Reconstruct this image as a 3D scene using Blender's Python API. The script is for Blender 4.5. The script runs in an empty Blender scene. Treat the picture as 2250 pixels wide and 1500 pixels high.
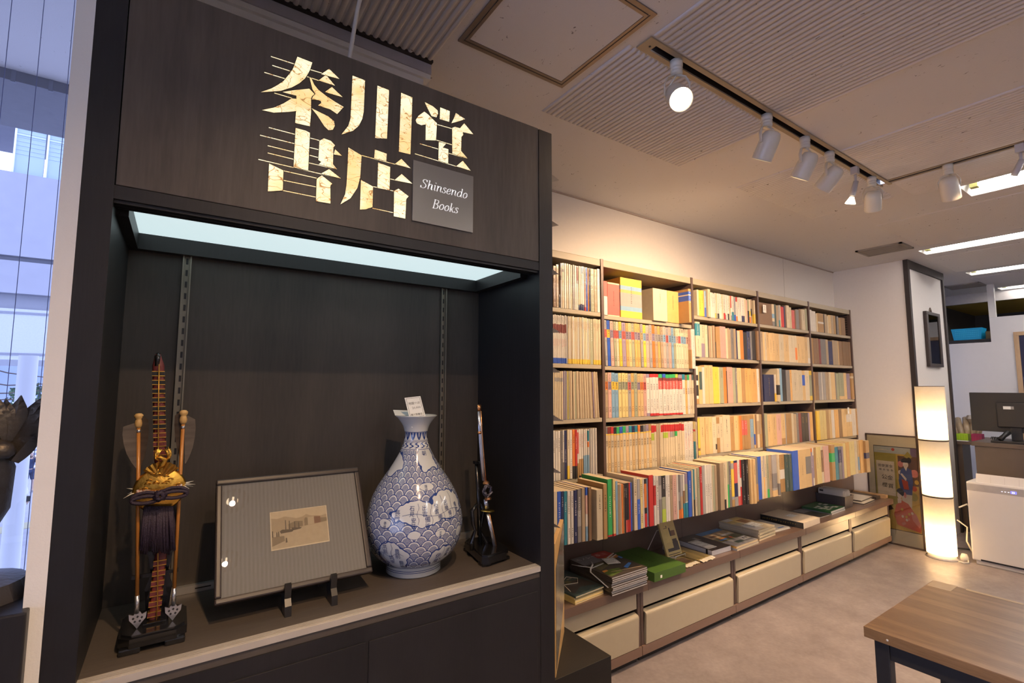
import bpy, bmesh, math, random
from mathutils import Matrix, Vector, Euler
random.seed(7)
SC = bpy.context.scene
COL = SC.collection
PI = math.pi

# ---------------------------------------------------------------- camera
F_PX, CX, CY, EYE = 1069.0, 1125.0, 750.0, 1.40
CAM = Matrix(((0.824937, -0.052644, -0.562768), (-0.565223, -0.074548, -0.821563), (0.001297, 0.995827, -0.091253)))
cam_data = bpy.data.cameras.new('camera')
cam_data.sensor_width = 36.0
cam_data.lens = 36.0 * F_PX / 2250.0
cam_data.clip_start = 0.02
cam_data.clip_end = 300
cam = bpy.data.objects.new('camera', cam_data)
COL.objects.link(cam)
cam.matrix_world = Matrix.Translation((0, 0, EYE)) @ CAM.to_4x4()
SC.camera = cam

# ---------------------------------------------------------------- view transform, sky, main lights
SC.view_settings.view_transform = 'Standard'
SC.view_settings.look = 'None'
SC.view_settings.gamma = 1.0
SC.view_settings.use_curve_mapping = False
SC.view_settings.exposure = 0.08

WORLD = bpy.data.worlds.new('dusk_sky')
SC.world = WORLD
WORLD.use_nodes = True
_bg = WORLD.node_tree.nodes['Background']
_bg.inputs['Color'].default_value = (0.50, 0.56, 0.86, 1)
_bg.inputs['Strength'].default_value = 3.9

WARM = (1.0, 0.66, 0.39)
TUBE = (1.0, 0.93, 0.90)
LIGHT_SPOT_W = 120.0
LIGHT_TUBE = 30.0


def lamp(name, kind, loc, energy, color, parent=None, **kw):
    d = bpy.data.lights.new(name, kind)
    d.energy = energy
    d.color = color
    for k, v in kw.items():
        setattr(d, k, v)
    o = bpy.data.objects.new(name, d)
    COL.objects.link(o)
    o.location = loc
    if parent is not None:
        o.parent = parent
        o.location = Vector(loc) - parent.location
    return o


# ---------------------------------------------------------------- pixel to point on a known plane
def ray(px, py):
    return CAM @ Vector((px - CX, -(py - CY), -F_PX))


def at_x(px, py, x):
    r = ray(px, py); k = x / r[0]
    return Vector((x, r[1] * k, EYE + r[2] * k))


def at_y(px, py, y):
    r = ray(px, py); k = y / r[1]
    return Vector((r[0] * k, y, EYE + r[2] * k))


def at_z(px, py, z):
    r = ray(px, py); k = (z - EYE) / r[2]
    return Vector((r[0] * k, r[1] * k, z))


# ---------------------------------------------------------------- materials
MATS = {}


def _nodes(name):
    m = bpy.data.materials.new(name)
    m.use_nodes = True
    nt = m.node_tree
    return m, nt, nt.nodes['Principled BSDF']


def pm(name, col, rough=0.5, var=0.12, scale=30.0, bump=0.0, bscale=None, coat=0.0, metal=0.0, stretch=(1, 1, 1), rnd=0.0, spec=0.5):
    """plain procedural material: noise varies the colour, optional bump"""
    if name in MATS:
        return MATS[name]
    m, nt, b = _nodes(name)
    N, L = nt.nodes, nt.links
    tc = N.new('ShaderNodeTexCoord')
    mp = N.new('ShaderNodeMapping'); mp.inputs['Scale'].default_value = stretch
    L.new(tc.outputs['Object'], mp.inputs['Vector'])
    no = N.new('ShaderNodeTexNoise'); no.inputs['Scale'].default_value = scale; no.inputs['Detail'].default_value = 4
    L.new(mp.outputs['Vector'], no.inputs['Vector'])
    mx = N.new('ShaderNodeMix'); mx.data_type = 'RGBA'
    mx.inputs['A'].default_value = tuple(max(0, c * (1 - var)) for c in col) + (1,)
    mx.inputs['B'].default_value = tuple(min(1, c * (1 + var)) for c in col) + (1,)
    L.new(no.outputs['Fac'], mx.inputs['Factor'])
    out = mx.outputs['Result']
    if rnd:
        oi = N.new('ShaderNodeObjectInfo')
        mr = N.new('ShaderNodeMapRange'); mr.inputs['To Min'].default_value = 1 - rnd; mr.inputs['To Max'].default_value = 1 + rnd
        L.new(oi.outputs['Random'], mr.inputs['Value'])
        hs = N.new('ShaderNodeHueSaturation')
        L.new(mr.outputs['Result'], hs.inputs['Value']); L.new(out, hs.inputs['Color'])
        out = hs.outputs['Color']
    L.new(out, b.inputs['Base Color'])
    b.inputs['Roughness'].default_value = rough
    b.inputs['Metallic'].default_value = metal
    b.inputs['Specular IOR Level'].default_value = spec
    b.inputs['Coat Weight'].default_value = coat
    b.inputs['Coat Roughness'].default_value = 0.12
    if bump:
        n2 = no
        if bscale:
            n2 = N.new('ShaderNodeTexNoise'); n2.inputs['Scale'].default_value = bscale; n2.inputs['Detail'].default_value = 5
            L.new(mp.outputs['Vector'], n2.inputs['Vector'])
        bp = N.new('ShaderNodeBump'); bp.inputs['Strength'].default_value = bump; bp.inputs['Distance'].default_value = 0.01
        L.new(n2.outputs['Fac'], bp.inputs['Height']); L.new(bp.outputs['Normal'], b.inputs['Normal'])
    MATS[name] = m
    return m


def wood(name, c1, c2, rough=0.4, axis=2, scale=6.0, rings=14.0, dist=3.0, bump=0.05, coat=0.0):
    """grain running along one axis"""
    if name in MATS:
        return MATS[name]
    m, nt, b = _nodes(name)
    N, L = nt.nodes, nt.links
    tc = N.new('ShaderNodeTexCoord')
    mp = N.new('ShaderNodeMapping')
    s = [1.0, 1.0, 1.0]; s[axis] = 0.09
    mp.inputs['Scale'].default_value = s
    L.new(tc.outputs['Object'], mp.inputs['Vector'])
    n1 = N.new('ShaderNodeTexNoise'); n1.inputs['Scale'].default_value = scale; n1.inputs['Detail'].default_value = 2; n1.inputs['Distortion'].default_value = 0.4
    L.new(mp.outputs['Vector'], n1.inputs['Vector'])
    mu = N.new('ShaderNodeMath'); mu.operation = 'MULTIPLY'; mu.inputs[1].default_value = rings
    L.new(n1.outputs['Fac'], mu.inputs[0])
    sn = N.new('ShaderNodeMath'); sn.operation = 'SINE'; L.new(mu.outputs[0], sn.inputs[0])
    n2 = N.new('ShaderNodeTexNoise'); n2.inputs['Scale'].default_value = scale * 30; n2.inputs['Detail'].default_value = 3
    L.new(mp.outputs['Vector'], n2.inputs['Vector'])
    ad = N.new('ShaderNodeMath'); ad.operation = 'MULTIPLY_ADD'; ad.inputs[1].default_value = 0.25; ad.inputs[2].default_value = 0.0
    L.new(sn.outputs[0], ad.inputs[0])
    a2 = N.new('ShaderNodeMath'); a2.operation = 'ADD'; L.new(ad.outputs[0], a2.inputs[0]); L.new(n2.outputs['Fac'], a2.inputs[1])
    mx = N.new('ShaderNodeMix'); mx.data_type = 'RGBA'; mx.clamp_factor = True
    mx.inputs['A'].default_value = c1 + (1,); mx.inputs['B'].default_value = c2 + (1,)
    L.new(a2.outputs[0], mx.inputs['Factor'])
    L.new(mx.outputs['Result'], b.inputs['Base Color'])
    b.inputs['Roughness'].default_value = rough
    b.inputs['Coat Weight'].default_value = coat
    b.inputs['Coat Roughness'].default_value = 0.2
    bp = N.new('ShaderNodeBump'); bp.inputs['Strength'].default_value = bump; bp.inputs['Distance'].default_value = 0.005
    L.new(a2.outputs[0], bp.inputs['Height']); L.new(bp.outputs['Normal'], b.inputs['Normal'])
    MATS[name] = m
    return m


def emit(name, col, strength, base=(0.8, 0.8, 0.8)):
    if name in MATS:
        return MATS[name]
    m, nt, b = _nodes(name)
    b.inputs['Base Color'].default_value = base + (1,)
    b.inputs['Emission Color'].default_value = col + (1,)
    b.inputs['Emission Strength'].default_value = strength
    MATS[name] = m
    return m


def glass(name, tint=(1, 1, 1), refl=0.12, rough=0.02):
    if name in MATS:
        return MATS[name]
    m = bpy.data.materials.new(name); m.use_nodes = True
    nt = m.node_tree; nt.nodes.clear(); N, L = nt.nodes, nt.links
    o = N.new('ShaderNodeOutputMaterial')
    t = N.new('ShaderNodeBsdfTransparent'); t.inputs['Color'].default_value = tint + (1,)
    g = N.new('ShaderNodeBsdfGlossy'); g.inputs['Roughness'].default_value = rough
    fr = N.new('ShaderNodeFresnel'); fr.inputs['IOR'].default_value = 1.45
    ad = N.new('ShaderNodeMath'); ad.operation = 'MULTIPLY_ADD'; ad.inputs[1].default_value = 1.0; ad.inputs[2].default_value = refl - 0.04
    L.new(fr.outputs[0], ad.inputs[0])
    mx = N.new('ShaderNodeMixShader')
    L.new(ad.outputs[0], mx.inputs[0]); L.new(t.outputs[0], mx.inputs[1]); L.new(g.outputs[0], mx.inputs[2]); L.new(mx.outputs[0], o.inputs[0])
    MATS[name] = m
    return m


# ---------------------------------------------------------------- mesh builder
_TXT = {}


def text_geo(s, res=1):
    """flat outline mesh of a string in the built-in font, 1 unit em"""
    k = (s, res)
    if k not in _TXT:
        cu = bpy.data.curves.new('t', 'FONT'); cu.body = s; cu.resolution_u = res
        o = bpy.data.objects.new('t', cu); COL.objects.link(o)
        dg = bpy.context.evaluated_depsgraph_get()
        me = o.evaluated_get(dg).to_mesh()
        _TXT[k] = ([v.co.copy() for v in me.vertices], [tuple(p.vertices) for p in me.polygons])
        bpy.data.objects.remove(o); bpy.data.curves.remove(cu)
    return _TXT[k]


class MB:
    def __init__(s):
        s.v = []; s.f = []; s.m = []; s.s = []

    def add(s, verts, faces, mi=0, smooth=False, M=None):
        n = len(s.v)
        for v in verts:
            v = Vector(v)
            s.v.append(M @ v if M is not None else v)
        for f in faces:
            s.f.append(tuple(i + n for i in f)); s.m.append(mi); s.s.append(smooth)
        return s

    def box(s, x0, x1, y0, y1, z0, z1, mi=0, bev=0.0, M=None):
        if bev <= 0:
            vs = [(x, y, z) for z in (z0, z1) for y in (y0, y1) for x in (x0, x1)]
            return s.add(vs, [(0, 2, 3, 1), (4, 5, 7, 6), (0, 1, 5, 4), (2, 6, 7, 3), (0, 4, 6, 2), (1, 3, 7, 5)], mi, False, M)
        bm = bmesh.new()
        bmesh.ops.create_cube(bm, size=1.0)
        for v in bm.verts:
            v.co = Vector(((x0 + x1) / 2 + v.co.x * (x1 - x0), (y0 + y1) / 2 + v.co.y * (y1 - y0), (z0 + z1) / 2 + v.co.z * (z1 - z0)))
        bmesh.ops.bevel(bm, geom=bm.edges[:], offset=bev, segments=2, affect='EDGES', profile=0.6)
        s.bm(bm, mi, False, M)
        return s

    def bm(s, bm, mi=0, smooth=False, M=None):
        bm.verts.index_update()
        s.add([v.co.copy() for v in bm.verts], [tuple(v.index for v in f.verts) for f in bm.faces], mi, smooth, M)
        bm.free()

    def prism(s, poly, d0, d1, mi=0, M=None, side=None, smooth=False):
        """polygon in local xy extruded from z=d0 to z=d1"""
        n = len(poly)
        vs = [(p[0], p[1], d0) for p in poly] + [(p[0], p[1], d1) for p in poly]
        s.add(vs, [tuple(range(n - 1, -1, -1)), tuple(range(n, 2 * n))], mi, False, M)
        s.add(vs, [(i, (i + 1) % n, n + (i + 1) % n, n + i) for i in range(n)], mi if side is None else side, smooth, M)
        return s

    def lathe(s, prof, n=24, mi=0, smooth=True, M=None, c=(0, 0, 0), sx=1.0, sy=1.0):
        vs = []
        for r, z in prof:
            for i in range(n):
                a = 2 * PI * i / n
                vs.append((c[0] + r * math.cos(a) * sx, c[1] + r * math.sin(a) * sy, c[2] + z))
        fs = []
        for j in range(len(prof) - 1):
            for i in range(n):
                fs.append((j * n + i, j * n + (i + 1) % n, (j + 1) * n + (i + 1) % n, (j + 1) * n + i))
        if prof[0][0] > 1e-5:
            fs.append(tuple(range(n - 1, -1, -1)))
        if prof[-1][0] > 1e-5:
            k = (len(prof) - 1) * n
            fs.append(tuple(range(k, k + n)))
        return s.add(vs, fs, mi, smooth, M)

    def tube(s, pts, r, n=8, mi=0, smooth=True, M=None, flat=1.0):
        pts = [Vector(p) for p in pts]
        rs = r if isinstance(r, (list, tuple)) else [r] * len(pts)
        vs = []; up = None
        for i, p in enumerate(pts):
            t = (pts[min(i + 1, len(pts) - 1)] - pts[max(i - 1, 0)]).normalized()
            if up is None:
                up = Vector((0, 0, 1)) if abs(t.z) < 0.9 else Vector((0, 1, 0))
            a = t.cross(up)
            if a.length < 1e-6:
                a = t.cross(Vector((1, 0, 0)))
            a.normalize(); b = a.cross(t).normalized(); up = b
            for k in range(n):
                q = 2 * PI * k / n
                vs.append(p + a * math.cos(q) * rs[i] + b * math.sin(q) * rs[i] * flat)
        m = len(pts)
        fs = [(j * n + k, j * n + (k + 1) % n, (j + 1) * n + (k + 1) % n, (j + 1) * n + k) for j in range(m - 1) for k in range(n)]
        fs += [tuple(range(n - 1, -1, -1)), tuple(range((m - 1) * n, m * n))]
        return s.add(vs, fs, mi, smooth, M)

    def strip(s, left, right, mi=0, smooth=True):
        """ribbon between two point rows"""
        n = len(left)
        return s.add(list(left) + list(right), [(i, i + 1, n + i + 1, n + i) for i in range(n - 1)], mi, smooth)

    def text(s, string, M, size=1.0, mi=0, vertical=False, shear=0.0, gap=1.0, res=1, center=False):
        if vertical:
            for i, ch in enumerate(string):
                s.text(ch, M @ Matrix.Translation((-0.5 * size, -(i + 0.88) * size * gap, 0)), size, mi, False, 0, 1, res)
            return s
        v, f = text_geo(string, res)
        dx = -max((p.x for p in v), default=0) / 2 if center else 0
        return s.add([((p.x + dx + shear * p.y) * size, p.y * size, 0) for p in v], f, mi, False, M)

    def glyphs(s, M, n, size, mi, rng, gap=1.1):
        """a column of small illegible ink marks down local -y"""
        for i in range(n):
            y = -i * size * gap
            for q in range(3):
                if rng.random() < 0.5:
                    w, h = size * rng.uniform(0.5, 0.95), size * 0.16
                    x, yy = -w / 2, y - size * rng.uniform(0.05, 0.85)
                else:
                    w, h = size * 0.17, size * rng.uniform(0.4, 0.85)
                    x, yy = size * rng.uniform(-0.4, 0.25), y - h - size * 0.05
                s.add([(x, yy, 0), (x + w, yy, 0), (x + w, yy + h, 0), (x, yy + h, 0)], [(0, 1, 2, 3)], mi, False, M)
        return s

    def build(s, name, mats, parent=None, local=False):
        if not isinstance(mats, (list, tuple)):
            mats = [mats]
        if parent is not None:
            off = Vector((0, 0, 0)) if local else parent.location.copy()
        else:
            lo = Vector((min(v[i] for v in s.v) for i in range(3)))
            hi = Vector((max(v[i] for v in s.v) for i in range(3)))
            off = Vector(((lo.x + hi.x) / 2, (lo.y + hi.y) / 2, lo.z))
        me = bpy.data.meshes.new(name)
        me.from_pydata([v - off for v in s.v], [], s.f)
        for m in mats:
            me.materials.append(m)
        me.polygons.foreach_set('material_index', s.m)
        me.polygons.foreach_set('use_smooth', s.s)
        me.update()
        o = bpy.data.objects.new(name, me)
        COL.objects.link(o)
        if parent is not None:
            o.parent = parent
        else:
            o.location = off
        return o


def tag(o, label, cat, group=None, kind=None):
    o['label'] = label; o['category'] = cat
    if group:
        o['group'] = group
    if kind:
        o['kind'] = kind
    return o


def thing(name, label, cat, loc=(0, 0, 0), group=None):
    o = bpy.data.objects.new(name, None)
    COL.objects.link(o)
    o.location = loc; o.empty_display_size = 0.05
    return tag(o, label, cat, group)


def struct(mb, name, mats, parent=None):
    o = mb.build(name, mats, parent)
    if parent is None:
        o['kind'] = 'structure'
    return o


def plane(o, u, v):
    """matrix whose local x,y follow world vectors u,v at origin o"""
    u = Vector(u).normalized(); w = u.cross(Vector(v)).normalized(); v2 = w.cross(u)
    return Matrix(((u.x, v2.x, w.x, o[0]), (u.y, v2.y, w.y, o[1]), (u.z, v2.z, w.z, o[2]), (0, 0, 0, 1)))


def front(x, y, z):
    """plane facing the room (-Y): local x along +X, local y up"""
    return plane((x, y, z), (1, 0, 0), (0, 0, 1))
# ================================================================ the setting
ZC = 2.540
K = 1.0224
M_WALL = pm('wallpaper_offwhite', (0.78, 0.75, 0.71), 0.85, 0.03, 60, 0.06, 400)
M_DKTRIM = pm('dark_brown_trim', (0.028, 0.021, 0.019), 0.6, 0.15, 40)
M_ALU = pm('aluminium', (0.55, 0.54, 0.52), 0.35, 0.05, 60, metal=0.8)
M_BLACK = pm('black_paint', (0.012, 0.012, 0.013), 0.4, 0.2, 50)
M_WHITE = pm('white_enamel', (0.78, 0.76, 0.72), 0.35, 0.03, 40)


def ceiling_mat():
    m, nt, b = _nodes('ceiling_tile')
    N, L = nt.nodes, nt.links
    tc = N.new('ShaderNodeTexCoord')
    mp = N.new('ShaderNodeMapping'); mp.inputs['Scale'].default_value = (1.0, 0.55, 1.0); mp.inputs['Rotation'].default_value = (0, 0, 0.5)
    L.new(tc.outputs['Object'], mp.inputs['Vector'])
    v = N.new('ShaderNodeTexNoise'); v.inputs['Scale'].default_value = 75; v.inputs['Detail'].default_value = 2; v.inputs['Distortion'].default_value = 1.2
    L.new(mp.outputs['Vector'], v.inputs['Vector'])
    n = N.new('ShaderNodeTexNoise'); n.inputs['Scale'].default_value = 6; n.inputs['Detail'].default_value = 3
    L.new(tc.outputs['Object'], n.inputs['Vector'])
    # pits: where fine noise is very low, more of them where the coarse noise is high
    ad = N.new('ShaderNodeMath'); ad.operation = 'MULTIPLY_ADD'; ad.inputs[1].default_value = -0.12; L.new(n.outputs['Fac'], ad.inputs[0]); L.new(v.outputs['Fac'], ad.inputs[2])
    r = N.new('ShaderNodeMapRange'); r.inputs['From Min'].default_value = 0.185; r.inputs['From Max'].default_value = 0.225
    L.new(ad.outputs[0], r.inputs['Value'])
    mx = N.new('ShaderNodeMix'); mx.data_type = 'RGBA'
    mx.inputs['A'].default_value = (0.15, 0.13, 0.12, 1); mx.inputs['B'].default_value = (0.67, 0.65, 0.645, 1)
    L.new(r.outputs['Result'], mx.inputs['Factor'])
    L.new(mx.outputs['Result'], b.inputs['Base Color'])
    b.inputs['Roughness'].default_value = 0.9
    f = N.new('ShaderNodeTexNoise'); f.inputs['Scale'].default_value = 260; f.inputs['Detail'].default_value = 3
    L.new(tc.outputs['Object'], f.inputs['Vector'])
    s = N.new('ShaderNodeMath'); s.operation = 'MULTIPLY_ADD'; s.inputs[1].default_value = 0.35; L.new(f.outputs['Fac'], s.inputs[0]); L.new(r.outputs['Result'], s.inputs[2])
    bp = N.new('ShaderNodeBump'); bp.inputs['Strength'].default_value = 0.35; bp.inputs['Distance'].default_value = 0.004
    L.new(s.outputs[0], bp.inputs['Height']); L.new(bp.outputs['Normal'], b.inputs['Normal'])
    return m


def floor_mat():
    m, nt, b = _nodes('mottled_vinyl_floor')
    N, L = nt.nodes, nt.links
    tc = N.new('ShaderNodeTexCoord')
    n1 = N.new('ShaderNodeTexNoise'); n1.inputs['Scale'].default_value = 7; n1.inputs['Detail'].default_value = 7; n1.inputs['Roughness'].default_value = 0.65
    n2 = N.new('ShaderNodeTexNoise'); n2.inputs['Scale'].default_value = 55; n2.inputs['Detail'].default_value = 4
    L.new(tc.outputs['Object'], n1.inputs['Vector']); L.new(tc.outputs['Object'], n2.inputs['Vector'])
    a = N.new('ShaderNodeMath'); a.operation = 'MULTIPLY_ADD'; a.inputs[1].default_value = 0.35; L.new(n2.outputs['Fac'], a.inputs[0]); L.new(n1.outputs['Fac'], a.inputs[2])
    r = N.new('ShaderNodeMapRange'); r.inputs['From Min'].default_value = 0.45; r.inputs['From Max'].default_value = 0.95
    L.new(a.outputs[0], r.inputs['Value'])
    mx = N.new('ShaderNodeMix'); mx.data_type = 'RGBA'
    mx.inputs['A'].default_value = (0.20, 0.168, 0.162, 1); mx.inputs['B'].default_value = (0.33, 0.287, 0.277, 1)
    L.new(r.outputs['Result'], mx.inputs['Factor']); L.new(mx.outputs['Result'], b.inputs['Base Color'])
    b.inputs['Roughness'].default_value = 0.42
    b.inputs['Specular IOR Level'].default_value = 0.4
    bp = N.new('ShaderNodeBump'); bp.inputs['Strength'].default_value = 0.08; bp.inputs['Distance'].default_value = 0.003
    L.new(n2.outputs['Fac'], bp.inputs['Height']); L.new(bp.outputs['Normal'], b.inputs['Normal'])
    return m


M_CEIL = ceiling_mat()

struct(MB().box(-4, 10, -4, 2.6, -0.05, 0), 'floor', floor_mat())

# ceiling plate with real openings for the troughs and track slots, corrugated tiles between smooth bands
TROUGHS = [(3.635, 3.885, -1.75, 0.777), (5.10, 5.306, -1.15, 1.38), (6.48, 6.687, -1.15, 1.39), (7.79, 7.995, -1.1, 1.41), (0.80, 1.05, -3.4, -0.9), (2.25, 2.50, -3.4, -0.9)]  # last two are unseen extras added to raise the room's general light
TRACK1 = (1.263, 3.226, 0.992, 1.018)
TRACK2 = (3.198, 3.223, -1.6, 0.992)
HOLES = TROUGHS + [TRACK1, TRACK2]
xs = sorted({-4.0, 8.03} | {h[0] for h in HOLES} | {h[1] for h in HOLES})
ys = sorted({-4.0, 2.6} | {h[2] for h in HOLES} | {h[3] for h in HOLES})
mb = MB()
for i in range(len(xs) - 1):
    for j in range(len(ys) - 1):
        mxp, myp = (xs[i] + xs[i + 1]) / 2, (ys[j] + ys[j + 1]) / 2
        if any(h[0] < mxp < h[1] and h[2] < myp < h[3] for h in HOLES):
            continue
        mb.add([(xs[i], ys[j], ZC), (xs[i], ys[j + 1], ZC), (xs[i + 1], ys[j + 1], ZC), (xs[i + 1], ys[j], ZC)], [(0, 1, 2, 3)])
PITCH = 0.0244


def ribs(x0, x1, y0, y1, near=True):
    x0, x1, y0, y1 = (q_ * K for q_ in (x0, x1, y0, y1))
    n = int(round((x1 - x0) / PITCH)); seg = 6 if near else 4
    for k in range(n):
        c = x0 + (k + 0.5) * (x1 - x0) / n; w = PITCH * 0.34; h = 0.0075
        prof = [(c - w * math.cos(PI * q / seg), ZC - h * math.sin(PI * q / seg)) for q in range(seg + 1)]
        vs = []
        for yy, sc in ((y0, 0.0), (y0 + 0.008, 1.0), (y1 - 0.008, 1.0), (y1, 0.0)):
            vs += [(p[0], yy, ZC + (p[1] - ZC) * sc - 0.0002) for p in prof]
        m = seg + 1
        mb.add(vs, [(r * m + q, (r + 1) * m + q, (r + 1) * m + q + 1, r * m + q + 1) for r in range(3) for q in range(seg)], 0, True)


for a, b_ in ((-3.0, -2.13), (-1.63, -0.74), (-0.235, 0.665)):
    ribs(a, b_, -2.2, 1.47)
ribs(1.16, 2.055, 1.02, 1.49); ribs(1.19, 2.05, -2.2, 0.948)
ribs(2.53, 3.43, 1.02, 1.475); ribs(2.53, 3.10, -2.2, 0.948); ribs(3.18, 3.50, -2.2, 0.948)
ribs(3.94, 4.83, -1.8, 1.29, False); ribs(5.34, 6.2, -1.8, 1.4, False); ribs(6.68, 7.5, -1.8, 1.4, False)
ceil = struct(mb, 'ceiling', M_CEIL)

# ceiling access hatch: aluminium frame around a fissured tile
M_HATCH = pm('hatch_frame_bronze', (0.24, 0.19, 0.15), 0.4, 0.1, 60, metal=0.5)
hb = thing('ceiling_hatch', 'square ceiling access hatch with thin bronze frame above the shop sign', 'hatch', (0.93, 1.125, 2.53))
mb = MB()
for (a, b_, c, d, t) in ((0.690, 1.130, 0.880, 1.320, 0.014), (0.708, 1.112, 0.898, 1.302, 0.010)):
    a, b_, c, d = a * K, b_ * K, c * K, d * K
    for bx in ((a, b_, c, c + t), (a, b_, d - t, d), (a, a + t, c + t, d - t), (b_ - t, b_, c + t, d - t)):
        mb.box(bx[0], bx[1], bx[2], bx[3], ZC - 0.005, ZC)
mb.build('frame', M_HATCH, hb)
MB().box(0.735, 1.126, 0.929, 1.320, ZC - 0.0035, ZC - 0.0005).build('panel', M_CEIL, hb)

# curtain rail box in front of the window head
mb = MB().box(-4, 0.682, 1.502, 1.545, 2.495, ZC, 0).box(-4, 0.682, 1.507, 1.545, 2.478, 2.495, 1)
mb.box(-4, 0.682, 1.487, 1.502, ZC - 0.010, ZC - 0.001, 2)
struct(mb, 'trim_1', [pm('rail_grey', (0.42, 0.40, 0.42), 0.5), M_WHITE, M_DKTRIM])

# walls
struct(MB().box(0.70, 5.36, 2.14, 2.25, 0, ZC), 'wall_back', M_WALL)
struct(MB().box(4.384, 4.386, 2.1388, 2.1402, 2.09, ZC), 'trim_2', pm('wallpaper_seam', (0.45, 0.42, 0.39), 0.9))
struct(MB().box(0.66, 0.70, 1.56, 2.25, 0, ZC), 'wall_return', M_WALL)
struct(MB().box(5.36, 6.34, 1.546, 2.25, 0, ZC), 'wall_pillar', M_WALL)
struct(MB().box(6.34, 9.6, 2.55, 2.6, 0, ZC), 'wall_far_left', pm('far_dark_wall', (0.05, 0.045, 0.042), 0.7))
struct(MB().box(-4.05, -4, -4, 1.6, -0.05, 0.30).box(-4.05, -4, -4, 1.6, 2.40, ZC), 'wall_left', M_WALL)
wl = struct(MB().box(-4.03, -4.02, -4, 1.6, 0.30, 2.40), 'window_added', glass('window_glass', (0.93, 0.96, 1.0), 0.05))  # unseen glazing added in the left wall to let more cool daylight in
mb = MB()
for y in (-3.98, -2.1, -0.25, 1.55):
    mb.box(-4.05, -4, y, y + 0.04, 0.30, 2.40)
mb.build('frame', pm('frame_silver', (0.50, 0.50, 0.53), 0.4, metal=0.6), wl)
struct(MB().box(-4, 10, -4.05, -4, -0.05, ZC), 'wall_front', M_WALL)
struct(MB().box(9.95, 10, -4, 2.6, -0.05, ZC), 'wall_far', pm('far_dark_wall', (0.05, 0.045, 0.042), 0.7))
# dark trim at the pillar edges
mb = MB().box(5.352, 5.396, 1.530, 1.565, 0, ZC).box(5.396, 6.31, 1.530, 1.546, 2.468, ZC)
mb.box(6.305, 6.348, 1.530, 1.565, 0, ZC)
struct(mb, 'trim_3', M_DKTRIM)
struct(MB().box(1.0, 5.36, 2.128, 2.14, 0, 0.06), 'baseboard_back', M_DKTRIM)
# ceiling moulding line at the back wall
struct(MB().box(0.70, 5.36, 2.130, 2.140, ZC - 0.008, ZC), 'trim_4', pm('cornice_strip', (0.45, 0.38, 0.33), 0.7))

# ceiling step and the dark store room beyond
struct(MB().box(8.03, 8.08, -4, 2.6, 2.425, ZC), 'trim_5', pm('step_grey', (0.50, 0.47, 0.45), 0.85))
struct(MB().box(8.08, 10, -4, 2.6, 2.425, 2.475), 'ceiling_far', pm('mustard_ceiling', (0.42, 0.29, 0.035), 0.85, 0.15, 5))
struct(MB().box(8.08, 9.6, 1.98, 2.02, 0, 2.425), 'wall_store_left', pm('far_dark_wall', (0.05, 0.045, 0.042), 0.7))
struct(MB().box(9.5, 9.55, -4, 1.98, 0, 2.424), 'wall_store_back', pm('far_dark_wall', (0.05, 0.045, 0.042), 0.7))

# white office partition with a notch, and a slim post up to the ceiling
poly = [(-3.4, 0.0), (-3.4, 2.165), (1.425, 2.165), (1.425, 1.893), (2.4, 1.893), (2.4, 0.0)]
struct(MB().prism(poly, 7.40, 7.45, 0, Matrix(((0, 0, 1, 0), (1, 0, 0, 0), (0, 1, 0, 0), (0, 0, 0, 1)))), 'wall_partition', pm('partition_white', (0.74, 0.72, 0.71), 0.7, 0.02))
struct(MB().box(7.40, 7.45, 1.37, 1.425, 2.166, ZC), 'trim_6', M_WHITE)

# window wall beside the showcase: wired glass panes in slim frames
wroot = thing('window_1', 'tall wired-glass shop window left of the dark showcase', 'window', (-2.0, 1.53, 0))
del wroot['label'], wroot['category']
wroot['kind'] = 'structure'
MB().box(-4, -0.17, 1.526, 1.532, 0.04, 2.478).build('glass_pane', glass('window_glass', (0.93, 0.96, 1.0), 0.05), wroot)
mb = MB()
x = -0.205
while x > -1.6:
    mb.box(x - 0.0006, x + 0.0006, 1.5325, 1.5337, 0.04, 2.478)
    x -= 0.0535
mb.build('glass_wire', pm('wire_blue', (0.16, 0.17, 0.30), 0.6), wroot)
mb = MB().box(-4, -0.17, 1.515, 1.545, 0, 0.04)
for x in (-3.98, -2.6, -1.3):
    mb.box(x, x + 0.035, 1.51, 1.55, 0.04, 2.478)
mb.box(-4, -0.17, 1.517, 1.545, 2.478, ZC)
mb.build('frame', pm('frame_silver', (0.50, 0.50, 0.53), 0.4, metal=0.6), wroot)
# white end panel between window and showcase
struct(MB().box(-0.1665, -0.1428, 1.0, 1.501, 0, ZC), 'trim_7', pm('white_end_panel', (0.74, 0.74, 0.72), 0.6, 0.03, 20, 0.05, 300))
struct(MB().box(-0.172, -0.1428, 1.515, 1.56, 0, ZC), 'trim_8', pm('frame_silver', (0.50, 0.50, 0.53), 0.4))
struct(MB().box(-0.1428, 0.66, 1.52, 1.56, 0, ZC), 'wall_shopfront', M_WALL)

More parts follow.
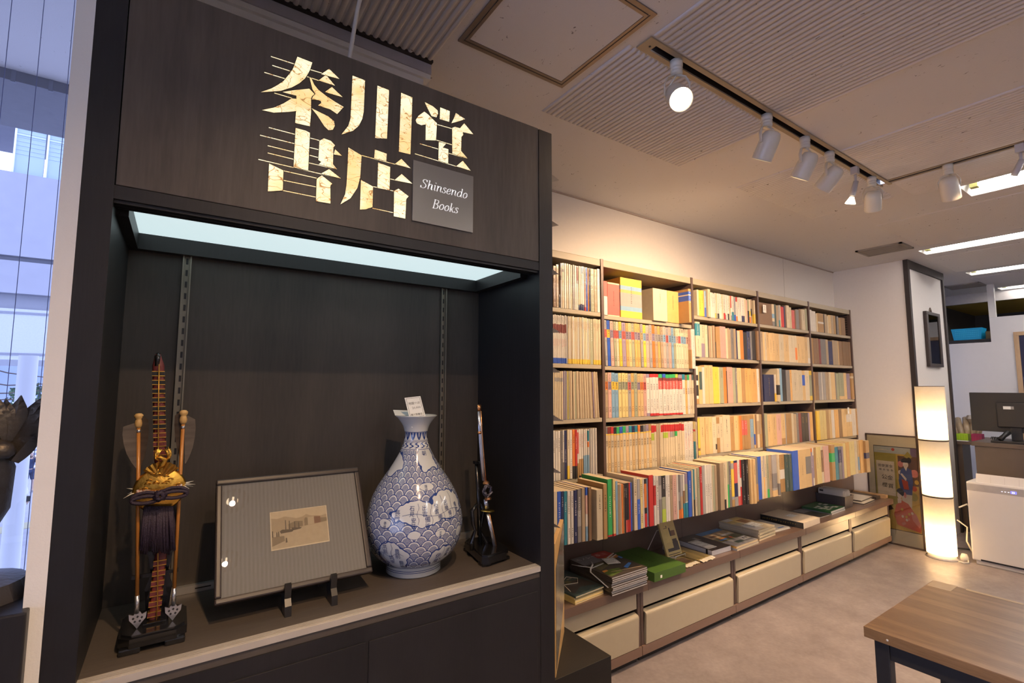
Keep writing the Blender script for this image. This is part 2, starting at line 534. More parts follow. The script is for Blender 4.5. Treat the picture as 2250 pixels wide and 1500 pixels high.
# air vents in the ceiling
for (x0, x1, y0, y1, lab) in ((4.66, 4.93, 1.36, 1.68, 'grey slatted square ceiling vent nearest the white pillar wall'), (7.14, 7.45, 1.42, 1.73, 'far grey ceiling vent beyond the pillar above the partition')):
    v = thing('ceiling_vent', lab, 'vent', ((x0 + x1) / 2, (y0 + y1) / 2, ZC - 0.02), 'ceiling vents')
    mb = MB()
    for bx in ((x0, x1, y0, y0 + 0.02), (x0, x1, y1 - 0.02, y1), (x0, x0 + 0.02, y0, y1), (x1 - 0.02, x1, y0, y1)):
        mb.box(*bx, ZC - 0.012, ZC)
    mb.build('frame', pm('vent_grey', (0.30, 0.27, 0.235), 0.6), v)
    mb = MB()
    k = x0 + 0.026
    while k < x1 - 0.024:
        mb.box(k, k + 0.008, y0 + 0.02, y1 - 0.02, ZC - 0.010, ZC - 0.003); k += 0.013
    mb.build('slats', pm('vent_grey', (0.30, 0.27, 0.235), 0.6), v)
# ================================================================ showcase with the lit shop sign
M_CASE = wood('dark_oak_stain', (0.006, 0.0055, 0.006), (0.014, 0.0125, 0.0132), 0.45, 2, 8, 12, bump=0.04)
M_FASC = wood('sign_board_oak', (0.044, 0.034, 0.026), (0.098, 0.078, 0.060), 0.45, 2, 5, 16, bump=0.05)
M_CASEIN = wood('dark_oak_inner', (0.032, 0.028, 0.023), (0.062, 0.052, 0.042), 0.55, 2, 6, 14, bump=0.03)


def washi():
    m, nt, b = _nodes('backlit_fibre_paper')
    N, L = nt.nodes, nt.links
    tc = N.new('ShaderNodeTexCoord')
    prev = None
    for sc, wd, seed in ((42.0, 0.013, 0.0), (66.0, 0.012, 5.0), (24.0, 0.008, 9.0)):
        mp = N.new('ShaderNodeMapping'); mp.inputs['Location'].default_value = (seed, seed, seed); mp.inputs['Scale'].default_value = (0.75, 1, 1.5)
        L.new(tc.outputs['Object'], mp.inputs['Vector'])
        n = N.new('ShaderNodeTexNoise'); n.inputs['Scale'].default_value = sc; n.inputs['Detail'].default_value = 0.6; n.inputs['Distortion'].default_value = 0.7
        L.new(mp.outputs['Vector'], n.inputs['Vector'])
        a = N.new('ShaderNodeMath'); a.operation = 'SUBTRACT'; a.inputs[1].default_value = 0.5; L.new(n.outputs['Fac'], a.inputs[0])
        c = N.new('ShaderNodeMath'); c.operation = 'ABSOLUTE'; L.new(a.outputs[0], c.inputs[0])
        r = N.new('ShaderNodeMapRange'); r.inputs['From Min'].default_value = wd * 0.25; r.inputs['From Max'].default_value = wd
        L.new(c.outputs[0], r.inputs['Value'])
        if prev is None:
            prev = r.outputs['Result']
        else:
            q = N.new('ShaderNodeMath'); q.operation = 'MULTIPLY'; L.new(prev, q.inputs[0]); L.new(r.outputs['Result'], q.inputs[1]); prev = q.outputs[0]
    big = N.new('ShaderNodeTexNoise'); big.inputs['Scale'].default_value = 14; L.new(tc.outputs['Object'], big.inputs['Vector'])
    br = N.new('ShaderNodeMapRange'); br.inputs['From Min'].default_value = 0.35; br.inputs['From Max'].default_value = 0.65; L.new(big.outputs['Fac'], br.inputs['Value'])
    base = N.new('ShaderNodeMix'); base.data_type = 'RGBA'
    base.inputs['A'].default_value = (0.85, 0.62, 0.26, 1); base.inputs['B'].default_value = (0.95, 0.89, 0.60, 1); L.new(br.outputs['Result'], base.inputs['Factor'])
    mx = N.new('ShaderNodeMix'); mx.data_type = 'RGBA'; mx.inputs['A'].default_value = (0.42, 0.22, 0.07, 1)
    L.new(base.outputs['Result'], mx.inputs['B']); L.new(prev, mx.inputs['Factor'])
    L.new(mx.outputs['Result'], b.inputs['Emission Color']); L.new(mx.outputs['Result'], b.inputs['Base Color'])
    b.inputs['Emission Strength'].default_value = 0.92
    b.inputs['Roughness'].default_value = 0.8
    return m


SX0, SX1, SY0, SY1 = -0.1425, 0.8165, 1.0, 1.335
case = thing('showcase', 'tall dark wood display showcase with a glowing cut-out shop sign on top', 'showcase', (0.34, 1.17, 0))
MB().box(SX0, -0.102, SY0, SY1, 0, 2.51).build('side_panel', M_CASE, case)
MB().box(0.7725, SX1, SY0, SY1, 0, 2.094).build('side_panel', M_CASE, case)
MB().box(-0.102, 0.7725, 1.315, SY1, 0.951, 2.09).build('back_panel', M_CASEIN, case)
MB().box(-0.102, 0.7725, 1.022, 1.315, 2.05, 2.090).build('top_panel', M_CASE, case)
MB().box(-0.1005, 0.771, 1.0005, 1.020, 1.7275, 2.0955, 0, 0.0012).build('fascia', M_FASC, case)
mb = MB().box(-0.102, 0.7725, 1.0012, 1.054, 1.704, 1.7265, 0)
for k in range(3):
    mb.box(-0.102, 0.7725, 1.006 + 0.014 * k, 1.012 + 0.014 * k, 1.6985, 1.704, 0)
mb.box(-0.102, 0.7725, 1.293, 1.315, 1.692, 1.7265).box(-0.102, -0.085, 1.054, 1.293, 1.692, 1.7265).box(0.749, 0.7725, 1.054, 1.293, 1.692, 1.7265)
mb.build('light_box_frame', M_CASE, case)
MB().box(-0.085, 0.749, 1.054, 1.293, 1.7265, 1.732).build('light_panel', emit('milky_lit_panel', (0.72, 0.92, 0.95), 0.80), case)
mb = MB().box(-0.102, 0.7725, SY0 + 0.004, 1.315, 0.925, 0.951)
mb.build('display_shelf', wood('shelf_brown', (0.050, 0.041, 0.034), (0.085, 0.070, 0.056), 0.5, 0, 6, 14), case)
mb = MB().box(-0.102, 0.7725, 1.0, 1.004, 0.940, 0.9515, 0)
for k in range(4):
    mb.box(-0.102, 0.7725, 1.0045 + k * 0.0052, 1.0068 + k * 0.0052, 0.951, 0.9528, 0)
mb.build('glass_track', pm('track_strip', (0.50, 0.46, 0.40), 0.45, metal=0.3), case)
MB().box(-0.102, 0.7725, SY0 + 0.001, 1.02, 0.0, 0.925).build('base_front', M_CASE, case)
mb = MB()
for (a, b_) in ((-0.09, 0.335), (0.341, 0.762)):
    mb.box(a, b_, SY0 - 0.0015, SY0 + 0.0012, 0.05, 0.895, 0, 0.001)
mb.build('cupboard_doors', M_CASE, case)
for sx in (0.004, 0.648):
    mb = MB()
    for q in (-0.0085, 0.0055):
        mb.box(sx + q, sx + q + 0.003, 1.3045, 1.3147, 0.96, 1.702)
    mb.box(sx - 0.0085, sx + 0.0085, 1.3125, 1.3147, 0.96, 1.702)
    z = 0.985
    while z < 1.69:
        mb.box(sx - 0.0022, sx + 0.0022, 1.3119, 1.3126, z, z + 0.0135, 1); z += 0.0265
    mb.build('slotted_standard', [pm('standard_bronze', (0.23, 0.21, 0.165), 0.4, 0.05, 50, metal=0.6), M_BLACK], case)
mb = MB().box(-0.02, 0.765, 1.303, 1.3148, 0.9515, 0.967, 0).box(0.055, 0.085, 1.3022, 1.3030, 0.9585, 0.9610, 1)
mb.build('back_rail', [M_ALU, M_DKTRIM], case)

# traced sign characters (zoomed photograph coordinates -> points on the fascia)
SIGN = """370,145 477,187 460,240 443,272 425,300 385,335 330,365 250,390 105,400 185,372 230,347 270,320 318,262 340,228 352,195
262,398 345,385 455,374 492,412 478,428 468,450 468,545 460,644 354,620 360,535 300,541 200,546 114,527 200,510 270,480 300,462 328,444 363,447 363,424 320,414
455,288 470,300 490,345 520,382 575,425 640,468 702,505 655,556 605,522 560,508 518,494 541,476 538,462 515,455 470,450 480,430 500,413 478,378
470,513 520,538 590,572 632,606 638,640 624,668 594,672 562,642 535,600 510,562
597,232 672,305 540,270
575,275 640,353 522,315
617,362 695,435 567,398
765,280 855,315 845,540 835,590 810,640 770,675 685,703 735,640 750,590 755,500
943,352 1027,385 1012,732 927,728
1113,403 1194,437 1180,845 1097,825
1282,470 1340,500 1375,530 1378,555 1366,580 1330,570 1318,545 1300,510
1393,508 1462,535 1458,612 1390,592
1505,548 1572,592 1528,607 1473,622 1492,585
1280,538 1310,562 1370,622 1363,745 1288,742 1290,630 1258,636 1226,622 1217,600 1238,568
1565,622 1632,702 1555,685 1558,705 1545,720 1543,820 1590,875 1480,838 1479,655 1500,647 1535,658
1383,755 1435,768 1412,795 1452,808 1450,910 1380,888
1555,890 1612,962 1508,930
357,655 430,675 460,690 447,960 342,938
560,730 610,748 640,780 628,795 625,915 655,952 523,915 540,900 520,885 528,748
640,808 690,855 630,845
597,950 683,1018 540,982
167,910 270,960 265,1103 158,1110
545,995 620,1055 606,1070 607,1197 503,1180 508,1020
735,795 830,852 820,1010 800,1085 750,1160 678,1203 712,1130 722,1060 730,920
925,810 1010,840 1007,893 920,873
1115,877 1182,945 1068,914
948,903 1035,935 1030,1102 943,1085
1117,985 1195,1055 1065,1030
825,1027 912,1075 908,1222 860,1238 818,1240
1095,1090 1167,1145 1150,1165 1143,1305 1060,1288 1063,1105"""
LINES = """180,143 347,197|190,207 326,250|133,257 280,302|460,237 548,263|440,288 533,319|205,405 335,443|1370,630 1480,661|1365,742 1478,776|1248,768 1384,808|1212,840 1612,962|1450,835 1590,875|165,652 356,702|102,707 350,768|157,782 346,828|157,834 344,880|90,880 683,1018|459,727 530,746|457,795 524,811|455,850 521,868|450,905 655,952|270,962 508,1015|268,1030 506,1078|265,1103 504,1151|830,852 1182,945|1033,1020 1195,1055|912,1075 1064,1108|908,1230 1061,1263"""


def sg(p, y=0.9992):
    px, py = p
    return at_y(540 + px / 3.2611, 80 + py / 3.2611, y)


M_EDGE = pm('cut_edge_dark', (0.012, 0.010, 0.008), 0.6)
mb = MB(); rim = MB()
for line in SIGN.split('\n'):
    pts = [tuple(float(q) for q in t.split(',')) for t in line.split()]
    P3 = [sg(p) for p in pts]
    # orientation towards the room
    ar = sum(P3[i].x * P3[(i + 1) % len(P3)].z - P3[(i + 1) % len(P3)].x * P3[i].z for i in range(len(P3)))
    if ar < 0:
        P3.reverse()
    mb.add(P3, [tuple(range(len(P3)))])
    c = sum((p for p in P3), Vector()) / len(P3)
    n = len(P3)
    for i in range(n):
        a, b_ = P3[i], P3[(i + 1) % n]
        d = (b_ - a).normalized(); o = Vector((d.z, 0, -d.x)) * 0.0011
        rim.add([a + Vector((0, -0.0001, 0)), b_ + Vector((0, -0.0001, 0)), b_ + o, a + o], [(0, 1, 2, 3)])
for t in LINES.split('|'):
    a, b_ = [tuple(float(q) for q in s.split(',')) for s in t.split()]
    A, B = sg(a, 0.9996), sg(b_, 0.9996); h = Vector((0, 0, 0.0008))
    mb.add([A - h, B - h, B + h, A + h], [(0, 1, 2, 3)])
    A2, B2 = sg(a, 0.9998), sg(b_, 0.9998); h2 = Vector((0, 0, 0.0018))
    rim.add([A2 - h * 0, B2 - h * 0, B2 + h2, A2 + h2], [(0, 1, 2, 3)])
lt = mb.build('sign_characters', washi(), case)
rim.build('cut_edges', M_EDGE, case)
lt['label'] = 'glowing fibre-paper characters cut through the sign board'

# mirror-grey plaque with seriffed italic lettering drawn stroke by stroke
q = [sg(p, 0.9985) for p in ((1203, 882), (1633, 1010), (1620, 1407), (1188, 1317))]
px0 = (q[0].x + q[3].x) / 2; px1 = (q[1].x + q[2].x) / 2; pz1 = (q[0].z + q[1].z) / 2; pz0 = (q[2].z + q[3].z) / 2
pl = MB().box(px0, px1, 0.9965, 1.0004, pz0, pz1, 0, 0.0004).build('plaque', pm('plaque_grey_mirror', (0.30, 0.285, 0.255), 0.28, 0.03, 60, metal=0.55), case)
GL = {  # pen strokes in em units, (x,y) chains; thick flag
    'S': [([(0.44, 0.56), (0.38, 0.67), (0.27, 0.70), (0.16, 0.66), (0.12, 0.56), (0.17, 0.46), (0.30, 0.38), (0.41, 0.29), (0.43, 0.16), (0.35, 0.04), (0.22, 0.0), (0.08, 0.04), (0.03, 0.16)], 1), ([(0.46, 0.70), (0.44, 0.52)], 0), ([(0.03, 0.0), (0.03, 0.18)], 0)],
    'h': [([(0.10, 0.0), (0.10, 0.70)], 2), ([(0.02, 0.68), (0.10, 0.70)], 0), ([(0.10, 0.28), (0.18, 0.40), (0.28, 0.45), (0.36, 0.40), (0.36, 0.28), (0.36, 0.07), (0.40, 0.0), (0.47, 0.05)], 1), ([(0.36, 0.34), (0.36, 0.05)], 2)],
    'i': [([(0.02, 0.40), (0.10, 0.45)], 0), ([(0.11, 0.44), (0.11, 0.06)], 2), ([(0.11, 0.06), (0.15, 0.0), (0.22, 0.05)], 0), ([(0.11, 0.60), (0.12, 0.66)], 3)],
    'n': [([(0.02, 0.40), (0.10, 0.45)], 0), ([(0.11, 0.44), (0.11, 0.0)], 2), ([(0.11, 0.28), (0.19, 0.40), (0.29, 0.45), (0.37, 0.40), (0.37, 0.28)], 1), ([(0.37, 0.34), (0.37, 0.06)], 2), ([(0.37, 0.06), (0.41, 0.0), (0.48, 0.05)], 0)],
    's': [([(0.30, 0.36), (0.25, 0.44), (0.16, 0.45), (0.09, 0.39), (0.11, 0.31), (0.21, 0.23), (0.29, 0.15), (0.26, 0.04), (0.15, 0.0), (0.05, 0.04), (0.03, 0.12)], 1)],
    'e': [([(0.07, 0.20), (0.22, 0.23), (0.35, 0.32), (0.34, 0.42), (0.24, 0.45), (0.12, 0.38), (0.06, 0.22), (0.09, 0.06), (0.20, 0.0), (0.30, 0.04), (0.37, 0.12)], 1)],
    'd': [([(0.40, 0.70), (0.40, 0.06)], 2), ([(0.32, 0.68), (0.40, 0.70)], 0), ([(0.40, 0.06), (0.43, 0.0), (0.50, 0.05)], 0), ([(0.40, 0.34), (0.32, 0.44), (0.22, 0.44), (0.10, 0.32), (0.06, 0.16), (0.11, 0.03), (0.22, 0.0), (0.33, 0.08), (0.40, 0.20)], 1)],
    'o': [([(0.24, 0.45), (0.12, 0.38), (0.06, 0.22), (0.10, 0.05), (0.21, 0.0), (0.33, 0.07), (0.39, 0.23), (0.35, 0.39), (0.24, 0.45)], 1)],
    'B': [([(0.12, 0.0), (0.12, 0.69)], 2), ([(0.03, 0.69), (0.28, 0.69), (0.40, 0.65), (0.43, 0.54), (0.37, 0.42), (0.26, 0.37), (0.13, 0.37)], 1), ([(0.26, 0.37), (0.40, 0.32), (0.46, 0.20), (0.42, 0.06), (0.29, 0.0), (0.02, 0.0)], 1)],
    'k': [([(0.10, 0.0), (0.10, 0.70)], 2), ([(0.02, 0.68), (0.10, 0.70)], 0), ([(0.10, 0.18), (0.22, 0.28), (0.32, 0.43), (0.38, 0.42)], 0), ([(0.20, 0.26), (0.28, 0.08), (0.35, 0.0), (0.43, 0.05)], 1)]}
ADV = {'S': 0.54, 'h': 0.50, 'i': 0.24, 'n': 0.50, 's': 0.35, 'e': 0.40, 'd': 0.52, 'o': 0.44, 'B': 0.53, 'k': 0.44}


def pen(mb, s, M, size, shear=0.24):
    x0 = 0.0
    for ch in s:
        for pts, th in GL[ch]:
            P = [Vector((x0 + p[0] + shear * p[1], p[1], 0)) for p in pts]
            L, R = [], []
            for i, p in enumerate(P):
                d = (P[min(i + 1, len(P) - 1)] - P[max(i - 1, 0)]).normalized()
                w = {0: 0.011, 1: 0.010 + 0.030 * abs(d.y) ** 1.5, 2: 0.036, 3: 0.045}[th]
                nrm = Vector((-d.y, d.x, 0)) * w
                L.append((M @ Matrix.Scale(size, 4)) @ (p + nrm)); R.append((M @ Matrix.Scale(size, 4)) @ (p - nrm))
            for i in range(len(P) - 1):
                mb.add([R[i], R[i + 1], L[i + 1], L[i]], [(0, 1, 2, 3)])
        x0 += ADV[ch]
    return mb


W = px1 - px0
mb = MB()
a = sum(ADV[c] for c in 'Shinsendo'); sz = W * 0.80 / (a + 0.1)
pen(mb, 'Shinsendo', front(px0 + W * 0.105, 0.9960, pz0 + (pz1 - pz0) * 0.570), sz)
b_ = sum(ADV[c] for c in 'Books')
pen(mb, 'Books', front(px0 + W * 0.30, 0.9960, pz0 + (pz1 - pz0) * 0.275), sz)
o = mb.build('lettering', emit('lit_lettering_white', (1, 1, 1), 0.55, (0.9, 0.9, 0.9)), pl, True)
o.location = -case.location

# ================================================================ bow and arrow ornament
ZS = 0.9512
ORN = thing('bow_ornament', 'festival bow and two feathered arrows with a gold bird crest on a black stand', 'ornament', (-0.012, 1.125, ZS))
M_LACQ = pm('black_lacquer', (0.008, 0.008, 0.009), 0.16, 0.1, 40, coat=0.5)
M_GOLD = pm('gold_leaf', (0.75, 0.42, 0.07), 0.28, 0.15, 90, 0.15, 160, metal=0.95)
M_MAROON = pm('maroon_binding', (0.13, 0.022, 0.022), 0.5, 0.25, 160, 0.2, 400)
M_PURPLE = pm('purple_cord', (0.020, 0.010, 0.026), 0.6, 0.2, 120, 0.3, 500)
M_BAMBOO = pm('amber_bamboo', (0.42, 0.17, 0.03), 0.3, 0.12, 60, coat=0.3)
M_FEATHER = pm('barred_feather', (0.095, 0.075, 0.058), 0.45, 0.9, 30, 0.0, None, 0, 0, (0.4, 0.4, 3.0))
M_STEEL = pm('silver_metal', (0.62, 0.62, 0.63), 0.25, 0.05, 60, metal=0.9)


def octo(x0, x1, y0, y1, c):
    return [(x0 + c, y0), (x1 - c, y0), (x1, y0 + c), (x1, y1 - c), (x1 - c, y1), (x0 + c, y1), (x0, y1 - c), (x0, y0 + c)]


mb = MB()
mb.prism(octo(-0.060, 0.037, 1.067, 1.183, 0.016), ZS + 0.010, ZS + 0.025)
mb.prism(octo(-0.056, 0.033, 1.071, 1.179, 0.015), ZS + 0.025, ZS + 0.029)
for (x, y) in ((-0.043, 1.083), (0.020, 1.083), (-0.043, 1.167), (0.020, 1.167)):
    mb.box(x - 0.015, x + 0.015, y - 0.015, y + 0.015, ZS, ZS + 0.011, 0, 0.003)
mb.box(-0.028, 0.006, 1.100, 1.122, ZS + 0.029, ZS + 0.033, 0, 0.001)
mb.build('base', M_LACQ, ORN)
YB = 1.118
mb = MB()
# stand board with waisted outline behind the bow
out = [(-0.026, 0.030), (-0.030, 0.075), (-0.022, 0.10), (-0.033, 0.16), (-0.030, 0.235), (0.010, 0.235), (0.014, 0.16), (0.004, 0.10), (0.012, 0.075), (0.008, 0.030)]
mb.prism(out, 0, 0.006, 0, plane((0, 1.160, ZS), (1, 0, 0), (0, 0, 1)))
mb.box(-0.050, 0.020, 1.140, 1.147, ZS + 0.10, ZS + 0.106).box(-0.050, 0.020, 1.140, 1.147, ZS + 0.245, ZS + 0.251)
mb.build('stand', M_LACQ, ORN)


def pth(pts, y):
    return [at_y(p[0], p[1], y) for p in pts]


bowp = pth([(339, 1385), (337, 1362), (345, 1290), (354, 1214), (360, 1150), (361, 1070), (352, 1007), (349.5, 900), (348, 803), (347, 778)], YB)
mb = MB().tube(bowp, [0.004, 0.0078, 0.0085, 0.009, 0.009, 0.009, 0.0092, 0.0092, 0.0092, 0.004], 8, 0, True, None, 0.5)
mb.build('bow', M_MAROON, ORN)
for (pa, pb) in (((348, 803), (352, 1007)), ((354, 1214), (337, 1362))):
    A, B = at_y(*pa, YB), at_y(*pb, YB); d = (B - A)
    n = 10 if pa[1] < 1000 else 6
    for k in range(n):
        t = (k + 0.9) / (n + 0.6)
        mb = MB()
        for e, mi in ((-0.0035, 1), (0.0, 0), (0.0045, 1)):
            c = A + d * t + d.normalized() * e
            hw = 0.0097; hh = 0.0040 if mi == 0 else 0.0007
            mb.box(c.x - hw, c.x + hw, c.y - 0.0052 - 0.0002 * mi, c.y + 0.0052, c.z - hh, c.z + hh, mi)
        mb.build('bow_band', [M_BLACK if k < 7 and n == 10 else M_MAROON, M_GOLD], ORN)
A = at_y(347, 778, YB)
MB().tube([A + Vector((0, 0, -0.022)), A + Vector((0, 0, -0.004)), A + Vector((0.001, 0.003, 0.001))], [0.0052, 0.005, 0.0035], 8).build('bow_tip', M_LACQ, ORN)
st = pth([(349.5, 800), (348, 900), (348, 1000), (347.5, 1100), (347, 1214), (346, 1330), (342, 1378)], YB - 0.012)
MB().tube(st, 0.0009, 5).build('bow_string', M_GOLD, ORN)

for side, (kn, tip, feath) in enumerate((((305, 908), (300.5, 1381), ((269, 303, 931, 1030), (307, 327, 914, 1026))), ((404, 901), (379, 1363), ((383, 402, 905, 1020), (406, 430, 914, 1018))))):
    YA = 1.098
    K, T = at_y(*kn, YA), at_y(*tip, YA)
    u = (T - K).normalized()
    L = (T - K).length
    ar = thing('arrow', '', '', K)
    for kk in ('label', 'category'):
        del ar[kk]
    ar.name = 'arrow'; ar.parent = ORN; ar.location = K - ORN.location

    def lb(mb, name, mat, ar=ar, K=K):
        o_ = mb.build(name, mat, ar, True)
        for v in o_.data.vertices:
            v.co -= K
        return o_
    lb(MB().tube([K + u * 0.026, K + u * (L - 0.055)], 0.0030, 8), 'shaft', M_BAMBOO)
    Mk = Matrix.Translation(K + u * 0.026) @ Vector((0, 0, 1)).rotation_difference(-u).to_matrix().to_4x4()
    lb(MB().lathe([(0.0028, 0), (0.0055, 0.004), (0.0062, 0.009), (0.005, 0.014), (0.0042, 0.016), (0.0065, 0.019), (0.0068, 0.023), (0.004, 0.026), (0.0, 0.0265)], 12, M=Mk), 'knob', pm('pale_wood_knob', (0.52, 0.33, 0.12), 0.45))
    for d_ in (0.031, 0.132, 0.143):
        c = K + u * d_
        lb(MB().tube([c - u * 0.0025, c + u * 0.0025], 0.0036, 8), 'silver_band', M_STEEL)
    for (xa, xb, ya, yb) in feath:
        inner, outer = (xb, xa) if xa < kn[0] - 2 else (xa, xb)
        rows = [(0.0, 0.25), (0.12, 0.95), (0.3, 1.0), (0.5, 0.92), (0.7, 0.74), (0.88, 0.42), (1.0, 0.1)]
        Lp, Rp = [], []
        for t, w in rows:
            yy = ya + (yb - ya) * t
            Lp.append(at_y(inner, yy, YA)); e = at_y(inner + (outer - inner) * w, yy - 6 * w, YA + 0.012 * w * (1 if side else -1)); Rp.append(e)
        f = MB().strip(Lp, Rp).strip([p + Vector((0, 0.0008, 0)) for p in Rp], [p + Vector((0, 0.0008, 0)) for p in Lp])
        lb(f, 'feather', M_FEATHER)
    mb = MB()
    c = K + u * 0.138
    for k in range(9):
        s_ = -1 if k % 2 else 1
        e = c + Vector((s_ * random.uniform(0.014, 0.026), random.uniform(-0.012, 0.012), random.uniform(-0.008, 0.009)))
        mb.tube([c, c.lerp(e, 0.5) + Vector((0, 0, 0.002)), e], [0.0016, 0.0020, 0.0003], 5, 0, True, None, 0.5)
    lb(mb, 'white_plume', pm('white_plume', (0.62, 0.60, 0.52), 0.7))
    # pierced arrowhead
    hd = [(0, 0), (-0.006, 0.009), (-0.0115, 0.016), (-0.0125, 0.026), (-0.006, 0.023), (-0.003, 0.028), (0.003, 0.028), (0.006, 0.023), (0.0125, 0.026), (0.0115, 0.016), (0.006, 0.009)]
    Mh = plane((T.x, T.y + 0.001, T.z), (1, 0, 0), -u)
    mb = MB().prism(hd, -0.0013, 0.0013, 0, Mh).tube([T - u * 0.026, T - u * 0.056], 0.0034, 8)
    for (hx, hy) in ((-0.006, 0.018), (0.006, 0.018), (0, 0.020), (-0.0035, 0.0125), (0.0035, 0.0125)):
        mb.prism([(hx, hy - 0.0022), (hx + 0.002, hy), (hx, hy + 0.0022), (hx - 0.002, hy)], 0.00131, 0.0016, 1, Mh)
    lb(mb, 'arrowhead', [M_STEEL, M_BLACK])

# gold bird over a fan over a round shield, braided cord and purple knot with tassels
YG = YB - 0.022
mb = MB()
D = at_y(351, 1075, YG)
for k in range(2):
    mb.lathe([(0.0, -0.004), (0.030 - 0.001 * k, -0.004), (0.0395 - 0.008 * k, 0.0), (0.036 - 0.012 * k, 0.0028 + 0.0012 * k), (0.0, 0.0046)], 32, 0, True, plane(D, (1, 0, 0), (0, 0, 1)))
rg = random.Random(3)
for k in range(14):
    a = rg.uniform(0.2, PI - 0.2); r_ = rg.uniform(0.012, 0.033)
    c = D + Vector((r_ * math.cos(a), -0.0045, r_ * math.sin(a)))
    mb.tube([c + Vector((-0.004, 0, 0)), c + Vector((0, -0.0012, 0.0022)), c + Vector((0.004, 0, -0.001))], 0.0012, 5)
mb.build('round_shield', M_GOLD, ORN)
mb = MB()
Fp = at_y(353, 1052, YG - 0.004)
for k in range(7):
    a = math.radians(90 + (k - 3) * 16.5); r0, r1 = 0.006, 0.031
    t = Vector((math.cos(a), 0, math.sin(a))); nn = Vector((-math.sin(a), 0, math.cos(a)))
    y = Vector((0, -0.0006 - 0.0009 * (k % 2), 0))
    for q_ in (0, 1):
        mb.add([Fp + t * r0 - nn * 0.0015 + y, Fp + t * r1 - nn * 0.0042 + y, Fp + t * (r1 - 0.001) + y + Vector((0, -0.0018, 0)), Fp + t * r1 + nn * 0.0042 + y, Fp + t * r0 + nn * 0.0015 + y], [(0, 1, 2), (0, 2, 4), (2, 3, 4)], 0)
mb.build('fan_crest', M_GOLD, ORN)
mb = MB()
B0 = at_y(357, 1012, YG - 0.004)
mb.tube([B0 + Vector((-0.006, 0, -0.014)), B0 + Vector((0, -0.002, -0.006)), B0 + Vector((0.004, -0.001, 0.002)), B0 + Vector((-0.004, -0.004, 0.007)), B0 + Vector((-0.011, -0.004, 0.006))], [0.002, 0.0055, 0.0048, 0.003, 0.0006], 8)
for s_ in (-1, 1):
    for k in range(7):
        a = math.radians(48 + k * 11)
        base = B0 + Vector((s_ * (0.003 + 0.0012 * k), 0, -0.001 + 0.0006 * k)); ln = 0.020 + 0.003 * k if k < 5 else 0.028
        e = base + Vector((s_ * ln * math.cos(a) * 0.75, -0.002, ln * math.sin(a) * 0.72))
        mb.tube([base, base.lerp(e, 0.55) + Vector((s_ * 0.002, -0.002, 0)), e], [0.0018, 0.0026, 0.0007], 6, 0, True, None, 0.5)
for k in (-1, 0, 1):
    mb.tube([B0 + Vector((-0.004, 0, -0.012)), B0 + Vector((-0.004 + 0.006 * k, 0, -0.024))], [0.0022, 0.003], 6, 0, True, None, 0.4)
mb.build('bird_crest', M_GOLD, ORN)
mb = MB()
for ph in (0, 1):
    pts = []
    for k in range(25):
        t = k / 24
        p = at_y(301 + 98 * t, 1080 - 13 * t + 8 * math.sin(PI * t), YG - 0.010)
        pts.append(p + Vector((0, 0.0015 * (1 if (k + ph) % 2 else -1), 0.0022 * (1 if (k + ph) % 2 else -1))))
    mb.tube(pts, 0.0019, 6, ph)
mb.build('braided_cord', [pm('pink_cord', (0.42, 0.20, 0.16), 0.6), pm('white_cord', (0.55, 0.48, 0.42), 0.6)], ORN)
mb = MB()
Kc = at_y(352, 1087, YG - 0.018)
for s_ in (-1, 1):
    for q_ in (0, 1):
        pts = []
        for k in range(15):
            a = 2 * PI * k / 14
            pts.append(Kc + Vector((s_ * (0.021 - 0.019 * math.cos(a)) , -0.003 - 0.003 * q_, (0.009 - 0.003 * q_) * math.sin(a) + 0.002 * s_ - 0.003 * q_)))
        mb.tube(pts, 0.0031, 7)
for k in range(6):
    a = k * 1.1
    mb.tube([Kc + Vector((0.009 * math.cos(a), -0.007, 0.009 * math.sin(a))), Kc + Vector((0.004 * math.cos(a + 1), -0.012, 0.005 * math.sin(a + 1))), Kc + Vector((0.009 * math.cos(a + 2.3), -0.007, 0.009 * math.sin(a + 2.3)))], 0.0032, 7)
mb.build('cord_knot', M_PURPLE, ORN)
mb = MB()
for k in range(46):
    t = (k % 23) / 22; yy = YG + (0.004 if k < 23 else -0.006)
    a = at_y(318 + 60 * t, 1112, yy); e = at_y(309 + 76 * t + rg.uniform(-3, 3), 1212 + rg.uniform(-12, 6), yy)
    mb.tube([a, a.lerp(e, 0.5) + Vector((rg.uniform(-.002, .002), 0, 0)), e], [0.0022, 0.0026, 0.0018], 5)
mb.build('tassel', M_PURPLE, ORN)
# ================================================================ framed photograph on a small easel
PFT = Vector((0.0, 0.5133, 0.8582))            # up the frame
fr = thing('framed_photograph', 'framed old harbour photograph with grey mount leaning on a black easel', 'picture', (0.2268, 1.09, 0.9925))
FW, FH = 0.298, 0.2435
MF = plane((0.0778, 1.09, 0.9925), (1, 0, 0), PFT)      # local x right, y up, z out of the picture
M_FRAMED = pm('frame_dark_walnut', (0.020, 0.012, 0.010), 0.42, 0.2, 60)
mb = MB()
for (x0, x1, y0, y1) in ((0, FW, 0, 0.0115), (0, FW, FH - 0.0115, FH), (0, 0.0115, 0.0115, FH - 0.0115), (FW - 0.0115, FW, 0.0115, FH - 0.0115)):
    mb.box(x0, x1, y0, y1, -0.012, 0.004, 0, 0.003, MF)
mb.build('frame', M_FRAMED, fr)


